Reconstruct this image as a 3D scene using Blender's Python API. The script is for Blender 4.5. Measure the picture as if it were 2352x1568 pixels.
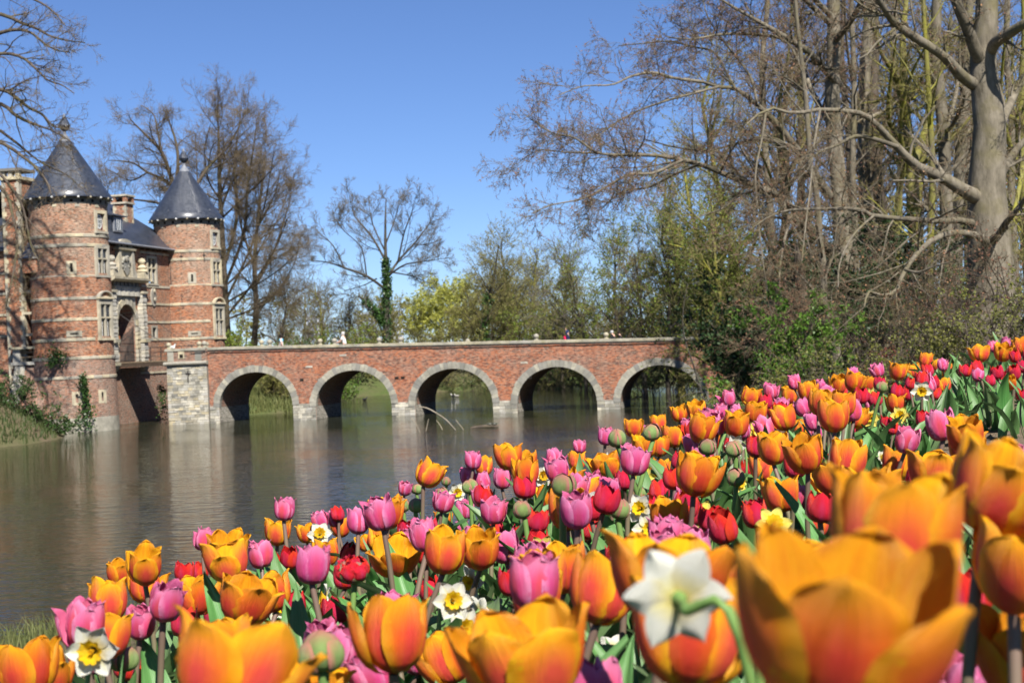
import bpy, math, random
import numpy as np
from mathutils import Vector, Matrix, Euler

for _o in list(bpy.data.objects):
    bpy.data.objects.remove(_o, do_unlink=True)
SC = bpy.context.scene
COL = SC.collection

# ------------------------------------------------------------------ camera
EYE = np.array((0.0, 0.0, 4.2))          # metres above the moat water (z = 0)
FPX = 3488.0                             # focal length in units of a 2352 px wide frame
ROLL, PITCH = math.atan(0.0434), 0.0027
_f = np.array((0, math.cos(PITCH), math.sin(PITCH)))
_u0 = np.array((0, -math.sin(PITCH), math.cos(PITCH)))
_r0 = np.array((1.0, 0, 0))
_r = math.cos(ROLL) * _r0 - math.sin(ROLL) * _u0
_u = math.sin(ROLL) * _r0 + math.cos(ROLL) * _u0
cam_data = bpy.data.cameras.new('camera')
cam_data.sensor_width = 23.6
cam_data.lens = 23.6 * FPX / 2352.0
cam_data.clip_start, cam_data.clip_end = 0.05, 5000
cam_data.dof.use_dof = True
cam_data.dof.focus_distance = 5.0
cam_data.dof.aperture_fstop = 6.8
cam = bpy.data.objects.new('camera', cam_data)
COL.objects.link(cam)
cam.matrix_world = Matrix(((_r[0], _u[0], -_f[0], EYE[0]), (_r[1], _u[1], -_f[1], EYE[1]),
                           (_r[2], _u[2], -_f[2], EYE[2]), (0, 0, 0, 1)))
SC.camera = cam

# ------------------------------------------------------------------ daylight
SUN_AZ, SUN_EL = math.radians(20.0), math.radians(46.0)   # behind the camera, to its right
world = bpy.data.worlds.new('World')
SC.world = world
world.use_nodes = True
_wn = world.node_tree
_bg = _wn.nodes['Background']
_sky = _wn.nodes.new('ShaderNodeTexSky')
_sky.sky_type = 'NISHITA'
_sky.sun_disc = False
_sky.sun_elevation = SUN_EL
_sky.sun_rotation = math.pi - SUN_AZ
_sky.altitude = 2500
_sky.air_density = 1.0
_sky.dust_density = 0.0
_sky.ozone_density = 2.0
_tint = _wn.nodes.new('ShaderNodeMix')               # the deep clear blue of the day, all round the sky
_tint.data_type, _tint.blend_type = 'RGBA', 'MULTIPLY'
_tint.inputs[0].default_value = 1.0
_tint.inputs[7].default_value = (0.645, 0.78, 1.05, 1)
_wn.links.new(_sky.outputs[0], _tint.inputs[6])
_wn.links.new(_tint.outputs[2], _bg.inputs[0])
_bg.inputs[1].default_value = 0.054
sun_data = bpy.data.lights.new('sun', 'SUN')
sun_data.energy = 4.6
sun_data.angle = math.radians(0.53)
sun_data.color = (1.0, 0.955, 0.88)
sun = bpy.data.objects.new('sun', sun_data)
COL.objects.link(sun)
_sd = Vector((math.sin(SUN_AZ) * math.cos(SUN_EL), -math.cos(SUN_AZ) * math.cos(SUN_EL), math.sin(SUN_EL)))
sun.rotation_euler = _sd.to_track_quat('Z', 'Y').to_euler()
sun.location = (20, -40, 60)
SC.view_settings.view_transform = 'Standard'
SC.view_settings.look = 'None'
SC.view_settings.gamma = 1.0
SC.view_settings.use_curve_mapping = False
SC.view_settings.exposure = 1.12
SC.cycles.use_denoising = True
SC.cycles.max_bounces = 8
SC.cycles.transparent_max_bounces = 12
SC.cycles.sample_clamp_indirect = 6.0

# ------------------------------------------------------------------ helpers
def raydir(x, y):
    d = _f + (x - 1176) / FPX * _r + (784 - y) / FPX * _u
    return d / d[1]
def P(x, y, d):
    """point seen at frame position (x, y) of a 2352 x 1568 frame, d metres ahead"""
    return EYE + raydir(x, y) * d
def atz(x, y, z):
    d = raydir(x, y)
    return EYE + d * ((z - EYE[2]) / d[2])
def proj(p):
    q = np.asarray(p, float) - EYE
    w = q @ _f
    return np.stack((1176 + FPX * (q @ _r) / w, 784 - FPX * (q @ _u) / w), -1)

def tag(o, label=None, cat=None, group=None, kind=None):
    if label: o['label'] = label
    if cat: o['category'] = cat
    if group: o['group'] = group
    if kind: o['kind'] = kind
    return o
def empty(name, loc=(0, 0, 0), rz=0.0):
    o = bpy.data.objects.new(name, None)
    o.empty_display_size = 0.1
    COL.objects.link(o)
    o.location = loc
    o.rotation_euler = (0, 0, rz)
    return o
def link(name, me, parent=None, loc=(0, 0, 0), rot=(0, 0, 0), scale=(1, 1, 1)):
    o = bpy.data.objects.new(name, me)
    COL.objects.link(o)
    o.parent = parent
    o.location = loc
    o.rotation_euler = rot
    o.scale = scale
    return o

def np_mesh(name, V, Q, mat, smooth=True, uv=None, tri=False):
    """mesh from arrays: V (n,3), Q (m,4) quads or (m,3) triangles, uv per loop (m*k,2)"""
    me = bpy.data.meshes.new(name)
    k = Q.shape[1]
    me.vertices.add(len(V))
    me.vertices.foreach_set('co', np.ascontiguousarray(V, np.float32).ravel())
    me.loops.add(Q.size)
    me.loops.foreach_set('vertex_index', np.ascontiguousarray(Q, np.int32).ravel())
    me.polygons.add(len(Q))
    me.polygons.foreach_set('loop_start', np.arange(0, Q.size, k, dtype=np.int32))
    if smooth:
        me.polygons.foreach_set('use_smooth', np.ones(len(Q), bool))
    if uv is not None:
        l = me.uv_layers.new(name='UVMap')
        l.data.foreach_set('uv', np.ascontiguousarray(uv, np.float32).ravel())
    me.update(calc_edges=True)
    if mat: me.materials.append(mat)
    return me

class MB:
    """collects faces of one mesh; uv optional per face"""
    def __init__(s): s.v, s.f, s.uv = [], [], []
    def face(s, pts, uv=None):
        n = len(s.v); s.v += [tuple(p) for p in pts]
        s.f.append(tuple(range(n, n + len(pts))))
        s.uv += list(uv) if uv else [(p[0], p[2]) for p in pts]
    def box(s, x0, x1, y0, y1, z0, z1):
        p = [(x0,y0,z0),(x1,y0,z0),(x1,y1,z0),(x0,y1,z0),(x0,y0,z1),(x1,y0,z1),(x1,y1,z1),(x0,y1,z1)]
        for a in ((0,3,2,1),(4,5,6,7),(0,1,5,4),(1,2,6,5),(2,3,7,6),(3,0,4,7)):
            q = [p[i] for i in a]
            if a in ((0,3,2,1),(4,5,6,7)): uv = [(t[0], t[1]) for t in q]
            elif a in ((1,2,6,5),(3,0,4,7)): uv = [(t[1], t[2]) for t in q]
            else: uv = [(t[0], t[2]) for t in q]
            s.face(q, uv)
        return s
    def prism(s, poly, a0, a1, axis='y', caps=True):
        """extrude 2-D polygon; axis 'y': poly in x,z; 'z': poly in x,y; 'x': poly in y,z"""
        mk = {'y': lambda p, a: (p[0], a, p[1]), 'z': lambda p, a: (p[0], p[1], a), 'x': lambda p, a: (a, p[0], p[1])}[axis]
        n = len(poly); acc = 0
        for i in range(n):
            p, q = poly[i], poly[(i + 1) % n]
            L = math.dist(p, q)
            s.face([mk(p, a0), mk(q, a0), mk(q, a1), mk(p, a1)], [(acc, a0), (acc + L, a0), (acc + L, a1), (acc, a1)])
            acc += L
        if caps:
            s.face([mk(p, a0) for p in poly][::-1], [p for p in poly][::-1])
            s.face([mk(p, a1) for p in poly], [p for p in poly])
        return s
    def lathe(s, prof, n=24, a0=0.0, a1=2 * math.pi, c=(0, 0), uvr=None):
        """revolve profile [(r, z)] about z; uv = arc length, height"""
        for i in range(n):
            b0 = a0 + (a1 - a0) * i / n; b1 = a0 + (a1 - a0) * (i + 1) / n
            for (r0, z0), (r1, z1) in zip(prof, prof[1:]):
                R = uvr or max(r0, r1, 1e-3)
                pts = [(c[0] + r0*math.cos(b0), c[1] + r0*math.sin(b0), z0), (c[0] + r0*math.cos(b1), c[1] + r0*math.sin(b1), z0),
                       (c[0] + r1*math.cos(b1), c[1] + r1*math.sin(b1), z1), (c[0] + r1*math.cos(b0), c[1] + r1*math.sin(b0), z1)]
                uv = [(b0*R, z0), (b1*R, z0), (b1*R, z1), (b0*R, z1)]
                if r0 < 1e-4: pts, uv = [pts[0], pts[2], pts[3]], [uv[0], uv[2], uv[3]]
                elif r1 < 1e-4: pts, uv = pts[:3], uv[:3]
                s.face(pts, uv)
        return s
    def tube(s, pts, rad, n=6):
        V, Q = tubes(np.array([pts], float), np.array([rad if hasattr(rad, '__len__') else [rad] * len(pts)], float), n)
        b = len(s.v); s.v += [tuple(x) for x in V]
        for q in Q:
            s.f.append(tuple(int(i) + b for i in q)); s.uv += [(0, 0)] * 4
        return s
    def mesh(s, name, mat, smooth=False, weld=False):
        me = bpy.data.meshes.new(name)
        if weld:
            key, rv, mp = {}, [], []
            for p in s.v:
                k = (round(p[0], 4), round(p[1], 4), round(p[2], 4))
                if k not in key: key[k] = len(rv); rv.append(p)
                mp.append(key[k])
            ff, uu, j = [], [], 0
            for f in s.f:
                g = [mp[i] for i in f]; u = s.uv[j:j + len(f)]; j += len(f)
                kk = [i for i in range(len(g)) if g[i] != g[i - 1]]
                if len(kk) < 3: continue
                ff.append([g[i] for i in kk]); uu += [u[i] for i in kk]
            me.from_pydata(rv, [], ff); uvs = uu
        else:
            me.from_pydata(s.v, [], s.f); uvs = s.uv
        l = me.uv_layers.new(name='UVMap')
        l.data.foreach_set('uv', np.array(uvs, np.float32).ravel())
        if smooth: me.polygons.foreach_set('use_smooth', np.ones(len(me.polygons), bool))
        if mat: me.materials.append(mat)
        me.update()
        return me
    def build(s, name, mat, parent=None, smooth=False, weld=False, **k):
        return link(name, s.mesh(name, mat, smooth, weld), parent, **k)

def tubes(Pt, R, sides):
    """Pt (N,k,3) centre lines, R (N,k) radii -> verts, quads"""
    N, k, _ = Pt.shape
    T = np.gradient(Pt, axis=1)
    T /= np.linalg.norm(T, axis=2, keepdims=True) + 1e-9
    ref = np.where(np.abs(T[:, :1, 2:3]) < 0.9, np.array([0, 0, 1.0]), np.array([1.0, 0, 0]))
    A = np.cross(T, ref); A /= np.linalg.norm(A, axis=2, keepdims=True) + 1e-9
    B = np.cross(T, A)
    a = np.arange(sides) * 2 * math.pi / sides
    V = Pt[:, :, None] + R[:, :, None, None] * (A[:, :, None] * np.cos(a)[None, None, :, None] + B[:, :, None] * np.sin(a)[None, None, :, None])
    idx = np.arange(N * k * sides).reshape(N, k, sides)
    nx = np.roll(idx, -1, axis=2)
    Q = np.stack((idx[:, :-1], nx[:, :-1], nx[:, 1:], idx[:, 1:]), -1).reshape(-1, 4)
    return V.reshape(-1, 3), Q

# ------------------------------------------------------------------ materials
MATS = {}
class NT:
    def __init__(s, name):
        s.m = bpy.data.materials.new(name); s.m.use_nodes = True
        s.t = s.m.node_tree; s.t.nodes.clear()
        s.out = s.n('ShaderNodeOutputMaterial')
        MATS[name] = s.m
    def n(s, kind, **k):
        q = s.t.nodes.new(kind)
        for a, b in k.items(): setattr(q, a, b)
        return q
    def l(s, a, b): s.t.links.new(a, b)
    def val(s, sock, v):
        if isinstance(v, (int, float)): sock.default_value = v
        elif isinstance(v, tuple): sock.default_value = v if len(v) == len(sock.default_value) else v + (1.0,)
        else: s.l(v, sock)
    def coord(s, kind='Object', scale=(1, 1, 1), rot=(0, 0, 0)):
        c = s.n('ShaderNodeTexCoord'); m = s.n('ShaderNodeMapping')
        m.inputs['Scale'].default_value = scale; m.inputs['Rotation'].default_value = rot
        s.l(c.outputs[kind], m.inputs['Vector'])
        return m.outputs[0]
    def noise(s, vec, scale, detail=4, rough=0.55, dist=0.0):
        q = s.n('ShaderNodeTexNoise'); q.inputs['Scale'].default_value = scale
        q.inputs['Detail'].default_value = detail; q.inputs['Roughness'].default_value = rough
        q.inputs['Distortion'].default_value = dist
        if vec is not None: s.l(vec, q.inputs['Vector'])
        return q.outputs[0]
    def ramp(s, fac, stops, interp='LINEAR'):
        q = s.n('ShaderNodeValToRGB'); e = q.color_ramp.elements; q.color_ramp.interpolation = interp
        while len(e) < len(stops): e.new(0.5)
        for i, (p, c) in enumerate(stops):
            e[i].position = p
            e[i].color = (c, c, c, 1) if isinstance(c, (int, float)) else tuple(c) + (1.0,) * (4 - len(c))
        s.l(fac, q.inputs[0]); return q.outputs[0]
    def mix(s, fac, a, b, mode='MIX'):
        q = s.n('ShaderNodeMix', data_type='RGBA', blend_type=mode)
        s.val(q.inputs[0], fac); s.val(q.inputs[6], a); s.val(q.inputs[7], b)
        return q.outputs[2]
    def math(s, op, a, b=0.0, clamp=False):
        q = s.n('ShaderNodeMath', operation=op, use_clamp=clamp)
        s.val(q.inputs[0], a); s.val(q.inputs[1], b); return q.outputs[0]
    def rand(s): return s.n('ShaderNodeObjectInfo').outputs['Random']
    def hsv(s, col, h=0.5, sat=1.0, v=1.0):
        q = s.n('ShaderNodeHueSaturation')
        s.val(q.inputs['Hue'], h); s.val(q.inputs['Saturation'], sat); s.val(q.inputs['Value'], v); s.val(q.inputs['Color'], col)
        return q.outputs[0]
    def bump(s, h, strength=0.3, dist=0.02):
        q = s.n('ShaderNodeBump'); q.inputs['Strength'].default_value = strength; q.inputs['Distance'].default_value = dist
        s.l(h, q.inputs['Height']); return q.outputs[0]
    def pbr(s, col, rough=0.8, spec=0.3, normal=None, metal=0.0):
        q = s.n('ShaderNodeBsdfPrincipled')
        s.val(q.inputs['Base Color'], col); s.val(q.inputs['Roughness'], rough)
        s.val(q.inputs['Specular IOR Level'], spec); s.val(q.inputs['Metallic'], metal)
        if normal is not None: s.l(normal, q.inputs['Normal'])
        return q.outputs[0]
    def leafy(s, col, trans=0.3, rough=0.5, spec=0.3, normal=None, tcol=None):
        b = s.pbr(col, rough, spec, normal); t = s.n('ShaderNodeBsdfTranslucent'); s.val(t.inputs[0], tcol if tcol is not None else col)
        x = s.n('ShaderNodeMixShader'); x.inputs[0].default_value = trans
        s.l(b, x.inputs[1]); s.l(t.outputs[0], x.inputs[2]); return x.outputs[0]
    def done(s, sh): s.l(sh, s.out.inputs[0]); return s.m

def simple(name, col, rough=0.7, spec=0.3, var=0.25, scale=6.0, bump=0.0, metal=0.0):
    t = NT(name); v = t.coord('Object')
    nz = t.noise(v, scale, 5)
    c = t.mix(t.ramp(nz, [(0.3, 0.0), (0.7, 1.0)]), tuple(x * (1 - var) for x in col), tuple(min(1, x * (1 + var)) for x in col))
    return t.done(t.pbr(c, rough, spec, t.bump(nz, bump, 0.02) if bump else None, metal))

def brick_mat(name, c1, c2, c3, mortar, mort_amt=0.012, scale=1.0, dark=(0.10, 0.05, 0.035), wear=0.5, diaper=0.0):
    """coursed brick in UV metres: brick 0.2 x 0.065"""
    t = NT(name)
    uv = t.coord('UV')
    b = t.n('ShaderNodeTexBrick', offset=0.5, squash=1.0)
    t.l(uv, b.inputs['Vector'])
    b.inputs['Scale'].default_value = 1.0
    b.inputs['Brick Width'].default_value = 0.21 * scale
    b.inputs['Row Height'].default_value = 0.068 * scale
    b.inputs['Mortar Size'].default_value = mort_amt
    b.inputs['Mortar Smooth'].default_value = 0.25
    b.inputs['Bias'].default_value = 0.0
    b.inputs['Color1'].default_value = (0, 0, 0, 1); b.inputs['Color2'].default_value = (1, 1, 1, 1); b.inputs['Mortar'].default_value = (0.5, 0.5, 0.5, 1)
    col = t.ramp(b.outputs['Color'], [(0.0, dark), (0.22, c1), (0.55, c2), (1.0, c3)])
    big = t.noise(uv, 0.55, 5, 0.6)
    col = t.mix(t.ramp(big, [(0.42, 0.0), (0.66, 0.8)]), col, t.hsv(col, 0.5, 0.62, 0.62))
    mid = t.noise(uv, 2.3, 4, 0.6)
    col = t.mix(t.ramp(mid, [(0.5, 0.0), (0.72, 0.55)]), col, tuple(x * 1.25 for x in c3))
    strk = t.noise(t.coord('UV', (3.0, 0.25, 1)), 1.0, 4, 0.6)
    col = t.mix(t.ramp(strk, [(0.55, 0.0), (0.8, wear)]), col, (0.09, 0.075, 0.06))
    eff = t.noise(uv, 1.1, 6, 0.7)
    mcol = t.mix(t.ramp(eff, [(0.35, 0.0), (0.65, 1.0)]), tuple(x * 0.55 for x in mortar), mortar)
    col = t.mix(b.outputs['Fac'], col, mcol)
    cs = t.noise(t.coord('UV', (4.2, 14.0, 1)), 1.0, 2, 0.5)                    # course-long runs of pale pointing and dark burnt bricks
    col = t.mix(t.ramp(cs, [(0.56, 0.0), (0.67, 0.6)]), col, mortar)
    col = t.mix(t.ramp(cs, [(0.34, 0.85), (0.45, 0.0)]), col, dark)
    # old whitish salts and re-pointing
    pt = t.noise(uv, 5.0, 3, 0.7)
    col = t.mix(t.ramp(pt, [(0.62, 0.0), (0.78, 0.5)]), col, mortar)
    hgt = t.math('SUBTRACT', t.math('MULTIPLY', pt, 0.6), b.outputs['Fac'])
    return t.done(t.pbr(col, 0.9, 0.15, t.bump(hgt, 0.6, 0.015)))

def stone_mat(name, col, stain=(0.12, 0.115, 0.09), rnd=0.25, moss=0.0):
    t = NT(name); v = t.coord('Object')
    n1 = t.noise(v, 1.3, 6, 0.65); n2 = t.noise(v, 9.0, 5, 0.6)
    c = t.hsv(tuple(col), 0.5, t.math('ADD', t.math('MULTIPLY', t.rand(), 0.8), 0.6), t.math('ADD', t.math('MULTIPLY', t.rand(), rnd * 2), 1 - rnd))
    c = t.mix(t.ramp(n1, [(0.4, 0.0), (0.75, 0.85)]), c, stain)
    c = t.mix(t.ramp(n2, [(0.35, 0.45), (0.6, 0.0)]), c, tuple(x * 0.6 for x in col))
    if moss:
        n3 = t.noise(v, 2.7, 5, 0.7)
        c = t.mix(t.ramp(n3, [(0.62 - moss * 0.2, 0.0), (0.72, moss)]), c, (0.17, 0.15, 0.04))
    return t.done(t.pbr(c, 0.9, 0.15, t.bump(n2, 0.5, 0.02)))

M_brick = brick_mat('castle_brick', (0.20, 0.055, 0.026), (0.31, 0.088, 0.035), (0.44, 0.14, 0.048), (0.40, 0.31, 0.22), 0.011, dark=(0.07, 0.038, 0.03), wear=0.5)
M_brickdiaper = brick_mat('diaper_brick', (0.19, 0.055, 0.028), (0.31, 0.09, 0.036), (0.44, 0.145, 0.05), (0.44, 0.35, 0.26), 0.017, dark=(0.05, 0.035, 0.03), wear=0.45)
M_brickbridge = brick_mat('bridge_brick', (0.20, 0.06, 0.034), (0.31, 0.086, 0.038), (0.45, 0.13, 0.046), (0.38, 0.30, 0.22), 0.010, dark=(0.08, 0.045, 0.038), wear=0.5)
M_brickold = brick_mat('damp_shade_brick', (0.20, 0.09, 0.06), (0.29, 0.11, 0.065), (0.33, 0.14, 0.08), (0.34, 0.29, 0.23), 0.012, dark=(0.08, 0.06, 0.05), wear=0.6)  # damp wall feet; in the gate passage it paints in the shade
M_stone = stone_mat('sandstone', (0.46, 0.41, 0.31))
M_stonegrey = stone_mat('grey_stone', (0.31, 0.295, 0.25), rnd=0.34)
M_stonepale = stone_mat('pale_stone', (0.50, 0.47, 0.40), rnd=0.25)
M_coping = stone_mat('mossy_coping', (0.36, 0.33, 0.26), moss=0.55, rnd=0.15)
M_stonedark = stone_mat('dark_stone', (0.22, 0.20, 0.17))
M_slate = None
_t = NT('slate')
_uv = _t.coord('UV')
_b = _t.n('ShaderNodeTexBrick', offset=0.5)
_t.l(_uv, _b.inputs['Vector']); _b.inputs['Scale'].default_value = 1.0
_b.inputs['Brick Width'].default_value = 0.24; _b.inputs['Row Height'].default_value = 0.14
_b.inputs['Mortar Size'].default_value = 0.008; _b.inputs['Color1'].default_value = (0, 0, 0, 1); _b.inputs['Color2'].default_value = (1, 1, 1, 1)
_c = _t.ramp(_b.outputs['Color'], [(0, (0.020, 0.026, 0.040)), (1, (0.038, 0.046, 0.066))])
_c = _t.mix(_t.ramp(_t.noise(_uv, 0.8, 5), [(0.45, 0.0), (0.8, 0.3)]), _c, (0.08, 0.085, 0.09))
_c = _t.mix(_b.outputs['Fac'], _c, (0.03, 0.03, 0.035))
_rg = _t.ramp(_b.outputs['Color'], [(0, 0.30), (1, 0.42)])
M_slate = _t.done(_t.pbr(_c, _rg, 0.5, _t.bump(_t.math('MULTIPLY', _b.outputs['Fac'], -1.0), 0.4, 0.01)))
M_lead = simple('lead', (0.17, 0.18, 0.20), 0.5, 0.4, 0.2)
M_iron = simple('wrought_iron', (0.035, 0.03, 0.028), 0.6, 0.4)
M_wood = simple('weathered_timber', (0.16, 0.12, 0.08), 0.85, 0.2, 0.3)
M_darkwood = simple('dark_timber', (0.05, 0.035, 0.025), 0.8, 0.2)
M_redwood = simple('oxblood_paint', (0.12, 0.02, 0.025), 0.6, 0.3)
M_whitepaint = simple('white_paint', (0.62, 0.62, 0.60), 0.6, 0.3, 0.1)
_t = NT('window_glass')
_g = _t.noise(_t.coord('Object'), 3.0, 3)
M_glass = _t.done(_t.pbr(_t.ramp(_g, [(0.3, (0.015, 0.02, 0.028)), (0.7, (0.05, 0.06, 0.075))]), 0.08, 0.6))
M_dark = simple('dark_interior', (0.02, 0.017, 0.015), 0.95, 0.1)
# ------------------------------------------------------------------ terrain, water
def seg_dist(X, Y, poly):
    """signed distance to a closed polygon, positive inside"""
    poly = np.array(poly, float); q = np.roll(poly, -1, axis=0)
    best = np.full(X.shape, 1e9); inside = np.zeros(X.shape, bool)
    for (ax, ay), (bx, by) in zip(poly, q):
        dx, dy = bx - ax, by - ay
        t = np.clip(((X - ax) * dx + (Y - ay) * dy) / (dx * dx + dy * dy + 1e-9), 0, 1)
        best = np.minimum(best, np.hypot(X - ax - t * dx, Y - ay - t * dy))
        c = ((ay > Y) != (by > Y)) & (X < dx * (Y - ay) / (dy + (dy == 0) * 1e-9) + ax)
        inside ^= c
    return np.where(inside, best, -best)
NEAR = [(-400, -200), (-400, -20), (-60, 2), (-22, 13), (-9.5, 20.5), (-7.0, 23), (-3.5, 28), (2, 40), (8, 58), (11.5, 78), (12.6, 90), (13.2, 100), (15, 122), (24, 140), (60, 148), (900, 200), (900, -200)]
FAR = [(-900, 116), (-24, 114), (-20, 110.2), (-16.2, 111.5), (-14.8, 116), (-16.5, 128), (-14.5, 143), (-6, 148.5), (8, 146), (18, 149), (40, 151), (900, 210), (900, 2600), (-900, 2600)]
BANK = [(-400, 45), (-60, 62), (-34, 75.5), (-28.2, 79), (-26.4, 82), (-26.0, 86), (-27.2, 91.5), (-30.5, 96), (-60, 112), (-400, 118)]
def wob(X, Y, s, a=0.0):
    return np.sin(X * s + 1.3 + a) * np.cos(Y * s * 0.83 + 0.7 * a) + 0.5 * np.sin(X * s * 2.3 + Y * s * 1.7 + a)
def bed_plane(X, Y):
    Xc = np.minimum(X, 3.0)
    return 3.45 + 0.15 * np.where(X < -1.0, -1 + (X + 1) * 0.4, Xc) + 0.10 * np.exp(-(Y / 1.1) ** 2)
UPPER = BED_EDGE = [(-1.25, -3.0), (-1.2, 0.4), (-1.05, 1.6), (-0.93, 2.5), (-0.8, 3.95), (-0.15, 4.7), (0.7, 6.05), (1.35, 7.1), (1.95, 8.05), (3.1, 9.8), (4.8, 12.2),
         (6.5, 17), (9.5, 30), (13, 50), (15.5, 72), (17, 92), (18, 110), (24, 133), (60, 143), (900, 190), (900, -200), (-400, -200), (-400, -60)]
def ground_z(X, Y):
    X = np.asarray(X, float); Y = np.asarray(Y, float)
    dn, df, db = seg_dist(X, Y, NEAR), seg_dist(X, Y, FAR), seg_dist(X, Y, BANK)
    du = np.maximum(-seg_dist(X, Y, UPPER), 0)
    near_top = bed_plane(X, Y) + np.clip((Y - 12) / 60, 0, 1) * wob(X, Y, 0.11) * 0.2
    near_top = near_top - 0.5 * np.minimum(du, 2.2) - 0.13 * np.maximum(du - 2.2, 0)
    hn = np.where(dn > 0, np.minimum(near_top, -0.05 + 0.26 * dn + 0.5 * np.clip(dn, 0, 3) * (X > 6)), np.maximum(dn * 0.35, -1.5))
    hf = np.where(df > 0, np.minimum(2.2 + 0.3 * wob(X, Y, 0.07), -0.05 + 0.45 * df), np.maximum(df * 0.35, -1.5))
    hb = np.where(db > 0, np.minimum(3.7 + 0.25 * wob(X, Y, 0.3), -0.05 + 0.75 * db), np.maximum(db * 0.35, -1.5))
    return np.maximum(np.maximum(hn, hf), hb)
def axis(a, b, n, c, k):
    t = np.linspace(-1, 1, n)
    w = np.sinh(k * t) / np.sinh(k)
    return np.where(w < 0, c + (c - a) * w, c + (b - c) * w)
_gx = np.unique(np.concatenate([np.linspace(-2.2, 5.5, 30), np.linspace(-40, 30, 72), axis(-900, 900, 60, 0, 5.0)]))
_gy = np.unique(np.concatenate([np.linspace(0, 13, 48), np.linspace(13, 160, 130), axis(-190, 2400, 44, 10, 4.5)]))
GX, GY = np.meshgrid(_gx, _gy, indexing='ij')
GZ = ground_z(GX, GY)
_i = np.arange(GX.size).reshape(GX.shape)
_q = np.stack((_i[:-1, :-1], _i[1:, :-1], _i[1:, 1:], _i[:-1, 1:]), -1).reshape(-1, 4)
t = NT('ground_cover')
v = t.coord('Object')
n1, n2, n3 = t.noise(v, 0.35, 6, 0.65), t.noise(v, 3.0, 5, 0.6), t.noise(v, 40.0, 3, 0.6)
grass = t.mix(n2, (0.035, 0.075, 0.015), (0.085, 0.13, 0.03))
litter = t.mix(n2, (0.085, 0.06, 0.04), (0.19, 0.145, 0.095))
at = t.n('ShaderNodeAttribute', attribute_name='litter')
fac = t.math('ADD', at.outputs['Fac'], t.math('MULTIPLY', t.math('SUBTRACT', n1, 0.5), 1.6), True)
col = t.mix(fac, grass, litter)
col = t.mix(t.ramp(n3, [(0.35, 0.5), (0.6, 0.0)]), col, (0.03, 0.035, 0.015))
M_ground = t.done(t.pbr(col, 0.95, 0.1, t.bump(n3, 0.5, 0.05)))
_me = np_mesh('ground', np.stack((GX, GY, GZ), -1).reshape(-1, 3), _q, M_ground)
_lit = np.where(GY > 13, 0.72, 0.05); _lit = np.where(seg_dist(GX, GY, BANK) > 0, 0.75, _lit); _lit = np.where((seg_dist(GX, GY, FAR) > 0) & (GY < 150), 0.3, _lit)
_a = _me.attributes.new('litter', 'FLOAT', 'POINT'); _a.data.foreach_set('value', _lit.astype(np.float32).ravel())
tag(link('ground', _me), kind='structure')

# the moat
t = NT('moat_water')
v1 = t.coord('Object', (1.0, 2.4, 1.0), (0, 0, 0.12)); v2 = t.coord('Object', (1, 1.9, 1), (0, 0, -0.2)); v3 = t.coord('Object', (0.05, 0.09, 1))
r1 = t.noise(v1, 1.15, 2, 0.5, 0.5); r2 = t.noise(v2, 4.2, 2, 0.5, 0.3)
gust = t.ramp(t.noise(v3, 1.0, 3, 0.5), [(0.35, 0.25), (0.68, 1.0)])
h = t.math('MULTIPLY', t.math('ADD', t.math('MULTIPLY', r1, 0.9), t.math('MULTIPLY', r2, 0.30)), gust)
wb = t.n('ShaderNodeBump'); wb.inputs['Strength'].default_value = 1.0; wb.inputs['Distance'].default_value = 0.075
t.l(h, wb.inputs['Height'])
q = t.n('ShaderNodeBsdfPrincipled')
q.inputs['Base Color'].default_value = (0.026, 0.027, 0.013, 1); q.inputs['Roughness'].default_value = 0.03
q.inputs['IOR'].default_value = 1.17; q.inputs['Specular IOR Level'].default_value = 0.5
t.l(wb.outputs[0], q.inputs['Normal'])
M_water = t.done(q.outputs[0])
mb = MB(); mb.face([(-900, -100, 0), (900, -100, 0), (900, 700, 0), (-900, 700, 0)])
tag(mb.build('water', M_water), kind='structure')

# flower beds: dark crumbly soil sheet just above the ground
BED = [(-1.2, 0.4), (-1.0, 1.6), (-0.88, 2.5), (-0.74, 3.9), (-0.1, 4.6), (0.75, 5.95), (1.4, 7.0), (2.0, 7.95), (3.2, 9.7), (4.8, 11.8),
       (5.6, 10.9), (3.4, 7.8), (2.1, 6.0), (1.28, 4.9), (1.04, 4.2), (1.05, 3.0), (1.15, 1.5), (1.2, 0.4)]
t = NT('bed_soil')
v = t.coord('Object'); a, b = t.noise(v, 14, 6, 0.7), t.noise(v, 70, 4, 0.7)
col = t.mix(a, (0.10, 0.07, 0.045), (0.26, 0.20, 0.14))
M_soil = t.done(t.pbr(col, 0.95, 0.1, t.bump(t.math('ADD', a, t.math('MULTIPLY', b, 0.4)), 1.0, 0.03)))
sx, sy = np.meshgrid(np.arange(-1.4, 6.2, 0.12), np.arange(0.3, 12.4, 0.12), indexing='ij')
sd = seg_dist(sx, sy, BED)
rngs = np.random.default_rng(3)
sz = ground_z(sx, sy) + np.where(sd > -0.22, 0.012 + 0.02 * np.clip((sd + 0.22) / 0.3, 0, 1) + rngs.uniform(0, 0.012, sx.shape), -0.05)
_i = np.arange(sx.size).reshape(sx.shape)
_q = np.stack((_i[:-1, :-1], _i[1:, :-1], _i[1:, 1:], _i[:-1, 1:]), -1).reshape(-1, 4)
keep = (sd.ravel()[_q] > -0.4).all(1)
o = link('flower_bed_soil', np_mesh('flower_bed_soil', np.stack((sx, sy, sz), -1).reshape(-1, 3), _q[keep], M_soil))
tag(o, kind='structure')
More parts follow.
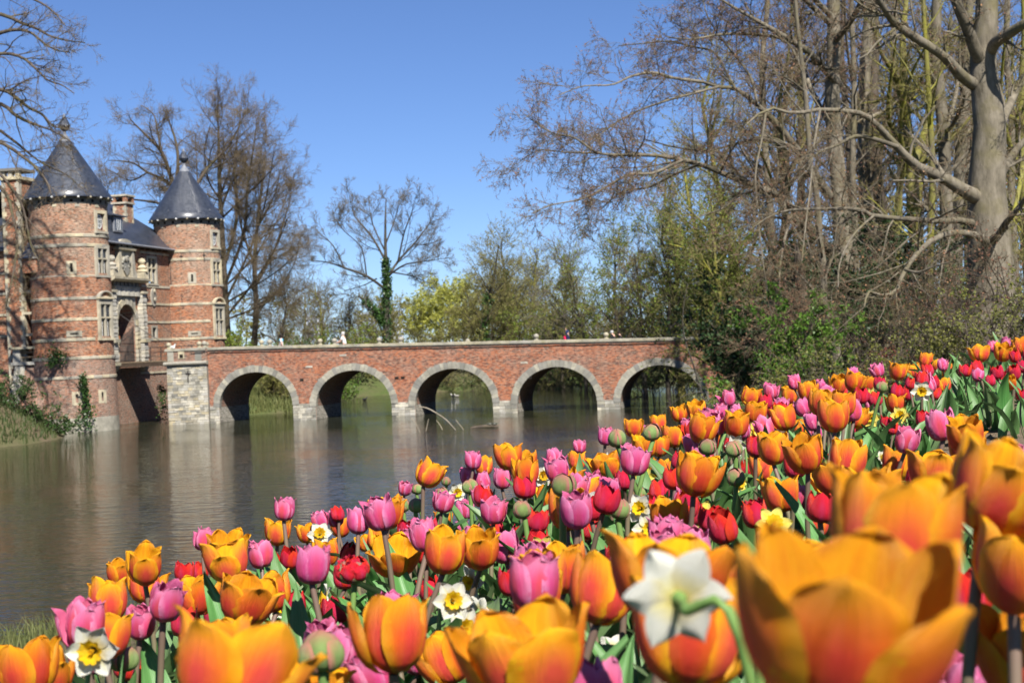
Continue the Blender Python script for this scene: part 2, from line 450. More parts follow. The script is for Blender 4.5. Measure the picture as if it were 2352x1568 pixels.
# ------------------------------------------------------------------ castle: local x = outward (towards the bridge), y = along the gate front, z up
CA = math.radians(-11.5)
C1 = np.array((-27.75, 96.2))
def cworld(o, s, z=0.0):
    return Vector((C1[0] + o * math.cos(CA) - s * math.sin(CA), C1[1] + o * math.sin(CA) + s * math.cos(CA), z))
BANDS = [12.2, 11.6, 9.65, 8.3, 7.0, 5.75, 4.6, 3.4]

def rbox(mb, ang, R, w0, w1, d0, d1, z0, z1):
    """box set on a drum: w along the tangent, d outward from radius R, at angle ang"""
    ca, sa = math.cos(ang), math.sin(ang)
    f = lambda w, d: ((R + d) * ca - w * sa, (R + d) * sa + w * ca)
    p = [f(w0, d0), f(w0, d1), f(w1, d1), f(w1, d0)]
    lo = [(x, y, z0) for x, y in p]; hi = [(x, y, z1) for x, y in p]
    uv = [(w0, z0), (w1, z0), (w1, z1), (w0, z1)]
    mb.face([lo[1], lo[2], hi[2], hi[1]], uv)
    mb.face([lo[0], lo[1], hi[1], hi[0]], uv); mb.face([lo[2], lo[3], hi[3], hi[2]], uv); mb.face([lo[3], lo[0], hi[0], hi[3]], uv)
    mb.face(hi, uv); mb.face(lo[::-1], uv)

def cross_window(par, ang, R, z0, z1, w, top=True, hood=False, stone=None, off=0.0, mat=None):
    """mullioned stone window; local frame given by angle and radius (R plane distance)"""
    stone = stone or M_stone
    def part(name, mat_, boxes, parent):
        mb = MB()
        for b in boxes: rbox(mb, ang, R + off, *b)
        return mb.build(name, mat_, parent)
    h = w / 2
    win = part('window', stone, [(-h - .2, -h, -.45, .05, z0 - .12, z1 + .2)], par)          # jamb, then its pieces below
    bl, z = 0, z0 - .12
    part('jamb', stone, [(h, h + .2, -.45, .052, z0 - .12, z1 + .2)], win)
    part('lintel', stone, [(-h, h, -.45, .045, z1, z1 + .2)], win)
    part('sill', stone, [(-h - .24, h + .24, -.45, .10, z0 - .26, z0 - .122)], win)
    if top == 'round':
        part('shutter', M_redwood, [(-h, h, -.2, -.16, z0, z1)], win)
        mb = MB(); ca, sa = math.cos(ang), math.sin(ang); zc = (z0 + z1) / 2
        n = 20
        for i in range(n):
            a0, a1 = 2*math.pi*i/n, 2*math.pi*(i+1)/n
            q = []
            for aa, rr in ((a0, .34), (a1, .34), (a1, .41), (a0, .41)):
                ww, zz = rr*math.cos(aa)*.82, zc + rr*math.sin(aa)*1.12; d = R + off - .12
                q.append((d*ca - ww*sa, d*sa + ww*ca, zz))
            mb.face(q)
        mb.build('oval_frame', M_whitepaint, win)
        mb = MB(); q = []
        for i in range(n):
            aa = 2*math.pi*i/n; ww, zz = .35*math.cos(aa)*.82, zc + .35*math.sin(aa)*1.12; d = R + off - .14
            q.append((d*ca - ww*sa, d*sa + ww*ca, zz))
        mb.face(q); mb.build('pane', M_glass, win)
        for k in (-.1, .1): part('glazing_bar', M_whitepaint, [(k - .015, k + .015, -.13, -.11, zc - .36, zc + .36)], win)
        for k in (-.13, .13): part('glazing_bar', M_whitepaint, [(-.3, .3, -.13, -.112, zc + k - .015, zc + k + .015)], win)
    else:
        zt = z0 + (z1 - z0) * 0.56
        part('mullion', stone, [(-.05, .05, -.16, .02, z0, z1)], win)
        part('transom', stone, [(-h, -.05, -.16, .015, zt, zt + .10)], win); part('transom', stone, [(.05, h, -.16, .015, zt, zt + .10)], win)
        for sx_ in (-1, 1):
            c0, c1 = (-h, -.05) if sx_ < 0 else (.05, h)
            part('pane', M_glass, [(c0, c1, -.12, -.09, zt + .10, z1)], win)
            part('pane', M_dark, [(c0, c1, -.16, -.13, z0, zt)], win)
            bars = []
            for k in (0.33, 0.66): bars.append((c0 + (c1 - c0) * k - .008, c0 + (c1 - c0) * k + .008, -.09, -.08, zt + .10, z1))
            part('leading', M_iron, bars, win)
            m = (c0 + c1) / 2
            part('shutter', M_redwood, [(c0, c0 + .09, -.13, -.07, z0, zt - .02)], win)
            part('glazing_bar', M_whitepaint, [(m + .05, m + .08, -.13, -.11, z0, zt)], win)
    if hood:
        part('hood', stone, [(-h - .26, h + .26, -.2, .16, z1 + .34, z1 + .44)], win)
        part('frieze', stone, [(-h - .2, h + .2, -.3, .07, z1 + .203, z1 + .338)], win)
        mb = MB(); ca, sa = math.cos(ang), math.sin(ang)
        n = 10; poly = []
        for i in range(n):
            a0, a1 = math.pi*i/n, math.pi*(i+1)/n
            for d0, d1, r0, r1 in ((-.1, .15, .42, .52),):
                pts = []
                for aa, rr in ((a0, r0), (a1, r0), (a1, r1), (a0, r1)):
                    pts.append((rr*1.45*math.cos(aa), z1 + .442 + rr*.8*math.sin(aa)))
                loc = lambda wz, d: ((R+off+d)*ca - wz[0]*sa, (R+off+d)*sa + wz[0]*ca, wz[1])
                A = [loc(p, d1) for p in pts]; B = [loc(p, d0) for p in pts]
                mb.face(A); mb.face([A[3], A[2], B[2], B[3]]); mb.face([A[1], A[0], B[0], B[1]])
        mb.build('pediment', stone, win)
    return win

def slit(par, ang, R, z, w=.16, h=.55, horiz=False):
    if horiz: w, h = .5, .1
    mb = MB()
    for b in ((-w/2 - .22, -w/2, -.1, .025, z - h/2 - .14, z + h/2 + .14), (w/2, w/2 + .22, -.1, .025, z - h/2 - .14, z + h/2 + .14),
              (-w/2, w/2, -.1, .025, z + h/2, z + h/2 + .14), (-w/2, w/2, -.1, .025, z - h/2 - .14, z - h/2)):
        rbox(mb, ang, R, *b)
    s = mb.build('loophole', M_stone, par)
    mb = MB(); rbox(mb, ang, R, -w/2, w/2, -.12, .004, z - h/2, z + h/2); mb.build('slot', M_dark, s)

def drum(mb, prof, n, skips):
    """drum wall with openings: skips = [(ang, halfwidth, z0, z1)]; faces inside an opening are left out"""
    for i in range(n):
        b0, b1 = 2*math.pi*i/n, 2*math.pi*(i+1)/n
        for (r0, z0), (r1, z1) in zip(prof, prof[1:]):
            mid = (b0 + b1)/2
            cut = False
            for a, hw, c0, c1 in skips:
                d = (mid - a + math.pi) % (2*math.pi) - math.pi
                if abs(d) * r0 < hw and c0 - 1e-3 <= z0 and z1 <= c1 + 1e-3: cut = True
            if cut: continue
            R = 2.45
            mb.face([(r0*math.cos(b0), r0*math.sin(b0), z0), (r0*math.cos(b1), r0*math.sin(b1), z0), (r1*math.cos(b1), r1*math.sin(b1), z1), (r1*math.cos(b0), r1*math.sin(b0), z1)],
                    [(b0*R, z0), (b1*R, z0), (b1*R, z1), (b0*R, z1)])

def tower(s_c, o_c, label, base_mat, dz=0.0):
    root = empty('round_tower', cworld(o_c, s_c), CA)
    tag(root, label, 'tower')
    WA = math.radians(-8); SA = math.radians(-61)
    W3 = (WA, .60, 5.9, 7.9); W2 = (WA, .56, 9.85, 11.4); W1 = (WA, .48, 12.6, 13.6)
    zs = sorted({4.6, 5.75, 5.9, 7.0, 7.9, 8.3, 9.65, 9.85, 11.4, 11.6, 12.2, 12.6, 13.6, 14.15})
    rad = lambda z: 2.47 if z < 9.6 else 2.41
    mb = MB(); drum(mb, [(2.47, 4.6)] + [(2.47, z) for z in (5.75, 5.9, 7.0, 7.9, 8.3, 9.65)], 72, [W3])
    mb.build('wall', M_brick, root, smooth=False)
    mb = MB(); drum(mb, [(2.41, z) for z in (9.65, 9.85, 11.4, 11.6, 12.2, 12.6, 13.6, 14.15)], 72, [W2, W1])
    mb.build('upper_wall', M_brickdiaper, root)
    mb = MB().lathe([(2.66, -1.2), (2.62, 0.0), (2.60, 0.9)], 64); mb.build('water_course', M_stonegrey, root)
    mb = MB().lathe([(2.60, 0.9), (2.53, 3.4), (2.50, 4.6)], 64, uvr=2.5); mb.build('base_wall', base_mat, root)
    mb = MB().lathe([(2.41, 14.15), (2.44, 14.2), (2.46, 14.65), (2.3, 14.7)], 64, uvr=2.45); mb.build('frieze', M_stonedark, root)
    inner = MB().lathe([(2.05, 4.6), (2.05, 14.5)], 32); inner.build('inner_lining', M_dark, root)
    rg = random.Random(int(s_c * 7) + 3)
    for z in BANDS:
        R = rad(z) if z > 4.7 else (2.50 if z > 4 else 2.53)
        nseg = 26; a = rg.random()
        for k in range(nseg):                                # each stone of the string course
            a0 = a + 2*math.pi*k/nseg; a1 = a + 2*math.pi*(k + 1)/nseg - 0.006
            m = (a0 + a1)/2; face = (m - math.radians(-45) + math.pi) % (2*math.pi) - math.pi
            if abs(face) > 2.0: continue
            d = (m - WA + math.pi) % (2*math.pi) - math.pi
            if abs(d) * R < .78 and any(w[2] - .3 < z < w[3] + .2 for w in (W1, W2, W3)): continue
            j = rg.uniform(-.008, .012)
            hh = .085 + rg.uniform(0, .012)
            MB().lathe([(R - .1, z - hh), (R + .045 + j, z - hh), (R + .06 + j, z + hh - .03), (R + .01, z + hh), (R - .1, z + hh)], 3, a0, a1).build('band_stone', M_stone, root)
    cross_window(root, WA, 2.46, 5.9, 7.9, 1.08, hood=True)
    cross_window(root, WA, 2.40, 9.85, 11.4, 1.02)
    cross_window(root, WA, 2.40, 12.6, 13.6, .82, top='round')
    for z, hz in ((10.2, False), (6.1, True)):
        slit(root, SA, rad(z), z, horiz=hz)
    slit(root, SA, 2.56, 2.1); slit(root, math.radians(-24), 2.56, 2.15)
    # corbels and putlog holes under the eaves
    for k in range(22):
        a = 2*math.pi*k/22
        mb = MB(); rbox(mb, a, 2.4, -.05, .05, .0, .42, 14.52, 14.62); mb.build('rafter_end', M_whitepaint if k % 2 else M_stone, root)
        mb = MB(); rbox(mb, a + .14, 2.44, -.09, .09, .0, .012, 14.26, 14.44); mb.build('putlog_hole', M_dark, root)
        if k % 2: mb = MB(); rbox(mb, a, 2.4, -.14, .14, .0, .04, 13.98, 14.13); mb.build('corbel', M_stone, root)
    roof = [(2.78, 14.58), (2.80, 14.66), (2.52, 15.06), (2.20, 15.55), (1.30, 16.95), (.38, 18.35)]
    mb = MB()
    n = 96
    for i in range(n):
        b0, b1 = 2*math.pi*i/n, 2*math.pi*(i+1)/n
        ln = 0
        for (r0, z0), (r1, z1) in zip(roof, roof[1:]):
            L = math.hypot(r1-r0, z1-z0)
            mb.face([(r0*math.cos(b0), r0*math.sin(b0), z0), (r0*math.cos(b1), r0*math.sin(b1), z0), (r1*math.cos(b1), r1*math.sin(b1), z1), (r1*math.cos(b0), r1*math.sin(b0), z1)],
                    [(b0*2.4, ln), (b1*2.4, ln), (b1*2.4, ln+L), (b0*2.4, ln+L)])
            ln += L
    rf = mb.build('roof', M_slate, root, smooth=True, weld=True)
    MB().lathe([(2.35, 14.60), (2.78, 14.575)], 64).build('soffit', M_darkwood, rf)
    MB().lathe([(.40, 18.32), (.39, 18.36), (.10, 18.80), (.08, 19.0)], 32).build('lead_cap', M_lead, rf, smooth=True)
    MB().lathe([(.07, 18.95), (.16, 19.02), (.30, 19.16), (.38, 19.30), (.38, 19.36), (.30, 19.55), (.18, 19.75), (.10, 19.86)], 12).build('finial_ball', M_slate, rf)
    MB().lathe([(.10, 19.84), (.09, 19.88), (.02, 20.1), (0, 20.14)], 16).build('finial_tip', M_lead, rf)
    for k in range(10):
        a = 2*math.pi*k/10 + .2
        MB().tube([(2.44*math.cos(a), 2.44*math.sin(a), 15.15), (2.56*math.cos(a), 2.56*math.sin(a), 15.2), (2.54*math.cos(a), 2.54*math.sin(a), 15.32)], .018, 5).build('roof_hook', M_lead, rf)
    return root
twl = tower(0.0, 0.0, 'round brick tower with slate cone roof nearer the grassy bank, ivy on its foot', M_brickold)
twr = tower(18.4, 0.0, 'round brick tower with slate cone roof standing behind the start of the bridge', M_brickold)

# wall anchors on the far tower
for a, z in ((-78, 11.7), (-38, 11.75), (-80, 8.75)):
    mb = MB(); A = math.radians(a)
    rbox(mb, A, 2.42, -.02, .02, .0, .05, z - .35, z + .35); rbox(mb, A, 2.42, -.12, -.02, .0, .05, z + .1, z + .15); rbox(mb, A, 2.42, .02, .12, .0, .05, z + .1, z + .15)
    mb.build('wall_anchor', M_iron, twr)

# gatehouse between the towers
gate = empty('gatehouse', cworld(-.5, 0), CA)
tag(gate, 'brick gatehouse with stone portal and dormered slate roof between the two round towers', 'building')
def wall_holes(y0, y1, z0, z1, holes, x=0.0):
    ys = sorted({y0, y1, *[h[0] for h in holes], *[h[1] for h in holes]}); zs = sorted({z0, z1, *[h[2] for h in holes], *[h[3] for h in holes]})
    mb = MB()
    for a, b in zip(ys, ys[1:]):
        for c, d in zip(zs, zs[1:]):
            if any(h[0] - 1e-4 <= a and b <= h[1] + 1e-4 and h[2] - 1e-4 <= c and d <= h[3] + 1e-4 for h in holes): continue
            mb.face([(x, a, c), (x, b, c), (x, b, d), (x, a, d)], [(a, c), (b, c), (b, d), (a, d)])
    return mb
GS = 8.45                                                   # gate axis
HW = [(12.2, 13.9, 9.7, 11.75), (12.75, 13.35, 5.95, 6.6), (GS - 1.45, GS + 1.45, 4.2, 8.3)]
wall_holes(1.8, 16.8, 4.2, 12.4, HW).build('wall', M_brick, gate)
wall_holes(1.8, 16.8, -1.2, 4.2, []).build('base_wall', M_brickold, gate)
MB().box(-8.5, -8.3, 1.8, 16.8, -1, 12.4).build('rear_wall', M_brick, gate)
MB().box(-.06, .07, 2.3, GS - 2.0, 3.33, 3.47).build('string_course', M_stone, gate)
MB().box(-.06, .072, GS + 2.0, 16.2, 3.33, 3.47).build('string_course', M_stone, gate)
for z in (5.75, 7.0, 8.3, 9.55, 11.95):
    y = GS + 2.75
    while y < 16.0:
        y2 = min(16.0, y + .75)
        if not (12.0 < (y + y2)/2 < 14.1 and 9.6 < z < 11.9): MB().box(-.06, .05 + random.Random(y).uniform(0, .012), y, y2 - .01, z - .08, z + .08).build('band_stone', M_stone, gate)
        y = y2
_w = cross_window(gate, 0.0, 0.0, 9.9, 11.55, 1.3); _w.location = (0, 13.05, 0)
_s = MB().box(-.3, .04, 12.55, 12.75, 5.8, 6.75).build('small_window', M_stone, gate); MB().box(-.3, .04, 13.35, 13.55, 5.8, 6.75).build('jamb', M_stone, _s); MB().box(-.3, .042, 12.75, 13.35, 6.6, 6.75).build('lintel', M_stone, _s); MB().box(-.3, .06, 12.75, 13.35, 5.8, 5.95).build('sill', M_stone, _s); MB().box(-.3, -.12, 12.75, 13.35, 5.95, 6.6).build('recess', M_dark, _s)
# carved oval arms by the gate
mb = MB(); n = 18
ring = [(13.05 + .42*math.cos(2*math.pi*i/n), 8.85 + (.58 if math.sin(2*math.pi*i/n) > 0 else .72)*math.sin(2*math.pi*i/n)) for i in range(n)]
mb.prism([(p[0], p[1]) for p in ring], .0, .09, 'x'); cm = mb.build('cartouche', M_stone, gate)
MB().prism([(13.05 + (p[0]-13.05)*.66, 8.85 + (p[1]-8.85)*.62) for p in ring], .09, .14, 'x').build('shield', M_stonedark, cm)
for k in (-.14, .16): MB().lathe([(0, 0), (.16, .02), (.12, .08), (0, .1)], 10).build('boss', M_stone, cm, loc=(.13, 13.05, 8.9 + k*2), rot=(0, math.pi/2, 0))
# gate passage: vaulted brick tunnel
mb = MB(); tun = [(GS - 1.45, 4.2), (GS - 1.45, 6.7)] + [(GS - 1.45*math.cos(a), 6.7 + 1.5*math.sin(a)) for a in np.linspace(0, math.pi, 14)[1:-1]] + [(GS + 1.45, 6.7), (GS + 1.45, 4.2)]
for (a, b), (c, d) in zip(tun, tun[1:]):
    mb.face([(-.001, a, b), (-8.3, a, b), (-8.3, c, d), (-.001, c, d)], [(0, b + a), (8, b + a), (8, d + c), (0, d + c)])
mb.build('passage_vault', M_brickold, gate)  # darker brick puts the gloom of the passage into the colour
MB().box(-8.3, 0.0, GS - 1.45, GS + 1.45, 4.0, 4.2).build('passage_floor', M_stonegrey, gate)
# portal: stone arch surround, rusticated piers, frieze, cornice, armorial aedicule
mb = MB(); N = 26
inn = [(GS - 1.45*math.cos(a), 6.7 + 1.5*math.sin(a)) for a in np.linspace(0, math.pi, N)]
zt = 8.75
for i in range(N - 1):
    (a, b), (c, d) = inn[i], inn[i + 1]
    mb.face([(.12, a, b), (.12, c, d), (.12, c, zt), (.12, a, zt)], [(a, b), (c, d), (c, zt), (a, zt)])
    mb.face([(.12, a, b), (-.5, a, b), (-.5, c, d), (.12, c, d)])
mb.build('arch_spandrel', M_stone, gate)
for i in range(11):
    a0, a1 = math.pi*i/11 + .012, math.pi*(i+1)/11 - .012
    r0, r1 = 1.46, 1.92
    q = [(GS - r*math.cos(a)*(1 if r < 1.5 else .94), 6.7 + r*math.sin(a)*1.03) for r, a in ((r0, a0), (r1, a0), (r1, a1), (r0, a1))]
    MB().prism(q[::-1], .11, .17 + .02*(i % 2), 'x').build('voussoir', M_stone, gate)
rg = random.Random(5)
for sgn in (-1, 1):
    for col_, (c0, c1, dd) in enumerate(((1.46, 1.92, .2), (2.02, 2.62, .42))):
        z = 6.1 if col_ else 4.22
        z = 4.22
        top = 6.65 if col_ == 0 else 8.95
        while z < top - .05:
            h_ = rg.uniform(.24, .34); z2 = min(top, z + h_)
            if top - z2 < .1: z2 = top
            a, b = GS + sgn*c0, GS + sgn*c1
            j = rg.uniform(-.03, .03)
            y0_, y1_ = min(a, b), max(a, b); x1 = dd + j; e = .035
            p = MB(); p.prism([(.0, z + .012), (x1 - e, z + .012), (x1, z + .012 + e), (x1, z2 - e - .012), (x1 - e, z2 - .012), (.0, z2 - .012)], y0_, y1_, 'y')
            p.build('rusticated_block', M_stonepale if col_ else M_stone, gate)
            z = z2
    a, b = sorted((GS + sgn*1.95, GS + sgn*2.72))
    MB().box(0, .56, a, b, 5.55, 5.78).build('impost', M_coping, gate)
    MB().box(0, .52, a, b, 4.0, 4.215).build('plinth', M_coping, gate)
    MB().prism([(0, 3.5), (.3, 3.6), (.5, 3.99), (0, 3.99)], a + .1, b - .1, 'y').build('corbel', M_stone, gate)
    MB().box(0, .52, a, b, 8.96, 9.12).build('capital', M_stone, gate)
    y = GS + sgn*2.35
    MB().box(.02, .62, y - .36, y + .36, 10.02, 10.45).build('pedestal', M_stone, gate)
    MB().lathe([(.3, 10.45), (.42, 10.5), (.42, 10.6), (.26, 10.66), (.34, 10.8), (.2, 10.95), (.12, 11.0), (.2, 11.06), (.27, 11.2), (.2, 11.4), (0, 11.47)], 16).build('ball_finial', M_stone, gate, loc=(.32, y, 0), smooth=True)
for i in range(16):                                        # long blocks of the flat arch over the gate
    y = GS - 1.92 + i*.24
    MB().box(.12, .30 + .015*(i % 3), y + .006, y + .234, 8.76, 9.3).build('lintel_block', M_stonepale, gate)
MB().box(.1, .36, GS - 2.0, GS + 2.0, 9.302, 9.40).build('fillet', M_stone, gate)
for i in range(13):
    y = GS - 1.9 + i*.3
    MB().box(.1, .22 + .07*(i % 2), y, y + .28, 9.402, 9.72).build('frieze_block', M_stonedark, gate)
MB().prism([(0, 9.722), (.5, 9.722), (.72, 9.86), (.74, 10.0), (0, 10.02)], GS - 2.75, GS + 2.75, 'y').build('cornice', M_stone, gate)
MB().box(.0, .2, GS - .95, GS + .95, 10.022, 11.9).build('armorial_panel', M_stone, gate)
for sgn in (-1, 1):
    pts = [(sgn*1.0, 10.03), (sgn*1.45, 10.05), (sgn*1.5, 10.25), (sgn*1.28, 10.55), (sgn*1.2, 11.2), (sgn*1.1, 11.85), (sgn*.82, 11.9), (sgn*.82, 10.03)]
    MB().prism([(GS + a, b) for a, b in (pts if sgn > 0 else pts[::-1])], .02, .34, 'x').build('scroll', M_stone, gate)
MB().prism([(0, 11.9), (.42, 11.9), (.46, 12.05), (0, 12.06)], GS - 1.3, GS + 1.3, 'y').build('panel_cornice', M_stone, gate)
mb = MB(); arc = [(GS + 1.2*math.cos(a), 12.065 + .62*math.sin(a)) for a in np.linspace(0, math.pi, 13)]
mb.prism(arc, .0, .3, 'x'); mb.build('pediment', M_stone, gate)
rg = random.Random(12)                                      # carved arms in relief: shield, helmet, scrolls
rel = MB().prism([(GS - .42, 11.0), (GS - .42, 10.5), (GS, 10.15), (GS + .42, 10.5), (GS + .42, 11.0)][::-1], .2, .30, 'x').build('carved_shield', M_stonegrey, gate)
for k in range(16):
    a = rg.uniform(0, 6.28); r = rg.uniform(.35, .68)
    MB().lathe([(0, -.1), (.09, -.05), (.1, .03), (0, .1)], 7).build('carved_scroll', M_stonegrey, gate, loc=(.25, GS + r*math.cos(a), 10.98 + r*.95*math.sin(a)), rot=(rg.uniform(0, 3), rg.uniform(0, 3), 0), scale=(1.1, rg.uniform(.8, 1.5), 1))
MB().lathe([(0, -.16), (.14, -.1), (.17, .03), (.1, .15), (0, .18)], 10).build('carved_helmet', M_stonedark, gate, loc=(.28, GS, 11.25))
# roof: hipped slate with dormer, chimney
E, RZ = 12.4, 16.0
y0, y1 = 1.2, 18.6
mb = MB()
prof = [(.45, E - .05), (-.1, E + .28), (-.9, E + 1.05), (-4.3, RZ)]
acc = 0
for (xa, za), (xb, zb) in zip(prof, prof[1:]):
    L = math.hypot(xa - xb, za - zb)
    hip = lambda x: y1 - (.45 - x) * .62
    mb.face([(xa, y0, za), (xa, hip(xa), za), (xb, hip(xb), zb), (xb, y0, zb)], [(y0, acc), (hip(xa), acc), (hip(xb), acc + L), (y0, acc + L)])
    bx0, bx1 = -8.6 - xa, -8.6 - xb
    mb.face([(bx0, hip(xa), za), (bx0, y0, za), (bx1, y0, zb), (bx1, hip(xb), zb)], [(hip(xa), acc), (y0, acc), (y0, acc + L), (hip(xb), acc + L)])
    mb.face([(xa, hip(xa), za), (bx0, hip(xa), za), (bx1, hip(xb), zb), (xb, hip(xb), zb)], [(xa, acc), (bx0, acc), (bx1, acc + L), (xb, acc + L)])
    acc += L
roof = mb.build('roof', M_slate, gate)
MB().box(-4.4, -4.2, y0, 15.6, RZ - .03, RZ + .1).build('ridge', M_lead, roof)
MB().tube([(.5, y0 + .6, E - .1), (.5, 16.3, E - .1)], .09, 6).build('gutter', M_lead, roof)
for k in range(14):
    MB().box(-.02, .4, 3 + k*.92, 3.12 + k*.92, E - .28, E - .14).build('rafter_end', M_darkwood, roof)
for k in range(11): MB().box(0, .015, 3.4 + k*1.15, 3.58 + k*1.15, E - .62, E - .45).build('putlog_hole', M_dark, gate)
dm = MB().box(-2.2, -.62, 8.2, 10.0, E + .75, E + 1.95).build('dormer', M_slate, roof)
MB().box(-.63, -.5, 8.45, 9.75, E + .85, E + 1.85).build('dormer_frame', M_lead, roof); MB().box(-.5, -.48, 8.62, 9.58, E + .95, E + 1.75).build('dormer_pane', M_glass, roof)
for k in range(3): MB().box(-.48, -.46, 8.80 + k*.26, 8.84 + k*.26, E + .95, E + 1.75).build('glazing_bar', M_whitepaint, roof)
MB().prism([(-.35, E + 1.93), (-.35, E + 2.0), (-3.2, E + 2.75), (-3.2, E + 2.1)], 7.95, 10.25, 'y').build('dormer_roof', M_slate, roof)
def chimney(par, x, y, w, d, z0, z1, pale=True):
    c = MB().box(x - w, x + w, y - d, y + d, z0, z1).build('chimney', M_brick, par)
    for sx_ in (-1, 1):
        for sy_ in (-1, 1):
            z = z0; k = 0
            while z < z1 - .2:
                l = .14 if k % 2 else .26
                MB().box(x + sx_*w - (l if sx_ > 0 else .012), x + sx_*w + (.012 if sx_ > 0 else l), y + sy_*d - (l if sy_ > 0 else .012), y + sy_*d + (.012 if sy_ > 0 else l), z + .005, z + .215).build('quoin', M_stone, c)
                z += .22; k += 1
    MB().box(x - w - .12, x + w + .12, y - d - .12, y + d + .12, z1, z1 + .13).build('chimney_band', M_stone, c)
    for sx_ in (-1, 1):
        for sy_ in (-1, 1): MB().box(x + sx_*w*.86 - .14, x + sx_*w*.86 + .14, y + sy_*d*.86 - .14, y + sy_*d*.86 + .14, z1 + .13, z1 + .55).build('chimney_pier', M_brick, c)
    MB().box(x - w*.6, x + w*.6, y - d*.6, y + d*.6, z1 + .13, z1 + .4).build('flue', M_dark, c)
    MB().box(x - w - .14, x + w + .14, y - d - .14, y + d + .14, z1 + .55, z1 + .68).build('chimney_cap', M_stone, c)
    return c
chimney(roof, -2.6, 14.3, .5, .6, 12.6, 15.7)
# rain pipe down the joint with the far tower
MB().tube([(.12, 16.1, 12.3), (.12, 16.05, 9.0), (.12, 16.1, 5.3)], .07, 7).build('drain_pipe', M_iron, gate)

# portcullis leaf of the gate and the drawbridge
lf = empty('gate_grille', cworld(-.6, GS + .05, 4.2), CA)
tag(lf, 'black wrought iron gate of thin bars in the arched castle portal', 'gate')
for i in range(17):
    y = -.05 + i*.088; MB().tube([(0, y, .03), (0, y, 2.0 + .55*(i/16)**1.6)], .014, 5).build('bar', M_iron, lf)
for i in range(15):
    y = -1.38 + i*.088; MB().tube([(0, y, .03), (0, y, 1.35 + .65*(i/15)**1.5)], .014, 5).build('bar', M_iron, lf)
for z in (.12, .75, 1.3): MB().tube([(0.02, -1.38, z), (0.02, 1.4, z)], .022, 5).build('rail', M_iron, lf)
MB().tube([(0.02, y - 1.38, 1.36 + .62*(y/2.78)**1.4 + .3*(y/2.78)**3) for y in np.linspace(0, 2.78, 14)], .025, 5).build('top_rail', M_iron, lf)
# wing of the castle running off beyond the frame, with chimney breast and battered base
wing = empty('castle_wing', cworld(0, 0), CA)
tag(wing, 'banded brick castle wing with tall stone chimney, left of the near tower behind bare branches', 'building')
mb = MB(); mb.face([(-40, -.4, -1), (-1.2, -.4, -1), (-1.2, -.4, 11.7), (-40, -.4, 11.7)])
mb.face([(-40, 9, -1), (-40, -.4, -1), (-40, -.4, 11.7), (-40, 9, 11.7)], [(0, -1), (9, -1), (9, 11.7), (0, 11.7)]); mb.face([(-1.2, 9, -1), (-40, 9, -1), (-40, 9, 11.7), (-1.2, 9, 11.7)])
mb.build('wall', M_brick, wing)
mb = MB(); mb.prism([(-.8, 11.6), (-.8, 11.75), (4.3, 15.3), (9.4, 11.75), (9.4, 11.6)], -40, -1.0, 'x'); mb.build('roof', M_slate, wing)
for z in (10.2, 8.9, 7.55, 6.2):
    x = -40.0
    while x < -4.2:
        MB().box(x, min(x + .95, -4.12), -.46, -.38, z - .08, z + .08).build('band_stone', M_stone, wing); x += .96
for z in (10.2, 8.9, 7.55, 6.2): MB().box(-2.7, -2.0, -1.26, -.9, z - .08, z + .08).build('band_stone', M_stone, wing)
ch = MB().box(-3.85, -2.65, -1.2, .5, -1, 16.0).build('chimney_breast', M_brick, wing)
rg = random.Random(8)
for z in np.arange(.5, 15.8, .3):
    for e, l in ((-3.85, .28), (-2.65, -.28)):
        l2 = l * (1.0 if int(z / .3) % 2 else .6)
        a, b = sorted((e - .012 * (1 if l > 0 else -1), e + l2)); MB().box(a, b, -1.225, -.9, z + .005, z + .293).build('quoin', M_stone, ch)
MB().box(-4.0, -2.5, -1.35, .65, 16.0, 16.2).build('chimney_band', M_stone, ch)
for x in (-3.75, -3.25, -2.75): MB().box(x - .14, x + .14, -1.2, -.9, 16.2, 16.55).build('chimney_pier', M_stone, ch)
MB().box(-4.0, -2.5, -1.35, .65, 16.55, 16.72).build('chimney_cap', M_stonedark, ch)
mb = MB(); mb.prism([(-.4, -1), (-3.3, -1), (-2.9, 1.0), (-1.5, 4.3), (-.4, 4.3)], -2.55, -.9, 'x'); mb.build('buttress', M_brickold, wing)
z = 0.2
while z < 4.2:
    y = -3.1 + (z / 4.3) * 1.62
    MB().box(-3.2, -2.5, y - .08, y + .5, z, z + .28).build('buttress_stone', M_stonepale, wing); z += .29
MB().box(-3.4, -.6, -1.75, -.3, 4.302, 4.5).build('ledge', M_stonepale, wing)
for x in (-3.1, -1.1): MB().box(x - .25, x + .25, -1.6, -1.1, 4.5, 5.3).build('parapet_post', M_stonepale, wing)
for z in (4.75, 5.05): MB().box(-2.85, -1.35, -1.42, -1.3, z, z + .09).build('parapet_rail', M_wood, wing)
MB().box(-3.5, -.7, -1.8, -.9, 5.3, 5.45).build('parapet_coping', M_coping, wing)
MB().lathe([(.9, 11.5), (.85, 11.6), (.1, 12.7), (0, 12.75)], 16).build('turret_cap', M_slate, wing, loc=(-1.6, -1.6, -.6)); MB().lathe([(.75, 10.6), (.75, 11.5)], 16).build('turret', M_brick, wing, loc=(-1.6, -1.6, -.6))

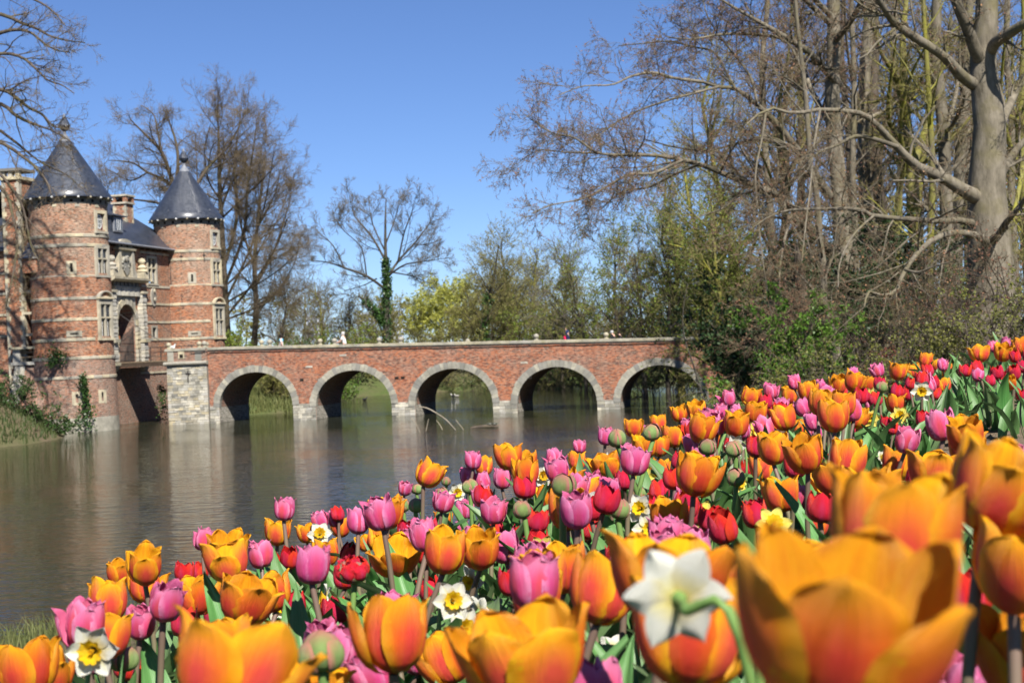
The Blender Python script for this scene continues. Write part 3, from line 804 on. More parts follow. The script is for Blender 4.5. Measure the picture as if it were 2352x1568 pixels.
# ------------------------------------------------------------------ bridge: local x along the bridge (away from the castle), y into the picture, z up
BA = math.radians(-11.5)
OB = np.array((-14.2, 98.0))
bx, by = np.array((math.cos(BA), math.sin(BA))), np.array((-math.sin(BA), math.cos(BA)))
def bt(x, y):
    d = raydir(x, y)[:2]; o = EYE[:2] - OB
    k = -(o @ by) / (d @ by)
    return float((o + d * k) @ bx)
def bworld(t, y=0.0, z=0.0):
    p = OB + bx * t + by * y; return Vector((p[0], p[1], z))
BW = 5.2
tC = [bt(586, 880), bt(810, 876), bt(1040, 872), bt(1277, 868), bt(1516, 864)]
tA0, tA1 = bt(390, 930), bt(482, 930)
SL = -0.0225
ztop = lambda t: 4.95 + SL * (t - tA1)
bridge = empty('arched_bridge', bworld(0, 0, 0), BA)
tag(bridge, 'long red brick footbridge on five stone-ringed arches across the moat', 'bridge')
AI, RING = 2.52, 0.43
tE = tC[4] + 9.0
crown = lambda c: 3.22 + SL * (c - tC[0])
spring = lambda c: 1.0 + SL * (c - tC[0])
def intr(c, x):
    k = max(0.0, 1 - (x / AI) ** 2)
    return spring(c) + (crown(c) - spring(c)) * k ** 0.5
cols = [tA1, tE]
for c in tC: cols += list(c + AI * np.sin(np.linspace(-math.pi/2, math.pi/2, 25))) + [c - AI - 1e-4, c + AI + 1e-4]
cols = sorted(set(cols))
front, back = MB(), MB()
for a, b in zip(cols, cols[1:]):
    m = (a + b) / 2; ca = [c for c in tC if abs(m - c) < AI]
    z0a = intr(ca[0], a - ca[0]) if ca else -1.2
    z0b = intr(ca[0], b - ca[0]) if ca else -1.2
    front.face([(a, 0, z0a), (b, 0, z0b), (b, 0, ztop(b) - .16), (a, 0, ztop(a) - .16)])
    back.face([(b, BW, z0b), (a, BW, z0a), (a, BW, ztop(a) - .16), (b, BW, ztop(b) - .16)])
front.build('spandrel_wall', M_brickbridge, bridge); back.build('rear_spandrel_wall', M_brickbridge, bridge)
M_palebrick = brick_mat('pale_pier_brick', (0.24, 0.22, 0.18), (0.36, 0.33, 0.28), (0.46, 0.43, 0.37), (0.30, 0.28, 0.24), 0.010, 1.25, dark=(0.13, 0.12, 0.10), wear=0.3)
for c in tC:
    v = MB(); th = np.linspace(-math.pi/2, math.pi/2, 29); acc = 0
    for p, q in zip(th, th[1:]):
        xa, xb = AI*math.sin(p), AI*math.sin(q); za, zb = intr(c, xa), intr(c, xb); L = math.hypot(xa-xb, za-zb)
        v.face([(c + xa, 0, za), (c + xa, BW, za), (c + xb, BW, zb), (c + xb, 0, zb)], [(0, acc), (BW, acc), (BW, acc + L), (0, acc + L)]); acc += L
    v.build('vault', M_brickold, bridge)
    p = MB(); zs = spring(c)
    p.face([(c - AI, 0, -1.2), (c - AI, BW, -1.2), (c - AI, BW, zs), (c - AI, 0, zs)], [(0, -1.2), (BW, -1.2), (BW, zs), (0, zs)])
    p.build('pier_face', M_palebrick, bridge)
    p = MB(); p.face([(c + AI, BW, -1.2), (c + AI, 0, -1.2), (c + AI, 0, zs), (c + AI, BW, zs)], [(BW, -1.2), (0, -1.2), (0, zs), (BW, zs)])
    p.build('pier_face', M_palebrick, bridge)
    # ring of separate arch stones, front and back
    arc = np.linspace(0, 1, 400); xs = -AI*np.cos(arc*math.pi); zz = np.array([intr(c, x) for x in xs])
    sl = np.concatenate([[0], np.cumsum(np.hypot(np.diff(xs), np.diff(zz)))]); nV = 30; rg = random.Random(int(c*10))
    cuts = np.linspace(0, sl[-1], nV + 1) + np.array([0] + [rg.uniform(-.03, .03) for _ in range(nV - 1)] + [0])
    for k in range(nV):
        pts = []
        for L, rr in ((cuts[k] + .006, 0), (cuts[k] + .006, 1), (cuts[k+1] - .006, 1), (cuts[k+1] - .006, 0)):
            x = np.interp(L, sl, xs); z = np.interp(L, sl, zz)
            dx = np.interp(L + .02, sl, xs) - np.interp(L - .02, sl, xs); dz = np.interp(L + .02, sl, zz) - np.interp(L - .02, sl, zz)
            n = np.array((-dz, dx)); n /= np.linalg.norm(n) + 1e-9
            r = (RING + rg.uniform(-.035, .03)) if rr else -.012
            pts.append((c + x + n[0]*r, z + n[1]*r))
        MB().prism(pts, -.05 - rg.uniform(0, .02), .3, 'y').build('voussoir', M_stonegrey, bridge)
        if k % 2 == 0 and k > 12:                    # long stones of the far ring, seen only in slivers
            MB().prism(pts, BW - .3, BW + .05, 'y').build('voussoir', M_stonegrey, bridge)
# dressed stones on the pier fronts and on the castle-side abutment
def ashlar(par, t0, t1, z0, z1, yf, name, mats, rg, hmin=.13, hmax=.22, wmin=.22, wmax=.5, slope=0.0):
    z = z0
    while z < z1 - .04:
        h = rg.uniform(hmin, hmax); h = min(h, z1 - z)
        t = t0
        while t < t1 - .02:
            w = rg.uniform(wmin, wmax)
            if t1 - t - w < .15: w = t1 - t
            j = rg.uniform(-.02, .025); g = .007
            e = .014
            b = MB().prism([(t + g + e, z + g), (t + w - g - e, z + g), (t + w - g, z + g + e), (t + w - g, z + h - g - e), (t + w - g - e, z + h - g), (t + g + e, z + h - g), (t + g, z + h - g - e), (t + g, z + g + e)], yf - j - .02, yf + .12, 'y')
            b.build(name, rg.choice(mats), par)
            t += w
        z += h
for k in range(5):
    rg = random.Random(100 + k)
    a = tC[k] + AI if k < 5 else 0; b = tC[k + 1] - AI if k < 4 else tC[k] + AI + 1.0
    ashlar(bridge, a, b, -.25, (1.05 if k < 3 else 1.0) + SL * k * 6, -.02, 'pier_stone', [M_stonepale, M_stonegrey, M_stonegrey], rg)
rg = random.Random(77)
ashlar(bridge, tA1 + .01, tC[0] - AI, -.25, 1.1, -.02, 'pier_stone', [M_stonepale, M_stonegrey], rg)
MB().box(tA0, tA1, -.22, BW + .2, -1.2, 3.86).build('abutment', M_stonedark, bridge)
ashlar(bridge, tA0, tA1, -.25, 3.84, -.24, 'abutment_stone', [M_stonepale, M_stonepale, M_stonegrey, M_stone], rg, wmin=.2, wmax=.46, hmin=.12, hmax=.2)
mb = MB(); pr = [(-.1, 3.84), (-.36, 3.84), (-.44, 3.90), (-.46, 3.98), (-.42, 4.06), (-.34, 4.1), (-.1, 4.1)]
mb.prism([(p[0], p[1]) for p in pr][::-1], tA0 - .15, tA1 + .08, 'x'); mb.build('abutment_moulding', M_coping, bridge)
MB().box(tA0 + .05, tA1, -.2, .25, 4.1, 4.86).build('abutment_parapet', M_brickold, bridge)
MB().box(tA0 + .05, tA1, BW - .25, BW + .2, 3.86, 4.86).build('abutment_parapet', M_brickold, bridge)
for w0, w1 in ((.08, .5), (2.0, 2.45)): MB().box(tA0 + w0, tA0 + w1, -.23, -.1, 4.12, 4.84).build('repair_patch', M_stonegrey, bridge)
MB().box(tA0 + .85, tA0 + 1.25, -.24, -.1, 4.28, 4.8).build('spout_surround', M_stone, bridge); MB().box(tA0 + .93, tA0 + 1.17, -.252, -.2, 4.32, 4.56).build('spout_hole', M_dark, bridge)
mb = MB(); tm = (tA0 + tA1)/2 + .1
mb.box(tm - .025, tm + .025, -.33, -.28, 2.75, 3.5).box(tm - .15, tm - .025, -.33, -.285, 3.28, 3.33).box(tm + .025, tm + .15, -.33, -.285, 3.28, 3.33); mb.build('wall_anchor', M_iron, bridge)
# putlog holes and patches in the spandrels
for x, y in ((693, 874), (911, 869), (925, 868), (1216, 866), (1130, 880), (440, 815)):
    t = bt(x, y); z = float(P(x, y, 96)[2]); MB().box(t - .13, t + .13, -.006, .1, z - .08, z + .1).build('putlog_hole', M_dark, bridge)
for t, z in ((tC[1] - 2.9, 3.4), (tC[1] - .6, 4.05), (tC[3] - 2.0, 3.1)): MB().box(t - .2, t + .25, -.03, .1, z - .05, z + .06).build('patch_stone', M_stonepale, bridge)
# deck and copings
mb = MB(); mb.face([(tA0, .1, ztop(tA0) - .95), (tE, .1, ztop(tE) - .95), (tE, BW - .1, ztop(tE) - .95), (tA0, BW - .1, ztop(tA0) - .95)]); mb.build('deck', M_stonegrey, bridge)
for y0_ in (.35, BW - .35):
    mb = MB(); mb.face([(tA1, y0_, ztop(tA1) - 1), (tE, y0_, ztop(tE) - 1), (tE, y0_, ztop(tE) - .15), (tA1, y0_, ztop(tA1) - .15)]); mb.build('parapet_inner_face', M_brickbridge, bridge)
rg = random.Random(31)
for yo, ys in ((-.07, 1), (BW + .07, -1)):
    t = tA0 - .1
    while t < tE:
        l = rg.uniform(1.3, 1.9); t2 = min(tE, t + l)
        z = ztop((t + t2)/2) if t > tA1 - .5 else ztop(tA1) + .0
        d = rg.uniform(-.008, .008); off = -.2 if t2 <= tA1 + .3 and ys > 0 else 0
        a, b = yo + off, yo + ys*.5
        lo, hi = min(a, b), max(a, b)
        pr = [(lo, z - .17), (hi, z - .17), (hi, z - .03), (hi - .08, z + d), (lo + .08, z + d), (lo, z - .03)]
        o = MB(); 
        za, zb = ztop(t) - z if t > tA1 else 0, ztop(t2) - z if t > tA1 else 0
        P0 = [(t + .005, p[0], p[1] + za) for p in pr]; P1 = [(t2 - .005, p[0], p[1] + zb) for p in pr]
        for i in range(6): o.face([P0[i], P1[i], P1[(i+1) % 6], P0[(i+1) % 6]])
        o.face(P0); o.face(P1[::-1])
        o.build('coping_stone', M_coping, bridge); t = t2
bm = MB().lathe([(.15, -.02), (.15, .05), (.10, .07), (.08, .10), (.115, .14), (.165, .21), (.175, .27), (.15, .34), (.09, .40), (0, .42)], 16).mesh('ball_finial', M_coping, True, True)
pm = MB().lathe([(.17, -.02), (.17, .06), (.12, .08), (.11, .16), (.05, .2), (0, .2)], 12).mesh('finial_stump', M_coping, True, True)
for x in (617, 766, 919, 1231, 1392): t = bt(x, 790); link('ball_finial', bm, bridge, (t, .18, ztop(t)))
for x in (530, 671, 813): t = bt(x, 793) + .2; link('ball_finial', bm, bridge, (t * 1.0, BW - .18, ztop(t)))
for t, y in ((tA0 + .1, 0.0), (tA0 + .55, BW), (tA1 - .55, .0), (tA1 - .2, .0)): link('ball_finial', bm, bridge, (t, y, ztop(tA1)))
t = bt(1073, 790); link('finial_stump', pm, bridge, (t, .18, ztop(t)))
# electric cable slung below the coping
pts, n = [], 60
for i in range(n + 1):
    t = tA1 - 1 + (tE - tA1) * i / n; pts.append((t, -.10 - (.22 if t < tA1 else 0), ztop(max(t, tA1)) - .24 - .035*abs(math.sin(i*.9))))
cb = empty('cable', bworld(0, 0, 0), BA); tag(cb, 'thin black cable sagging along the bridge wall under the coping', 'cable')
MB().tube(pts, .03, 5).build('sheath', M_iron, cb)

# drawbridge between gate and abutment
db = empty('drawbridge', cworld(0, GS, 0), CA)
tag(db, 'dark timber drawbridge with iron side rails between castle gate and bridge', 'drawbridge')
LN = 5.3
x = -.3
while x < LN: MB().box(x, x + .2, -1.75, 1.75, 4.14 , 4.21).build('plank', M_wood, db); x += .215
for y in (-1.6, 0, 1.6): MB().box(-.3, LN, y - .12, y + .12, 3.86, 4.138).build('beam', M_darkwood, db)
for y in (-1.7, 1.7):
    for k in range(7): MB().tube([(.5 + k*.76, y, 4.2), (.5 + k*.76, y, 5.15)], .02, 5).build('post', M_iron, db)
    for z in (4.5, 4.8, 5.13): MB().tube([(.4, y, z), (LN - .1, y, z)], .014, 5).build('rail', M_iron, db)
def chain(label, y, x0, z0, x1, z1):
    e = empty('chain', cworld(0, GS, 0), CA); tag(e, label, 'chain')
    n = 46; rg = random.Random(2)
    for i in range(n):
        f = (i + .5)/n; px, pz = x0 + (x1 - x0)*f, z0 + (z1 - z0)*f - .5*math.sin(math.pi*f)*.35
        a = math.atan2(z1 - z0, x1 - x0); r = []
        L = math.hypot(x1 - x0, z1 - z0)/n*.62
        pts = [(px + L*math.cos(k)*math.cos(a) - .028*math.sin(k)*math.sin(a)*(i % 2), y + .028*math.sin(k)*(1 - i % 2), pz + L*math.cos(k)*math.sin(a) + .028*math.sin(k)*math.cos(a)*(i % 2)) for k in np.linspace(0, 2*math.pi, 9)]
        MB().tube(pts, .011, 4).build('chain_link', M_iron, e)
chain('iron drawbridge chain hanging on the near side of the gate arch', -1.4, -.5, 7.7, 4.9, 4.3)
chain('iron drawbridge chain hanging on the far side of the gate arch', 1.4, .3, 7.7, 4.9, 4.3)
# ------------------------------------------------------------------ trees
def bark(name, a, b, moss=None, mamt=0.5):
    t = NT(name); v = t.coord('Object', (1, 1, 0.35)); n1 = t.noise(v, 5.0, 6, 0.65); n2 = t.noise(t.coord('Object'), 0.9, 4, 0.6)
    c = t.mix(t.ramp(n1, [(0.3, 0.0), (0.7, 1.0)]), a, b)
    if moss: c = t.mix(t.ramp(n2, [(0.58 - mamt * 0.3, 0.0), (0.66, min(1, mamt + .3))]), c, moss)
    c = t.hsv(c, 0.5, 1.0, t.math('ADD', t.math('MULTIPLY', t.rand(), 0.35), 0.82))
    return t.done(t.pbr(c, 0.9, 0.1, t.bump(n1, 0.6, 0.06)))
M_beech = bark('beech_bark', (0.080, 0.069, 0.050), (0.205, 0.178, 0.135), (0.115, 0.10, 0.04), 0.25)
M_darkbark = bark('dark_bark', (0.045, 0.036, 0.029), (0.11, 0.088, 0.068), (0.08, 0.075, 0.03), 0.3)
M_mossbark = bark('mossy_bark', (0.10, 0.09, 0.05), (0.21, 0.19, 0.09), (0.21, 0.20, 0.03), 0.9)
M_poplar = bark('poplar_bark', (0.036, 0.032, 0.026), (0.085, 0.074, 0.058))
def twigmat(name, a, b):
    t = NT(name); c = t.mix(t.noise(t.coord('Object'), 0.5, 3), a, b); return t.done(t.pbr(c, 0.85, 0.15))
M_twig = twigmat('beech_twig', (0.095, 0.070, 0.042), (0.185, 0.142, 0.088))
M_twiggrey = twigmat('grey_twig', (0.085, 0.074, 0.060), (0.165, 0.145, 0.115))
M_thicket = twigmat('dark_twig', (0.05, 0.04, 0.024), (0.12, 0.096, 0.058))
M_twigolive = twigmat('olive_twig', (0.11, 0.095, 0.04), (0.21, 0.185, 0.075))
def leafmat(name, a, b, trans=0.3, rough=0.55, sc=1.2):
    t = NT(name); n = t.noise(t.coord('Object'), sc, 5, 0.7); c = t.mix(t.ramp(n, [(0.3, 0.0), (0.7, 1.0)]), a, b)
    return t.done(t.leafy(c, trans, rough, 0.25))
M_bud = leafmat('red_bud', (0.12, 0.05, 0.035), (0.24, 0.12, 0.07), 0.15)
M_deadleaf = leafmat('copper_leaf', (0.30, 0.15, 0.07), (0.42, 0.24, 0.12), 0.3)
M_springleaf = leafmat('spring_leaf', (0.09, 0.15, 0.018), (0.23, 0.28, 0.04), 0.35)
M_willow = leafmat('willow_leaf', (0.27, 0.29, 0.05), (0.42, 0.41, 0.09), 0.35)
M_olive = leafmat('olive_leaf', (0.12, 0.13, 0.03), (0.23, 0.21, 0.06), 0.3)
M_ivy = leafmat('ivy_leaf', (0.018, 0.045, 0.012), (0.05, 0.10, 0.022), 0.1, 0.35, 3)
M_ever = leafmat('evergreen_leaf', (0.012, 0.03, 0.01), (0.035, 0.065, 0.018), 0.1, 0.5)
M_laurel = leafmat('laurel_leaf', (0.05, 0.12, 0.015), (0.13, 0.22, 0.03), 0.3, 0.4, 2)
M_privet = leafmat('privet_leaf', (0.10, 0.115, 0.022), (0.20, 0.19, 0.045), 0.3, 0.5, 2)
M_reddish = leafmat('berberis_leaf', (0.11, 0.022, 0.02), (0.20, 0.06, 0.035), 0.25, 0.5, 2)

def pathlen(Pt): return np.linalg.norm(np.diff(Pt, axis=1), axis=2).sum(1)
def sample(Pt, R, idx, t):
    k = Pt.shape[1]; f = np.clip(t, 0, 0.9999) * (k - 1); i = f.astype(int); w = (f - i)[:, None]
    a, b = Pt[idx, i], Pt[idx, i + 1]
    T = b - a; T /= np.linalg.norm(T, axis=1, keepdims=True) + 1e-9
    return a * (1 - w) + b * w, T, R[idx, i] * (1 - w[:, 0]) + R[idx, i + 1] * w[:, 0]
def unit(v): return v / (np.linalg.norm(v, axis=-1, keepdims=True) + 1e-9)
def spawn(rng, Pt, R, per_m, nmin, t0, t1, ang, lf, lrange, rr, k, wig, up, rmin, rend=0.35, lens=None, side=None):
    """children along the parents; per_m children per metre"""
    L = pathlen(Pt)
    cnt = np.maximum(nmin, rng.poisson(per_m * L * (t1 - t0)))
    idx = np.repeat(np.arange(len(L)), cnt); n = len(idx)
    t = rng.uniform(t0, t1, n)
    p, T, r = sample(Pt, R, idx, t)
    A = rng.normal(size=(n, 3))
    if side is not None: A[:, 2] *= side
    A = unit(np.cross(np.cross(T, A), T))
    a = np.radians(rng.normal(ang[0], ang[1], n))[:, None]
    d = unit(np.cos(a) * T + np.sin(a) * A)
    ln = np.clip(L[idx] * lf * (1 - 0.55 * t) * rng.uniform(0.6, 1.25, n), *lrange)
    pts = np.empty((n, k, 3)); pts[:, 0] = p
    st = (ln / (k - 1))[:, None]
    for j in range(1, k):
        d = unit(d + rng.normal(size=(n, 3)) * wig + np.array((0, 0, up)))
        pts[:, j] = pts[:, j - 1] + d * st
    r0 = np.maximum(r * rr * rng.uniform(0.75, 1.1, n), rmin)
    rad = r0[:, None] * np.linspace(1, rend, k)[None]
    return pts, np.maximum(rad, rmin * 0.5)
def resample(poly, k):
    poly = np.asarray(poly, float); q = poly[:, :3]; r = poly[:, 3]
    # smooth by Catmull-Rom
    n = len(q); t = np.linspace(0, n - 1.0001, k); i = t.astype(int); w = (t - i)[:, None]
    g = lambda j: q[np.clip(j, 0, n - 1)]
    a, b, c, d = g(i - 1), g(i), g(i + 1), g(i + 2)
    out = 0.5 * ((2*b) + (-a + c)*w + (2*a - 5*b + 4*c - d)*w**2 + (-a + 3*b - 3*c + d)*w**3)
    return out, r[i] * (1 - w[:, 0]) + r[np.clip(i + 1, 0, n - 1)] * w[:, 0]
def px_limb(pts, d, dd=0.0, ws=1.0):
    """limb drawn as frame positions (x, y, width px [, depth offset]) at depth d"""
    out = []
    n = len(pts)
    for i, p in enumerate(pts):
        dep = d + (p[3] if len(p) > 3 else dd * i / max(1, n - 1))
        q = P(p[0], p[1], dep); out.append((q[0], q[1], q[2], p[2] * ws / FPX * dep / 2))
    return np.array(out)
def leaf_quads(rng, C, size, aspect=0.6, up=0.0, D=None):
    n = len(C)
    a = unit(rng.normal(size=(n, 3)) + np.array((0, 0, up))) if D is None else D
    b = unit(np.cross(a, rng.normal(size=(n, 3))))
    s = size * rng.uniform(0.6, 1.3, (n, 1))
    V = np.stack((C, C + a*s*.5 + b*s*aspect*.5, C + a*s, C + a*s*.5 - b*s*aspect*.5), 1).reshape(-1, 3)
    return V, np.arange(n * 4).reshape(n, 4)
def join(parts):
    V, Q, o = [], [], 0
    for v, q in parts: V.append(v); Q.append(q + o); o += len(v)
    return np.concatenate(V), np.concatenate(Q)

def make_tree(name, label, skel, rng, cfg, group=None, cat='tree'):
    """skel: list of (m,4) polylines (x,y,z,r); first is the trunk.  Parts: trunk, limb..., twigs (crown), buds or leaves"""
    base = skel[0][0][:3].copy()
    root = empty(name, tuple(base)); tag(root, label, cat, group)
    polys = []
    nres, nsd = cfg.get('limb_res', (18, 9))
    for s in skel:
        a, r = resample(s, nres); polys.append((a - base, r))
    V, Q = tubes(polys[0][0][None], polys[0][1][None], 14 if nsd > 6 else 8)
    flare = np.exp(-np.maximum(V[:, 2] - 0.0, 0) / 0.6) * cfg.get('flare', 0.25)
    V[:, :2] += (V[:, :2] - polys[0][0][0][:2]) * flare[:, None]
    link('trunk', np_mesh('trunk', V, Q, cfg['bark']), root)
    for a, r in polys[1:]:
        V, Q = tubes(a[None], r[None], nsd); link('limb', np_mesh('limb', V, Q, cfg.get('limb_bark', cfg['bark'])), root)
    rm = cfg.get('rmin', 0.012)
    main = polys[1:] if (len(polys) > 1 and not cfg.get('use_trunk')) else polys
    PT = np.stack([p[0] for p in main]); RR = np.stack([p[1] for p in main])
    lv = cfg['levels']; geo_b, geo_t = [], []
    cur = (PT, RR); tips = None
    for i, L in enumerate(lv):
        cur = spawn(rng, cur[0], cur[1], *L, rm * (1.0 if i == len(lv) - 1 else 1.3))
        V, Q = tubes(cur[0], cur[1], (5 if nsd > 6 else 4) if i == 0 else 3)
        (geo_b if i < cfg.get('nb', 2) else geo_t).append((V, Q))
        if i == len(lv) - 1 or i == len(lv) - 2: tips = cur if i == len(lv) - 1 else tips
    if geo_b: link('branches', np_mesh('branches', *join(geo_b), cfg.get('limb_bark', cfg['bark'])), root)['kind'] = 'stuff'
    if geo_t: link('crown', np_mesh('crown', *join(geo_t), cfg['twig']), root)['kind'] = 'stuff'
    for nm, mat, size, frac, asp in cfg.get('leaves', []):
        n = int(len(cur[0]) * frac); idx = rng.integers(0, len(cur[0]), n); tt = rng.uniform(0.2, 1.0, n)
        C, T, _ = sample(cur[0], cur[1], idx, tt)
        V, Q = leaf_quads(rng, C + rng.normal(size=C.shape) * size * .3, size, asp)
        o = link(nm, np_mesh(nm, V, Q, mat, smooth=False), root); o['kind'] = 'stuff'
    return root
def lvl(per_m, nmin, t0, t1, ang, lf, lrange, rr, k, wig, up, **kw):
    return (per_m, nmin, t0, t1, ang, lf, lrange, rr, k, wig, up)
def ivy_on(root, poly, rng, n, spread, size=0.13, name='ivy', mat=None):
    a, r = resample(poly, 30); base = np.array(root.location)
    i = rng.integers(0, 30, n); C = a[i] - base + unit(rng.normal(size=(n, 3))) * (r[i] + rng.uniform(0, spread, n))[:, None] + rng.normal(size=(n, 3)) * .05
    o = link(name, np_mesh(name, *leaf_quads(rng, C, size, .8), mat or M_ivy, smooth=False), root); o['kind'] = 'stuff'
_PG = [(np.array(g, float), np.roll(np.array(g, float), -1, axis=0)) for g in (NEAR, FAR, BANK, UPPER)]
def _sd1(x, y, g):
    a, b = g; e = b - a; w = np.array((x, y)) - a
    t = np.clip((w*e).sum(1)/(e*e).sum(1), 0, 1); d = math.sqrt((((w - e*t[:, None])**2).sum(1)).min())
    c = ((a[:, 1] > y) != (b[:, 1] > y)); xi = e[:, 0]*(y - a[:, 1])/np.where(e[:, 1] == 0, 1e-9, e[:, 1]) + a[:, 0]
    return d if (c & (x < xi)).sum() % 2 else -d
def gz(x, y):
    dn, df, db, du = (_sd1(x, y, g) for g in _PG); du = max(-du, 0)
    nt = float(bed_plane(np.float64(x), np.float64(y)) + np.clip((y - 12)/60, 0, 1)*wob(np.float64(x), np.float64(y), .11)*.2) - .5*min(du, 2.2) - .13*max(du - 2.2, 0)
    hn = min(nt, -.05 + .26*dn + .5*min(max(dn, 0), 3)*(x > 6)) if dn > 0 else max(dn*.35, -1.5)
    hf = min(2.2 + .3*float(wob(np.float64(x), np.float64(y), .07)), -.05 + .45*df) if df > 0 else max(df*.35, -1.5)
    hb = min(3.7 + .25*float(wob(np.float64(x), np.float64(y), .3)), -.05 + .75*db) if db > 0 else max(db*.35, -1.5)
    return max(hn, hf, hb)
def auto_skel(rng, base, h, r, n_limb, spread, first=0.3, lean=(0, 0), up=0.9, crown_w=None):
    """trunk with leader and ascending limbs"""
    b = np.array(base, float); k = 9; t = np.linspace(0, 1, k)
    w = np.cumsum(rng.normal(size=(k, 2)) * 0.022 * h, axis=0) * t[:, None]
    tr = np.c_[b[0] + w[:, 0] + lean[0]*t*h, b[1] + w[:, 1] + lean[1]*t*h, b[2] - .3 + t*h, r*(1 - t*.92)**.8 + .02]
    sk = [tr]
    for i in range(n_limb):
        f = first + (0.92 - first) * (i + rng.uniform(0, .8)) / n_limb
        j = f*(k - 1); a = int(j); p = tr[a, :3]*(1 - j + a) + tr[min(a+1, k-1), :3]*(j - a); rr_ = tr[a, 3]*.55
        az = i*2.4 + rng.uniform(-.5, .5); L = spread*(1.15 - f*.75)*rng.uniform(.75, 1.15)
        m = 6; q = [p]; d = np.array((math.cos(az), math.sin(az), up*rng.uniform(.5, 1.2))); d /= np.linalg.norm(d)
        for s in range(m - 1):
            d = d + rng.normal(size=3)*.12 + np.array((0, 0, .10)); d /= np.linalg.norm(d); q.append(q[-1] + d*L/(m-1))
        sk.append(np.c_[np.array(q), rr_*np.linspace(1, .25, m)])
    return sk
# ---- far group behind the castle
RG = np.random.default_rng(11)
L_far = [lvl(1.5, 6, .12, 1, (48, 14), .42, (1.6, 5.0), .45, 7, .13, .02), lvl(2.7, 6, .1, 1, (40, 14), .5, (1.0, 2.6), .5, 4, .13, .04),
         lvl(3.0, 4, .1, 1, (38, 14), .55, (.6, 1.5), .55, 3, .14, .04), lvl(3.8, 3, .1, 1, (36, 14), .6, (.4, 1.05), .6, 2, .12, .04)]
def low(pts):                                             # crown ends lie inside the outline that the twigs reach
    return [(p[0] + (470 - p[0])*.06, p[1] + 62*max(0, 1 - (p[1] - 180)/620)**1.5, *p[2:]) for p in pts]
cfg_far = dict(bark=M_darkbark, limb_bark=M_darkbark, twig=M_twig, rmin=0.0085, levels=L_far, nb=2, use_trunk=True)
D1 = 142.0
sk = [px_limb(low([(425, 800, 62), (424, 700, 56), (420, 560, 52), (412, 470, 46), (398, 410, 40)]), D1, ws=.32),
      px_limb(low([(400, 420, 34), (383, 356, 30), (364, 304, 26), (331, 265, 18), (292, 222, 9), (285, 205, 4)]), D1, ws=.32, dd=-4),
      px_limb(low([(398, 412, 30), (405, 330, 24), (398, 271, 18), (380, 215, 10), (365, 180, 4)]), D1, ws=.32, dd=3),
      px_limb(low([(402, 420, 26), (377, 382, 22), (331, 359, 17), (292, 333, 12), (234, 327, 5)]), D1, ws=.32, dd=-6),
      px_limb(low([(410, 450, 30), (442, 405, 26), (478, 346, 22), (527, 291, 15), (555, 235, 8), (570, 195, 4)]), D1, ws=.32, dd=4),
      px_limb(low([(412, 470, 24), (360, 440, 18), (300, 430, 13), (240, 420, 8), (215, 380, 4)]), D1, ws=.32, dd=-8),
      px_limb(low([(364, 304, 20), (355, 250, 14), (345, 205, 9), (315, 180, 4)]), D1, ws=.32, dd=2),
      px_limb(low([(331, 359, 14), (290, 380, 10), (250, 360, 6), (222, 345, 4)]), D1, ws=.32, dd=5)]
make_tree('beech_tree', 'tall bare tree with forked crown rising behind the two castle towers', sk, RG, cfg_far)
D2 = 148.0
sk = [px_limb(low([(528, 800, 48), (520, 650, 40), (512, 500, 36), (507, 400, 30), (505, 300, 22), (503, 230, 10), (500, 185, 4)]), D2, ws=.32),
      px_limb(low([(518, 600, 26), (548, 480, 24), (543, 350, 18), (552, 250, 10), (560, 190, 4)]), D2, ws=.32, dd=4),
      px_limb(low([(522, 640, 24), (565, 520, 22), (575, 400, 16), (590, 290, 10), (598, 215, 4)]), D2, ws=.32, dd=-4),
      px_limb(low([(524, 680, 20), (580, 560, 16), (615, 450, 12), (632, 350, 7), (640, 300, 4)]), D2, ws=.32, dd=-7),
      px_limb(low([(526, 720, 20), (590, 640, 16), (640, 560, 11), (672, 480, 6)]), D2, ws=.32, dd=-6),
      px_limb(low([(516, 560, 20), (480, 480, 15), (455, 400, 11), (450, 320, 7), (446, 255, 4)]), D2, ws=.32, dd=6),
      px_limb(low([(512, 450, 18), (540, 380, 14), (590, 340, 10), (640, 330, 5)]), D2, ws=.32, dd=8),
      px_limb(low([(527, 740, 16), (480, 640, 13), (470, 560, 9), (460, 500, 5)]), D2, ws=.32, dd=-9),
      px_limb(low([(527, 730, 16), (600, 700, 12), (655, 660, 8), (690, 600, 4)]), D2, ws=.32, dd=3),
      px_limb(low([(520, 650, 18), (570, 600, 14), (630, 520, 10), (670, 420, 6), (680, 370, 4)]), D2, ws=.32, dd=7), px_limb(low([(516, 600, 18), (490, 560, 14), (460, 520, 9), (445, 470, 5)]), D2, ws=.32, dd=-8), px_limb(low([(510, 480, 16), (560, 430, 13), (610, 380, 9), (650, 330, 5)]), D2, ws=.32, dd=-6), px_limb(low([(508, 430, 15), (480, 380, 11), (470, 300, 8), (485, 230, 4)]), D2, ws=.32, dd=-5), px_limb(low([(524, 690, 16), (590, 650, 12), (650, 610, 8), (700, 560, 4)]), D2, ws=.32, dd=-9)]
make_tree('beech_tree', 'broad bare beech with dense round crown beside the far tower', sk, RG, cfg_far)
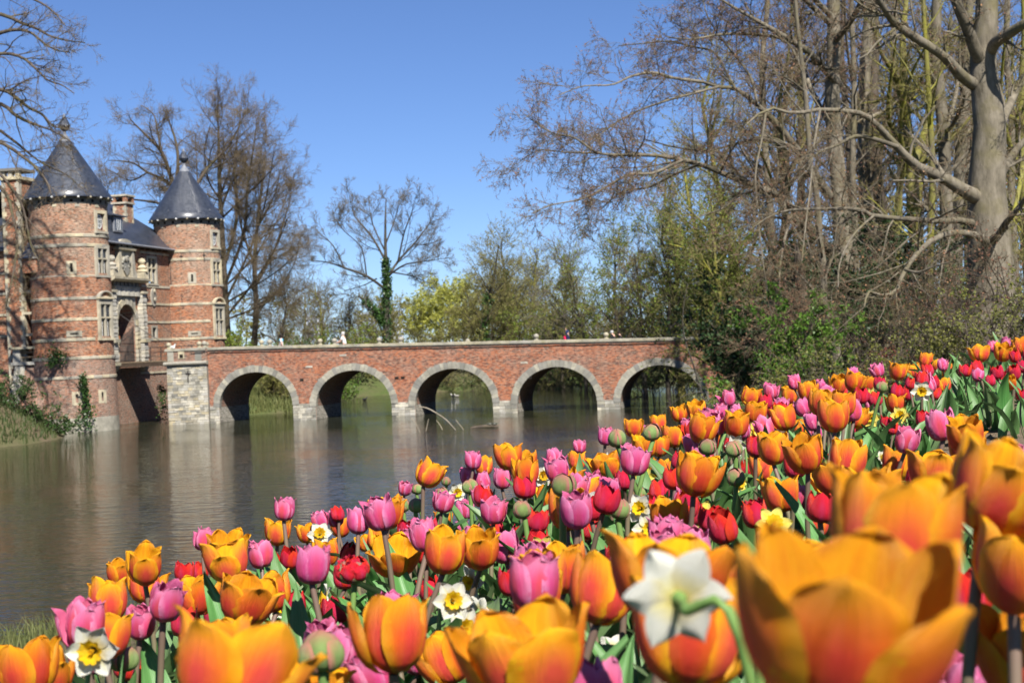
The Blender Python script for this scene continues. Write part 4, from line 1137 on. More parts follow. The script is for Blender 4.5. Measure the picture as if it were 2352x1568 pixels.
sk = [px_limb(low([(590, 800, 44), (596, 700, 38), (592, 600, 32), (600, 480, 24), (612, 380, 14), (620, 300, 6)]), 156, ws=.32),
      px_limb(low([(594, 650, 22), (640, 560, 16), (668, 470, 10), (680, 430, 4)]), 156, ws=.32, dd=3), px_limb(low([(593, 600, 20), (560, 500, 15), (548, 400, 10), (540, 330, 5)]), 156, ws=.32, dd=5),
      px_limb(low([(596, 700, 20), (650, 660, 14), (690, 590, 8), (700, 540, 4)]), 156, ws=.32, dd=-5), px_limb(low([(600, 500, 16), (640, 420, 10), (655, 350, 5)]), 156, ws=.32, dd=-3)]
make_tree('beech_tree', 'narrower bare tree with grey trunk just right of the far tower', sk, RG, cfg_far)
# ---- ivy-clad poplar in the middle
D3 = 150.0
trk = px_limb([(886, 800, 40), (888, 695, 32), (888, 647, 26), (886, 599, 20), (885, 536, 14), (886, 472, 6), (888, 455, 3)], D3, ws=.42)
sk = [trk,
      px_limb([(880, 660, 16), (842, 634, 14), (791, 615, 11), (756, 603, 8), (715, 598, 4)], D3, ws=.42, dd=-3), px_limb([(791, 615, 9), (765, 564, 7), (734, 536, 4), (722, 520, 3)], D3, ws=.42, dd=2),
      px_limb([(886, 600, 14), (855, 545, 11), (816, 497, 7), (808, 465, 4)], D3, ws=.42, dd=3), px_limb([(890, 638, 15), (915, 599, 13), (950, 561, 9), (985, 515, 5), (1000, 490, 3)], D3, ws=.42, dd=3),
      px_limb([(915, 597, 11), (928, 536, 8), (945, 490, 5), (950, 470, 3)], D3, ws=.42, dd=-2), px_limb([(893, 632, 12), (930, 608, 9), (975, 600, 6), (1030, 592, 3)], D3, ws=.42, dd=-4),
      px_limb([(870, 735, 14), (864, 717, 14), (839, 692, 12), (823, 679, 10)], D3, ws=.42), px_limb([(886, 580, 10), (858, 520, 7), (850, 485, 4), (848, 462, 3)], D3, ws=.42, dd=4),
      px_limb([(886, 560, 9), (905, 510, 6), (915, 470, 4), (918, 452, 3)], D3, ws=.42, dd=2), px_limb([(842, 634, 9), (830, 570, 6), (790, 530, 4), (775, 510, 3)], D3, ws=.42, dd=-4),
      px_limb([(950, 561, 7), (985, 560, 5), (1015, 548, 3)], D3, ws=.42, dd=4), px_limb([(900, 625, 9), (950, 635, 6), (985, 650, 3)], D3, ws=.42, dd=5), px_limb([(865, 640, 8), (835, 655, 5), (790, 668, 3)], D3, ws=.42, dd=5)]
cfg_pop = dict(bark=M_poplar, limb_bark=M_poplar, twig=M_twiggrey, rmin=0.012, nb=2, use_trunk=False,
               levels=[lvl(1.5, 5, .15, 1, (42, 12), .5, (1.6, 4.2), .45, 6, .10, .08), lvl(2.4, 5, .12, 1, (40, 12), .5, (.9, 2.2), .5, 5, .11, .08), lvl(3.0, 4, .12, 1, (38, 12), .55, (.5, 1.3), .55, 3, .1, .06), lvl(4.5, 3, .12, 1, (38, 12), .55, (.3, .8), .6, 2, .1, .05)])
pop = make_tree('poplar_tree', 'lone bare spreading tree with ivy-wrapped trunk behind the middle of the bridge', sk, RG, cfg_pop)
ivy_on(pop, trk[:4], RG, 3000, .30, .20); ivy_on(pop, px_limb([(880, 740, 16), (864, 717, 14), (839, 692, 12)], D3, ws=.42), RG, 900, .4, .24)

# ---- ivy columns and budding trees right of the poplar
def budding(label, x, ytop, ybase, d, w, mat_twig, leaves, n_limb=9, ivy=0, name='budding_tree', rmin=.013, first=.25, dens=1.0, group=None):
    b = P(x, ybase, d); z0 = gz(b[0], b[1]); top = P(x, ytop, d)[2]; h = top - z0
    sk = auto_skel(RG, (b[0], b[1], z0), h*.97, h*.009 + .05, n_limb, w/FPX*d*.5, first)
    cfg = dict(bark=M_mossbark if RG.random() < .5 else M_poplar, twig=mat_twig, rmin=rmin, nb=1, use_trunk=True, leaves=leaves, limb_res=(10, 5),
               levels=[lvl(1.7*dens, 5, .12, 1, (45, 12), .5, (1.6, 4.5), .5, 6, .14, .06), lvl(2.4*dens, 5, .1, 1, (42, 14), .5, (1.0, 2.4), .55, 4, .15, .05), lvl(3.6*dens, 4, .1, 1, (40, 14), .6, (.5, 1.4), .6, 2, .15, .03)])
    t = make_tree(name, label, sk, RG, cfg, group)
    if ivy: ivy_on(t, sk[0][:int(ivy)], RG, 1800, .5, .24)
    return t
sl = lambda m, s, f: [('crown_leaves', m, s, f, .6)]
G1 = 'budding trees behind the bridge'
budding('slender ivy-wrapped tree with olive top, tallest right of the poplar', 1155, 530, 790, 158, 190, M_twigolive, sl(M_olive, .2, .9), 12, 7, group=G1)
budding('leaning budding tree with ivy just left of the tallest slender one', 1105, 548, 790, 150, 170, M_twigolive, sl(M_olive, .18, .5), 10, 6, group=G1)
budding('yellow green willow far behind the third arch', 1010, 655, 800, 215, 190, M_willow, sl(M_willow, .34, 1.6), 14, group=G1)
budding('yellow green willow far behind the second pier', 1070, 652, 800, 225, 170, M_willow, sl(M_willow, .34, 1.6), 14, group=G1)
budding('lime green willow far behind the poplar trunk', 960, 690, 800, 205, 120, M_willow, sl(M_willow, .32, 1.6), 12, group=G1)
budding('pale budding tree behind the parapet ball of the third arch', 1215, 570, 790, 175, 170, M_twiggrey, sl(M_willow, .2, .35), 11, group=G1)
budding('grey budding tree overhanging the fourth arch', 1290, 560, 790, 140, 210, M_twiggrey, sl(M_olive, .14, .8), 11, group=G1)
budding('olive budding tree behind the child on the bridge', 1345, 600, 790, 132, 180, M_twigolive, sl(M_springleaf, .16, 1.3), 11, group=G1)
budding('bushy olive tree between the poplar and the child, low behind the parapet', 1180, 660, 795, 152, 190, M_twigolive, sl(M_olive, .18, 1.0), 11, first=.08, group=G1)
budding('short budding tree left of the poplar trunk', 800, 690, 795, 155, 120, M_twiggrey, sl(M_olive, .17, .7), 9, 5, first=.1, group=G1)
budding('bare slim tree beside the man in white', 745, 640, 795, 160, 130, M_twiggrey, sl(M_olive, .15, .25), 9, group=G1)
budding('bare twiggy tree behind the woman in blue', 650, 640, 795, 150, 140, M_twig, sl(M_olive, .15, .25), 10, first=.1, group=G1)
budding('green-tinted tree at the bend behind the fourth pier', 1420, 520, 800, 122, 210, M_twigolive, sl(M_springleaf, .16, 2.6), 12, group=G1)
budding('fresh green tree at the far end of the bridge', 1530, 500, 800, 104, 230, M_twigolive, sl(M_springleaf, .14, 2.8), 13, group=G1)
budding('fresh green tree in front of the bridge end', 1695, 540, 830, 83, 300, M_twigolive, sl(M_springleaf, .14, 4.5), 16, first=.22, group=G1)
budding('hazy olive tree filling the skyline left of the fourth arch', 1130, 640, 800, 190, 230, M_twigolive, sl(M_olive, .26, 1.4), 13, group=G1)
budding('hazy olive tree filling the skyline above the second arch', 880, 690, 800, 200, 200, M_twigolive, sl(M_olive, .26, 1.2), 13, first=.1, group=G1)
budding('brownish hazy tree filling the skyline above the first arch', 690, 660, 800, 185, 220, M_twig, sl(M_olive, .22, .7), 13, first=.1, group=G1)
budding('hazy olive tree filling the skyline above the fourth arch', 1260, 620, 800, 185, 230, M_twigolive, sl(M_olive, .26, 1.4), 13, first=.1, group=G1)
budding('dark-twigged tree behind the last arch', 1480, 560, 800, 112, 200, M_twig, sl(M_olive, .13, 1.2), 12, group=G1)
# ---- wood on the right bank
RW = np.random.default_rng(23)
DA = 62.0
trunkA = px_limb([(1950, 770, 52), (1946, 705, 48), (1940, 600, 45), (1931, 480, 39), (1925, 400, 36), (1915, 300, 35), (1912, 200, 34), (1915, 100, 32), (1914, 0, 29), (1910, -120, 24), (1900, -300, 14), (1895, -420, 6)], DA)
skA = [trunkA,
       px_limb([(1925, 585, 24), (1895, 562, 22), (1858, 528, 20), (1818, 496, 17)], DA, -2),
       px_limb([(1927, 195, 22), (1900, 165, 19), (1869, 131, 17), (1840, 108, 15), (1808, 88, 13), (1760, 60, 10), (1702, 27, 7), (1640, -10, 4)], DA, -4),
       px_limb([(1808, 90, 10), (1760, 82, 8), (1702, 78, 7), (1650, 80, 6), (1590, 90, 4), (1530, 85, 2.5)], DA, -6),
       px_limb([(1905, 450, 24), (1870, 400, 21), (1835, 350, 19), (1793, 295, 16), (1741, 243, 12), (1690, 205, 9), (1650, 200, 8), (1613, 188, 7)], DA, -5),
       px_limb([(1613, 188, 8), (1546, 179, 7), (1500, 167, 6), (1449, 176, 5), (1406, 195, 4), (1339, 198, 3), (1285, 219, 2)], DA - 5, -3),
       px_limb([(1650, 200, 6), (1590, 215, 6), (1520, 235, 5), (1450, 262, 4), (1390, 300, 3), (1340, 350, 2)], DA - 5, -2),
       px_limb([(1690, 205, 7), (1670, 170, 6), (1640, 120, 5), (1590, 108, 4.5), (1540, 95, 4), (1480, 100, 3), (1420, 105, 2)], DA - 4, 4),
       px_limb([(1740, 243, 7), (1725, 180, 6), (1690, 130, 5), (1650, 80, 4), (1622, 30, 3), (1610, -30, 2)], DA - 4, 3),
       px_limb([(1920, 600, 24), (1860, 520, 18), (1800, 460, 16), (1770, 441, 15), (1680, 407, 13), (1607, 377, 11), (1522, 359, 9), (1461, 356, 8), (1418, 356, 7)], DA, -9),
       px_limb([(1418, 356, 7), (1370, 350, 6), (1318, 316, 4.5), (1266, 304, 3.5), (1206, 264, 2)], DA - 9, -1),
       px_limb([(1418, 356, 5), (1370, 352, 4), (1300, 350, 3), (1240, 345, 2.5), (1195, 370, 2)], DA - 9, 3),
       px_limb([(1567, 368, 8), (1500, 398, 7), (1445, 400, 6), (1400, 425, 5), (1340, 456, 4), (1270, 470, 3), (1220, 490, 2)], DA - 8, -2),
       px_limb([(1607, 377, 7), (1550, 400, 6), (1490, 430, 5), (1430, 440, 4), (1380, 480, 2.5)], DA - 8, 4),
       px_limb([(1835, 350, 12), (1800, 330, 10), (1740, 320, 8), (1690, 330, 6), (1630, 345, 5), (1560, 340, 4), (1480, 320, 2.5)], DA - 3, 3),
       px_limb([(1915, 300, 16), (1880, 240, 13), (1850, 170, 11), (1835, 90, 9), (1828, 0, 7), (1820, -90, 4)], DA, 4),
       px_limb([(1914, 100, 16), (1960, 40, 13), (1995, -40, 10), (2020, -130, 6)], DA, -5),
       px_limb([(1912, 60, 14), (1860, 10, 12), (1790, -60, 9), (1720, -120, 5)], DA, -4),
       px_limb([(1912, 40, 14), (1800, -60, 11), (1650, -110, 8), (1540, -120, 4)], DA, -8),
       px_limb([(1760, 250, 6), (1750, 320, 5), (1735, 400, 4), (1742, 500, 3), (1752, 600, 3), (1768, 700, 2.5), (1772, 745, 2.2), (1760, 795, 1.8)], DA - 12, -5),
       px_limb([(1817, 496, 8), (1800, 560, 6), (1790, 640, 4), (1800, 700, 2.5)], DA - 3, -5)]
L_A = [lvl(2.4, 6, .1, 1, (42, 14), .28, (1.0, 3.2), .5, 7, .12, .02), lvl(2.8, 5, .1, 1, (42, 15), .5, (.8, 2.0), .5, 5, .14, -.02),
       lvl(3.6, 4, .1, 1, (40, 15), .55, (.45, 1.2), .55, 3, .15, -.03), lvl(4.8, 3, .1, 1, (38, 15), .6, (.2, .6), .6, 2, .12, .0)]
cfgA = dict(bark=M_beech, limb_bark=M_beech, twig=M_twig, rmin=0.0062, levels=L_A, nb=2, leaves=[('bud_leaves', M_bud, .06, 1.3, .55), ('copper_leaves', M_deadleaf, .07, .05, .7)])
make_tree('beech_tree', 'great grey beech whose long bare limbs sweep out over the water', skA, RW, cfgA)
DB = 43.0
trunkB = px_limb([(2282, 790, 128), (2278, 700, 112), (2276, 620, 104), (2270, 500, 92), (2266, 420, 84), (2274, 304, 74), (2264, 210, 66), (2258, 140, 60), (2264, 90, 54), (2267, 0, 50), (2272, -150, 36), (2280, -320, 14)], DB)
skB = [trunkB,
       px_limb([(2258, 150, 34), (2240, 115, 30), (2220, 60, 27), (2195, 0, 24), (2165, -110, 14), (2150, -220, 6)], DB, -2),
       px_limb([(2268, 130, 30), (2290, 95, 28), (2320, 76, 25), (2360, 50, 21), (2440, 0, 15), (2520, -60, 8)], DB, -3),
       px_limb([(2240, 196, 30), (2215, 180, 27), (2185, 148, 24), (2158, 122, 22), (2094, 82, 20), (2051, 49, 18), (2030, 18, 15), (2000, -30, 11), (1960, -90, 5)], DB, -4),
       px_limb([(2250, 455, 40), (2219, 441, 32), (2158, 404, 26), (2106, 383, 23), (2060, 337, 18), (2006, 280, 14), (1966, 258, 12), (1884, 252, 10), (1823, 261, 8), (1766, 249, 6), (1715, 285, 4)], DB, -6),
       px_limb([(2060, 337, 12), (2006, 319, 10), (1963, 313, 9), (1920, 335, 7), (1880, 350, 5), (1840, 390, 3)], DB - 4, -3),
       px_limb([(2250, 520, 20), (2210, 506, 16), (2160, 508, 14), (2115, 505, 13), (2006, 496, 11), (1974, 481, 10), (1900, 480, 9), (1846, 481, 7), (1800, 485, 5), (1752, 506, 4), (1710, 540, 2.5)], DB, -5),
       px_limb([(2275, 580, 26), (2262, 552, 20), (2221, 536, 16), (2170, 539, 14), (2123, 565, 13), (2079, 619, 11), (2057, 670, 9), (2020, 678, 7), (1995, 670, 6), (1985, 705, 3)], DB, -7),
       px_limb([(2268, 560, 22), (2290, 545, 18), (2312, 510, 15), (2345, 470, 12), (2390, 400, 8), (2420, 320, 4)], DB, -5),
       px_limb([(2280, 330, 26), (2310, 260, 20), (2345, 190, 17), (2400, 110, 11), (2450, 20, 5)], DB, 4),
       px_limb([(2290, 420, 22), (2330, 350, 17), (2380, 300, 11), (2450, 260, 5)], DB, 3),
       px_limb([(2079, 619, 8), (2110, 625, 6), (2150, 610, 4), (2190, 600, 2)], DB - 6, -1),
       px_limb([(1884, 252, 6), (1870, 330, 5), (1862, 420, 4), (1850, 520, 3), (1842, 600, 2)], DB - 6, -4),
       px_limb([(2006, 496, 6), (1960, 540, 5), (1930, 600, 4), (1925, 660, 2.5)], DB - 4, -4)]
L_B = [lvl(2.3, 5, .15, 1, (48, 15), .3, (.9, 2.8), .45, 6, .14, .0), lvl(3.2, 4, .1, 1, (44, 15), .5, (.5, 1.4), .5, 5, .16, -.02), lvl(4.4, 4, .1, 1, (42, 15), .55, (.3, .8), .55, 3, .16, -.02), lvl(5, 1, .1, 1, (40, 15), .6, (.12, .4), .6, 2, .12, .0)]
cfgB = dict(bark=M_beech, limb_bark=M_beech, twig=M_twig, rmin=0.0045, levels=L_B, nb=2, leaves=[('bud_leaves', M_bud, .04, 1.0, .55), ('copper_leaves', M_deadleaf, .06, .08, .7)])
make_tree('beech_tree', 'massive pale grey beech trunk with crooked limbs beside the flower bed', skB, RW, cfgB)
# further trunks of the wood, each followed in the photograph
L_T = [lvl(.95, 5, .2, 1, (50, 14), .24, (1.5, 5.0), .42, 6, .13, .05), lvl(2.0, 5, .1, 1, (44, 15), .5, (.9, 2.2), .5, 5, .14, .03), lvl(3.0, 4, .1, 1, (42, 15), .55, (.5, 1.3), .55, 3, .15, .0), lvl(3.4, 2, .1, 1, (40, 15), .6, (.25, .7), .6, 2, .12, .0)]
def wood(label, d, pls, barkm, name='wood_tree', twig=None, leaves=None, levels=None):
    sk = [px_limb(p, d, dd) for p, dd in pls]
    cfg = dict(bark=barkm, twig=twig or M_twig, rmin=.0085, levels=levels or L_T, nb=2, use_trunk=True, leaves=leaves or [('bud_leaves', M_bud, .07, .8, .55)])
    return make_tree(name, label, sk, RW, cfg)
wood('straight grey trunk standing directly behind the crooked horizontal limb', 74, [([(2026, 800, 38), (2020, 700, 35), (2008, 560, 33), (1993, 477, 31), (1984, 365, 29), (1984, 274, 28), (1987, 152, 27), (2000, 0, 24), (2010, -160, 10)], 0), ([(1985, 300, 10), (1960, 200, 8), (1945, 100, 6), (1940, 0, 4)], -4)], M_beech)
wood('brown trunk close beside the straight grey one', 80, [([(2052, 800, 34), (2040, 650, 30), (2024, 480, 28), (2012, 395, 27), (2004, 274, 24), (2010, 90, 21), (2005, -50, 16), (2005, -200, 6)], 0), ([(2010, 380, 10), (2040, 260, 8), (2050, 150, 5)], 5)], M_darkbark)
wood('yellow mossy tree forking into several green-gold stems', 70, [([(2118, 800, 36), (2108, 600, 33), (2098, 477, 31), (2094, 390, 29), (2082, 274, 20), (2079, 213, 18), (2073, 91, 15), (2082, 0, 11), (2085, -120, 4)], 0),
      ([(2092, 360, 20), (2080, 274, 17), (2062, 188, 14), (2024, 122, 9), (2005, 60, 5)], -4), ([(2096, 385, 20), (2118, 319, 17), (2140, 258, 14), (2165, 150, 10), (2185, 40, 6)], 4), ([(2092, 400, 14), (2062, 320, 13), (2040, 270, 11), (2046, 180, 7), (2060, 80, 4)], -6),
      ([(2050, 800, 16), (2062, 480, 15), (2075, 380, 13), (2068, 280, 10), (2090, 180, 7), (2130, 100, 4)], -7)], M_mossbark, 'mossy_tree', M_twigolive)
wood('slender mossy stem leaning beside the great beech limb', 66, [([(1800, 800, 14), (1790, 600, 13), (1812, 420, 12), (1790, 250, 9), (1812, 120, 6), (1820, 0, 3)], 0), ([(1795, 480, 8), (1760, 380, 6), (1725, 300, 4)], -3), ([(1805, 420, 8), (1845, 330, 6), (1870, 230, 4)], 3)], M_mossbark, 'mossy_tree', M_twigolive)
wood('grey-brown trunk standing midway between the mossy tree and the massive beech', 68, [([(2180, 800, 36), (2176, 600, 32), (2173, 456, 30), (2167, 304, 28), (2158, 213, 27), (2149, 122, 26), (2152, 0, 23), (2158, -160, 8)], 0), ([(2165, 320, 12), (2195, 220, 9), (2205, 120, 6)], 5)], M_beech)
wood('slim grey pole of a tree left of the straight grey trunk', 66, [([(1962, 800, 18), (1966, 600, 17), (1958, 400, 15), (1962, 200, 13), (1955, 0, 11), (1956, -120, 4)], 0)], M_beech)
wood('slim mossy pole of a tree right of the forked mossy stems', 64, [([(2142, 800, 17), (2136, 600, 16), (2142, 400, 14), (2132, 200, 12), (2120, 0, 9), (2118, -100, 4)], 0)], M_mossbark, 'mossy_tree', M_twigolive)
for lb_, x_, d_, w_, bm_ in (('slim tan pole of a tree between the thin pale trunk and the evergreens', 1762, 82, 17, M_beech), ('slim tan pole of a tree just right of the brown trunk', 2062, 88, 16, M_beech), ('slim brown pole of a tree just left of the massive beech', 2226, 84, 20, M_darkbark),
                        ('slim tan pole of a tree just right of the massive beech', 2318, 86, 19, M_beech), ('slim brown pole of a tree between great beech and straight grey trunk', 1944, 90, 16, M_darkbark), ('slim tan pole of a tree left of the sweeping beech limb root', 1842, 94, 18, M_beech)):
    j_ = RW.uniform(-9, 9, 6); wood(lb_, d_, [([(x_ + 14, 800, w_ + 3), (x_ + 8 + j_[0], 620, w_ + 1), (x_ + j_[1], 450, w_), (x_ + j_[2], 300, w_ - 2), (x_ - 4 + j_[3], 140, w_ - 4), (x_ - 6 + j_[4], 0, w_ - 6), (x_ - 8, -130, 4)], 0)], bm_)
wood('grey trunk half hidden by the massive beech', 72, [([(2190, 800, 34), (2196, 600, 30), (2200, 456, 27), (2210, 300, 25), (2216, 213, 23), (2225, 60, 18), (2230, -100, 8)], 0)], M_beech)
wood('thin pale winding trunk in front of the sweeping beech', 55, [([(1922, 830, 19), (1919, 794, 18), (1908, 735, 17), (1890, 681, 16), (1894, 626, 16), (1883, 554, 15), (1876, 437, 14), (1863, 395, 13), (1857, 304, 12), (1848, 198, 11), (1839, 122, 10), (1826, 0, 8), (1820, -100, 3)], 0)], M_beech)
wood('dark broken trunk in the shade by the bridge end', 58, [([(1872, 860, 30), (1862, 808, 28), (1850, 720, 26), (1838, 640, 23), (1832, 590, 16), (1828, 560, 6)], 0)], M_darkbark, 'tree_stump', levels=[lvl(.5, 2, .3, 1, (50, 14), .2, (.5, 1.0), .3, 5, .2, .0), lvl(2, 2, .2, 1, (40, 14), .4, (.3, .6), .5, 3, .2, 0)])
wood('tall tree at the very edge beyond the massive beech', 60, [([(2375, 800, 40), (2370, 600, 34), (2350, 400, 28), (2345, 250, 24), (2355, 100, 18), (2350, -50, 12)], 0), ([(2352, 420, 14), (2310, 300, 11), (2300, 200, 8), (2310, 80, 5)], -4), ([(2350, 380, 12), (2330, 480, 9), (2300, 520, 5)], -8)], M_mossbark, 'mossy_tree', M_twigolive)
# background of the wood: crowns that fill the gaps
def backtree(label, x, d, ytop, w, barkm, twig, leaves, name='wood_tree', n=12, first=.18):
    z0 = gz(*(P(x, 780, d)[:2])); b = P(x, 780, d); h = P(x, ytop, d)[2] - z0
    sk = auto_skel(RW, (b[0], b[1], z0), h, .012*h + .06, n, w/FPX*d*.5, first)
    cfg = dict(bark=barkm, twig=twig, rmin=.012, nb=1, use_trunk=True, leaves=leaves, limb_res=(10, 5),
               levels=[lvl(1.6, 5, .12, 1, (45, 12), .5, (1.8, 5.0), .45, 6, .14, .05), lvl(2.3, 5, .1, 1, (42, 14), .5, (1.0, 2.5), .5, 4, .15, .03), lvl(3.6, 3, .1, 1, (40, 14), .6, (.5, 1.3), .6, 2, .15, .02)])
    return make_tree(name, label, sk, RW, cfg, 'trees of the wood')
bl = [('bud_leaves', M_bud, .10, .6, .55)]; gl = [('spring_leaves', M_springleaf, .14, 1.8, .6)]; ol = [('bud_leaves', M_olive, .13, 1.2, .6)]
backtree('mossy crowned tree behind the sweeping beech limbs', 1700, 98, 150, 420, M_mossbark, M_twigolive, ol)
backtree('brown crowned tree filling the gap left of the great beech trunk', 1800, 92, 20, 420, M_darkbark, M_twig, bl)
backtree('brown crowned tree seen between great beech and mossy tree', 1990, 104, -60, 420, M_darkbark, M_twig, bl)
backtree('mossy crowned tree seen behind the forked stems', 2110, 96, -80, 420, M_mossbark, M_twigolive, ol)
backtree('brown crowned tree seen behind the massive beech', 2260, 100, -90, 420, M_darkbark, M_twig, bl)
backtree('green-tinged tree between the bridge end and the wood', 1620, 108, 330, 330, M_mossbark, M_twigolive, gl)
backtree('green-leafing tree low under the sweeping beech limbs', 1690, 78, 430, 300, M_mossbark, M_twigolive, gl, first=.1)
backtree('olive tree leaning over the last arch of the bridge', 1560, 116, 400, 320, M_mossbark, M_twigolive, ol)
backtree('twiggy tree at the edge behind the pale massive trunk', 2370, 92, 60, 420, M_mossbark, M_twigolive, ol)
sp = [px_limb([(1632, 962, 4.5), (1623, 941, 4.5), (1608, 890, 4.2), (1590, 830, 3.8), (1574, 785, 3.4), (1568, 740, 2.6), (1572, 690, 2), (1580, 650, 1.4)], 55), px_limb([(1612, 900, 2.6), (1580, 905, 2), (1545, 925, 1.4), (1520, 950, 1)], 55, -2)]
make_tree('sapling', 'thin pale leaning sapling in front of the last arch', sp, RW, dict(bark=M_poplar, twig=M_twiggrey, rmin=.006, nb=1, use_trunk=True, flare=0, levels=[lvl(1.5, 4, .2, 1, (45, 12), .2, (.5, 1.6), .4, 5, .14, .02), lvl(3, 3, .1, 1, (42, 14), .5, (.3, .7), .5, 3, .15, .0)], leaves=[('spring_leaves', M_springleaf, .07, 1.2, .6)]))

# ---- tree reaching in from beyond the frame, in front of the castle
DN = 86.0
sk = [px_limb([(-190, 900, 60), (-185, 700, 54), (-180, 500, 48), (-170, 350, 42), (-160, 200, 36), (-150, 50, 28), (-150, -150, 14)], DN)]
for pl in ([(-160, 60, 16), (-80, 30, 12), (0, 33, 9), (52, 54, 7.5), (87, 67, 6), (113, 82, 5), (152, 93, 3.5), (195, 98, 2)], [(-160, 150, 16), (-80, 110, 12), (0, 76, 9), (41, 69, 7), (72, 76, 6), (104, 102, 5), (135, 117, 3), (160, 120, 2)],
           [(-165, 220, 16), (-80, 150, 12), (0, 124, 8), (48, 131, 7), (80, 156, 5.5), (109, 184, 4.5), (143, 196, 3), (170, 215, 2)], [(-165, 280, 18), (-80, 210, 13), (0, 206, 9), (33, 221, 8), (65, 247, 7), (98, 263, 5), (122, 289, 3.5), (165, 300, 2)],
           [(-168, 330, 18), (-80, 250, 13), (0, 239, 9), (33, 263, 8), (65, 280, 7), (95, 291, 5), (124, 302, 4), (170, 330, 2)], [(-170, 400, 18), (-80, 320, 14), (0, 327, 9), (60, 366, 7), (86, 389, 6), (109, 420, 4), (117, 446, 2.5)],
           [(-160, 0, 14), (-60, -30, 10), (20, -20, 7), (80, 0, 5), (120, 25, 4), (150, 60, 2.5)], [(-170, 420, 14), (-60, 400, 10), (10, 440, 8), (30, 500, 6), (40, 560, 5), (28, 640, 4), (12, 710, 2.5)],
           [(-80, 330, 10), (0, 400, 7), (50, 470, 5), (70, 560, 4), (90, 600, 2.5)], [(0, 300, 7), (40, 330, 6), (90, 370, 4), (150, 400, 2.5), (175, 420, 1.6)]):
    sk.append(px_limb(pl, DN, -3))
cfgN = dict(bark=M_darkbark, limb_bark=M_darkbark, twig=M_twig, rmin=.0085, nb=1, leaves=[('bud_leaves', M_olive, .06, .3, .55)],
            levels=[lvl(1.9, 6, .2, 1, (42, 14), .3, (1.0, 2.8), .45, 6, .14, -.02), lvl(3.2, 5, .15, 1, (42, 15), .5, (.6, 1.5), .5, 5, .15, -.03), lvl(4.0, 4, .1, 1, (40, 15), .55, (.3, .8), .55, 2, .15, -.02)])
make_tree('overhanging_tree', 'bare branches reaching in from the edge across the near tower roof', sk, RW, cfgN)
# ------------------------------------------------------------------ shrubs
RS = np.random.default_rng(5)
def shrub(label, x, d, w, h, twig, leaves, name='shrub', stems=11, dens=1.0, rmin=.006, ybase=None, base=None, group=None, lean=0.0, droop=.02):
    """w, h in metres; stands on the ground under frame column x at depth d"""
    b = P(x, 780, d) if base is None else np.array((*base, 0)); z0 = max(gz(b[0], b[1]), -.1)
    sk = []
    for i in range(stems):
        az = 2.4*i + RS.uniform(-.4, .4); e = RS.uniform(.15, 1.0)
        L = math.hypot(h, w*.5*e); m = 6; q = [np.array((b[0] + RS.normal()*.1*w, b[1] + RS.normal()*.1*w, z0 - .05))]
        dv = np.array((math.cos(az)*w*.5*e + lean, math.sin(az)*w*.5*e, h*RS.uniform(.6, 1.0))); L = np.linalg.norm(dv); dv /= L
        for s in range(m - 1):
            dv = dv + RS.normal(size=3)*.2; dv /= np.linalg.norm(dv); q.append(q[-1] + dv*L/(m-1))
        sk.append(np.c_[np.array(q), (.006*h + .006)*np.linspace(1, .3, m)])
    cfg = dict(bark=M_darkbark, limb_bark=M_darkbark, twig=twig, rmin=rmin, nb=1, use_trunk=True, flare=0, leaves=leaves, limb_res=(8, 5),
               levels=[lvl(4.6*dens, 6, .12, 1, (48, 16), .4, (.3, 1.4)if h < 4 else (.6, 2.2), .5, 4, .16, droop), lvl(5.0*dens, 4, .1, 1, (46, 16), .5, (.2, .8) if h < 4 else (.4, 1.2), .55, 2, .18, .02)])
    root = make_tree(name, label, sk, RS, cfg, group, 'shrub')
    for c in root.children:
        if c.name.split('.')[0] in ('trunk', 'limb'): c.name = 'stem'
    return root
cl = lambda m, s, f, n='leaves': [(n, m, s, f, .6)]
GB = 'shrubs on the right bank'
# right bank, between the wood and the flower bed
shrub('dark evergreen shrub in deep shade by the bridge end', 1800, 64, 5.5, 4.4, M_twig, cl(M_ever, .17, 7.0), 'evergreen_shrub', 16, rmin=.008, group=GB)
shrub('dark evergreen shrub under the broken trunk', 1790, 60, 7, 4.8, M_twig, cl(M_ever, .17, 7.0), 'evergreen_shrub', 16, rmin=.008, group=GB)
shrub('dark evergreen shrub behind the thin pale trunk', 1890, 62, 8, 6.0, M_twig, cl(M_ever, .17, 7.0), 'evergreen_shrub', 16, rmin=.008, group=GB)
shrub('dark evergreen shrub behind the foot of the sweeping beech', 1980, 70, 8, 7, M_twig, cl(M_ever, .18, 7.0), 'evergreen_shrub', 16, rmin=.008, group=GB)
shrub('dark shrub hanging over the water below the bridge end', 1765, 70, 6, 3.4, M_twig, cl(M_ivy, .16, 5.0), 'evergreen_shrub', 14, rmin=.008, group=GB)
shrub('bright green yew below the broken trunk', 1820, 40, 3.2, 3.0, M_twigolive, cl(M_laurel, .10, 9.0), 'yew_shrub', 12, group=GB)
shrub('low bright green yew just above the pink tulips', 1720, 34, 3.6, 1.9, M_twigolive, cl(M_laurel, .09, 9.0), 'yew_shrub', 12, group=GB)
shrub('olive privet with grey twigs behind the orange tulips at the bend', 1800, 27, 3.0, 1.75, M_twiggrey, cl(M_privet, .055, 6.0), 'privet_shrub', 14, 1.2, .004, group=GB)
shrub('olive privet with grey twigs left of the thin pale trunk foot', 1880, 29, 3.4, 2.0, M_twiggrey, cl(M_privet, .055, 6.0), 'privet_shrub', 14, 1.2, .004, group=GB)
shrub('olive privet right of the thin pale trunk foot', 1960, 27, 3.2, 1.35, M_twiggrey, cl(M_privet, .055, 6.0), 'privet_shrub', 14, 1.2, .004, group=GB)
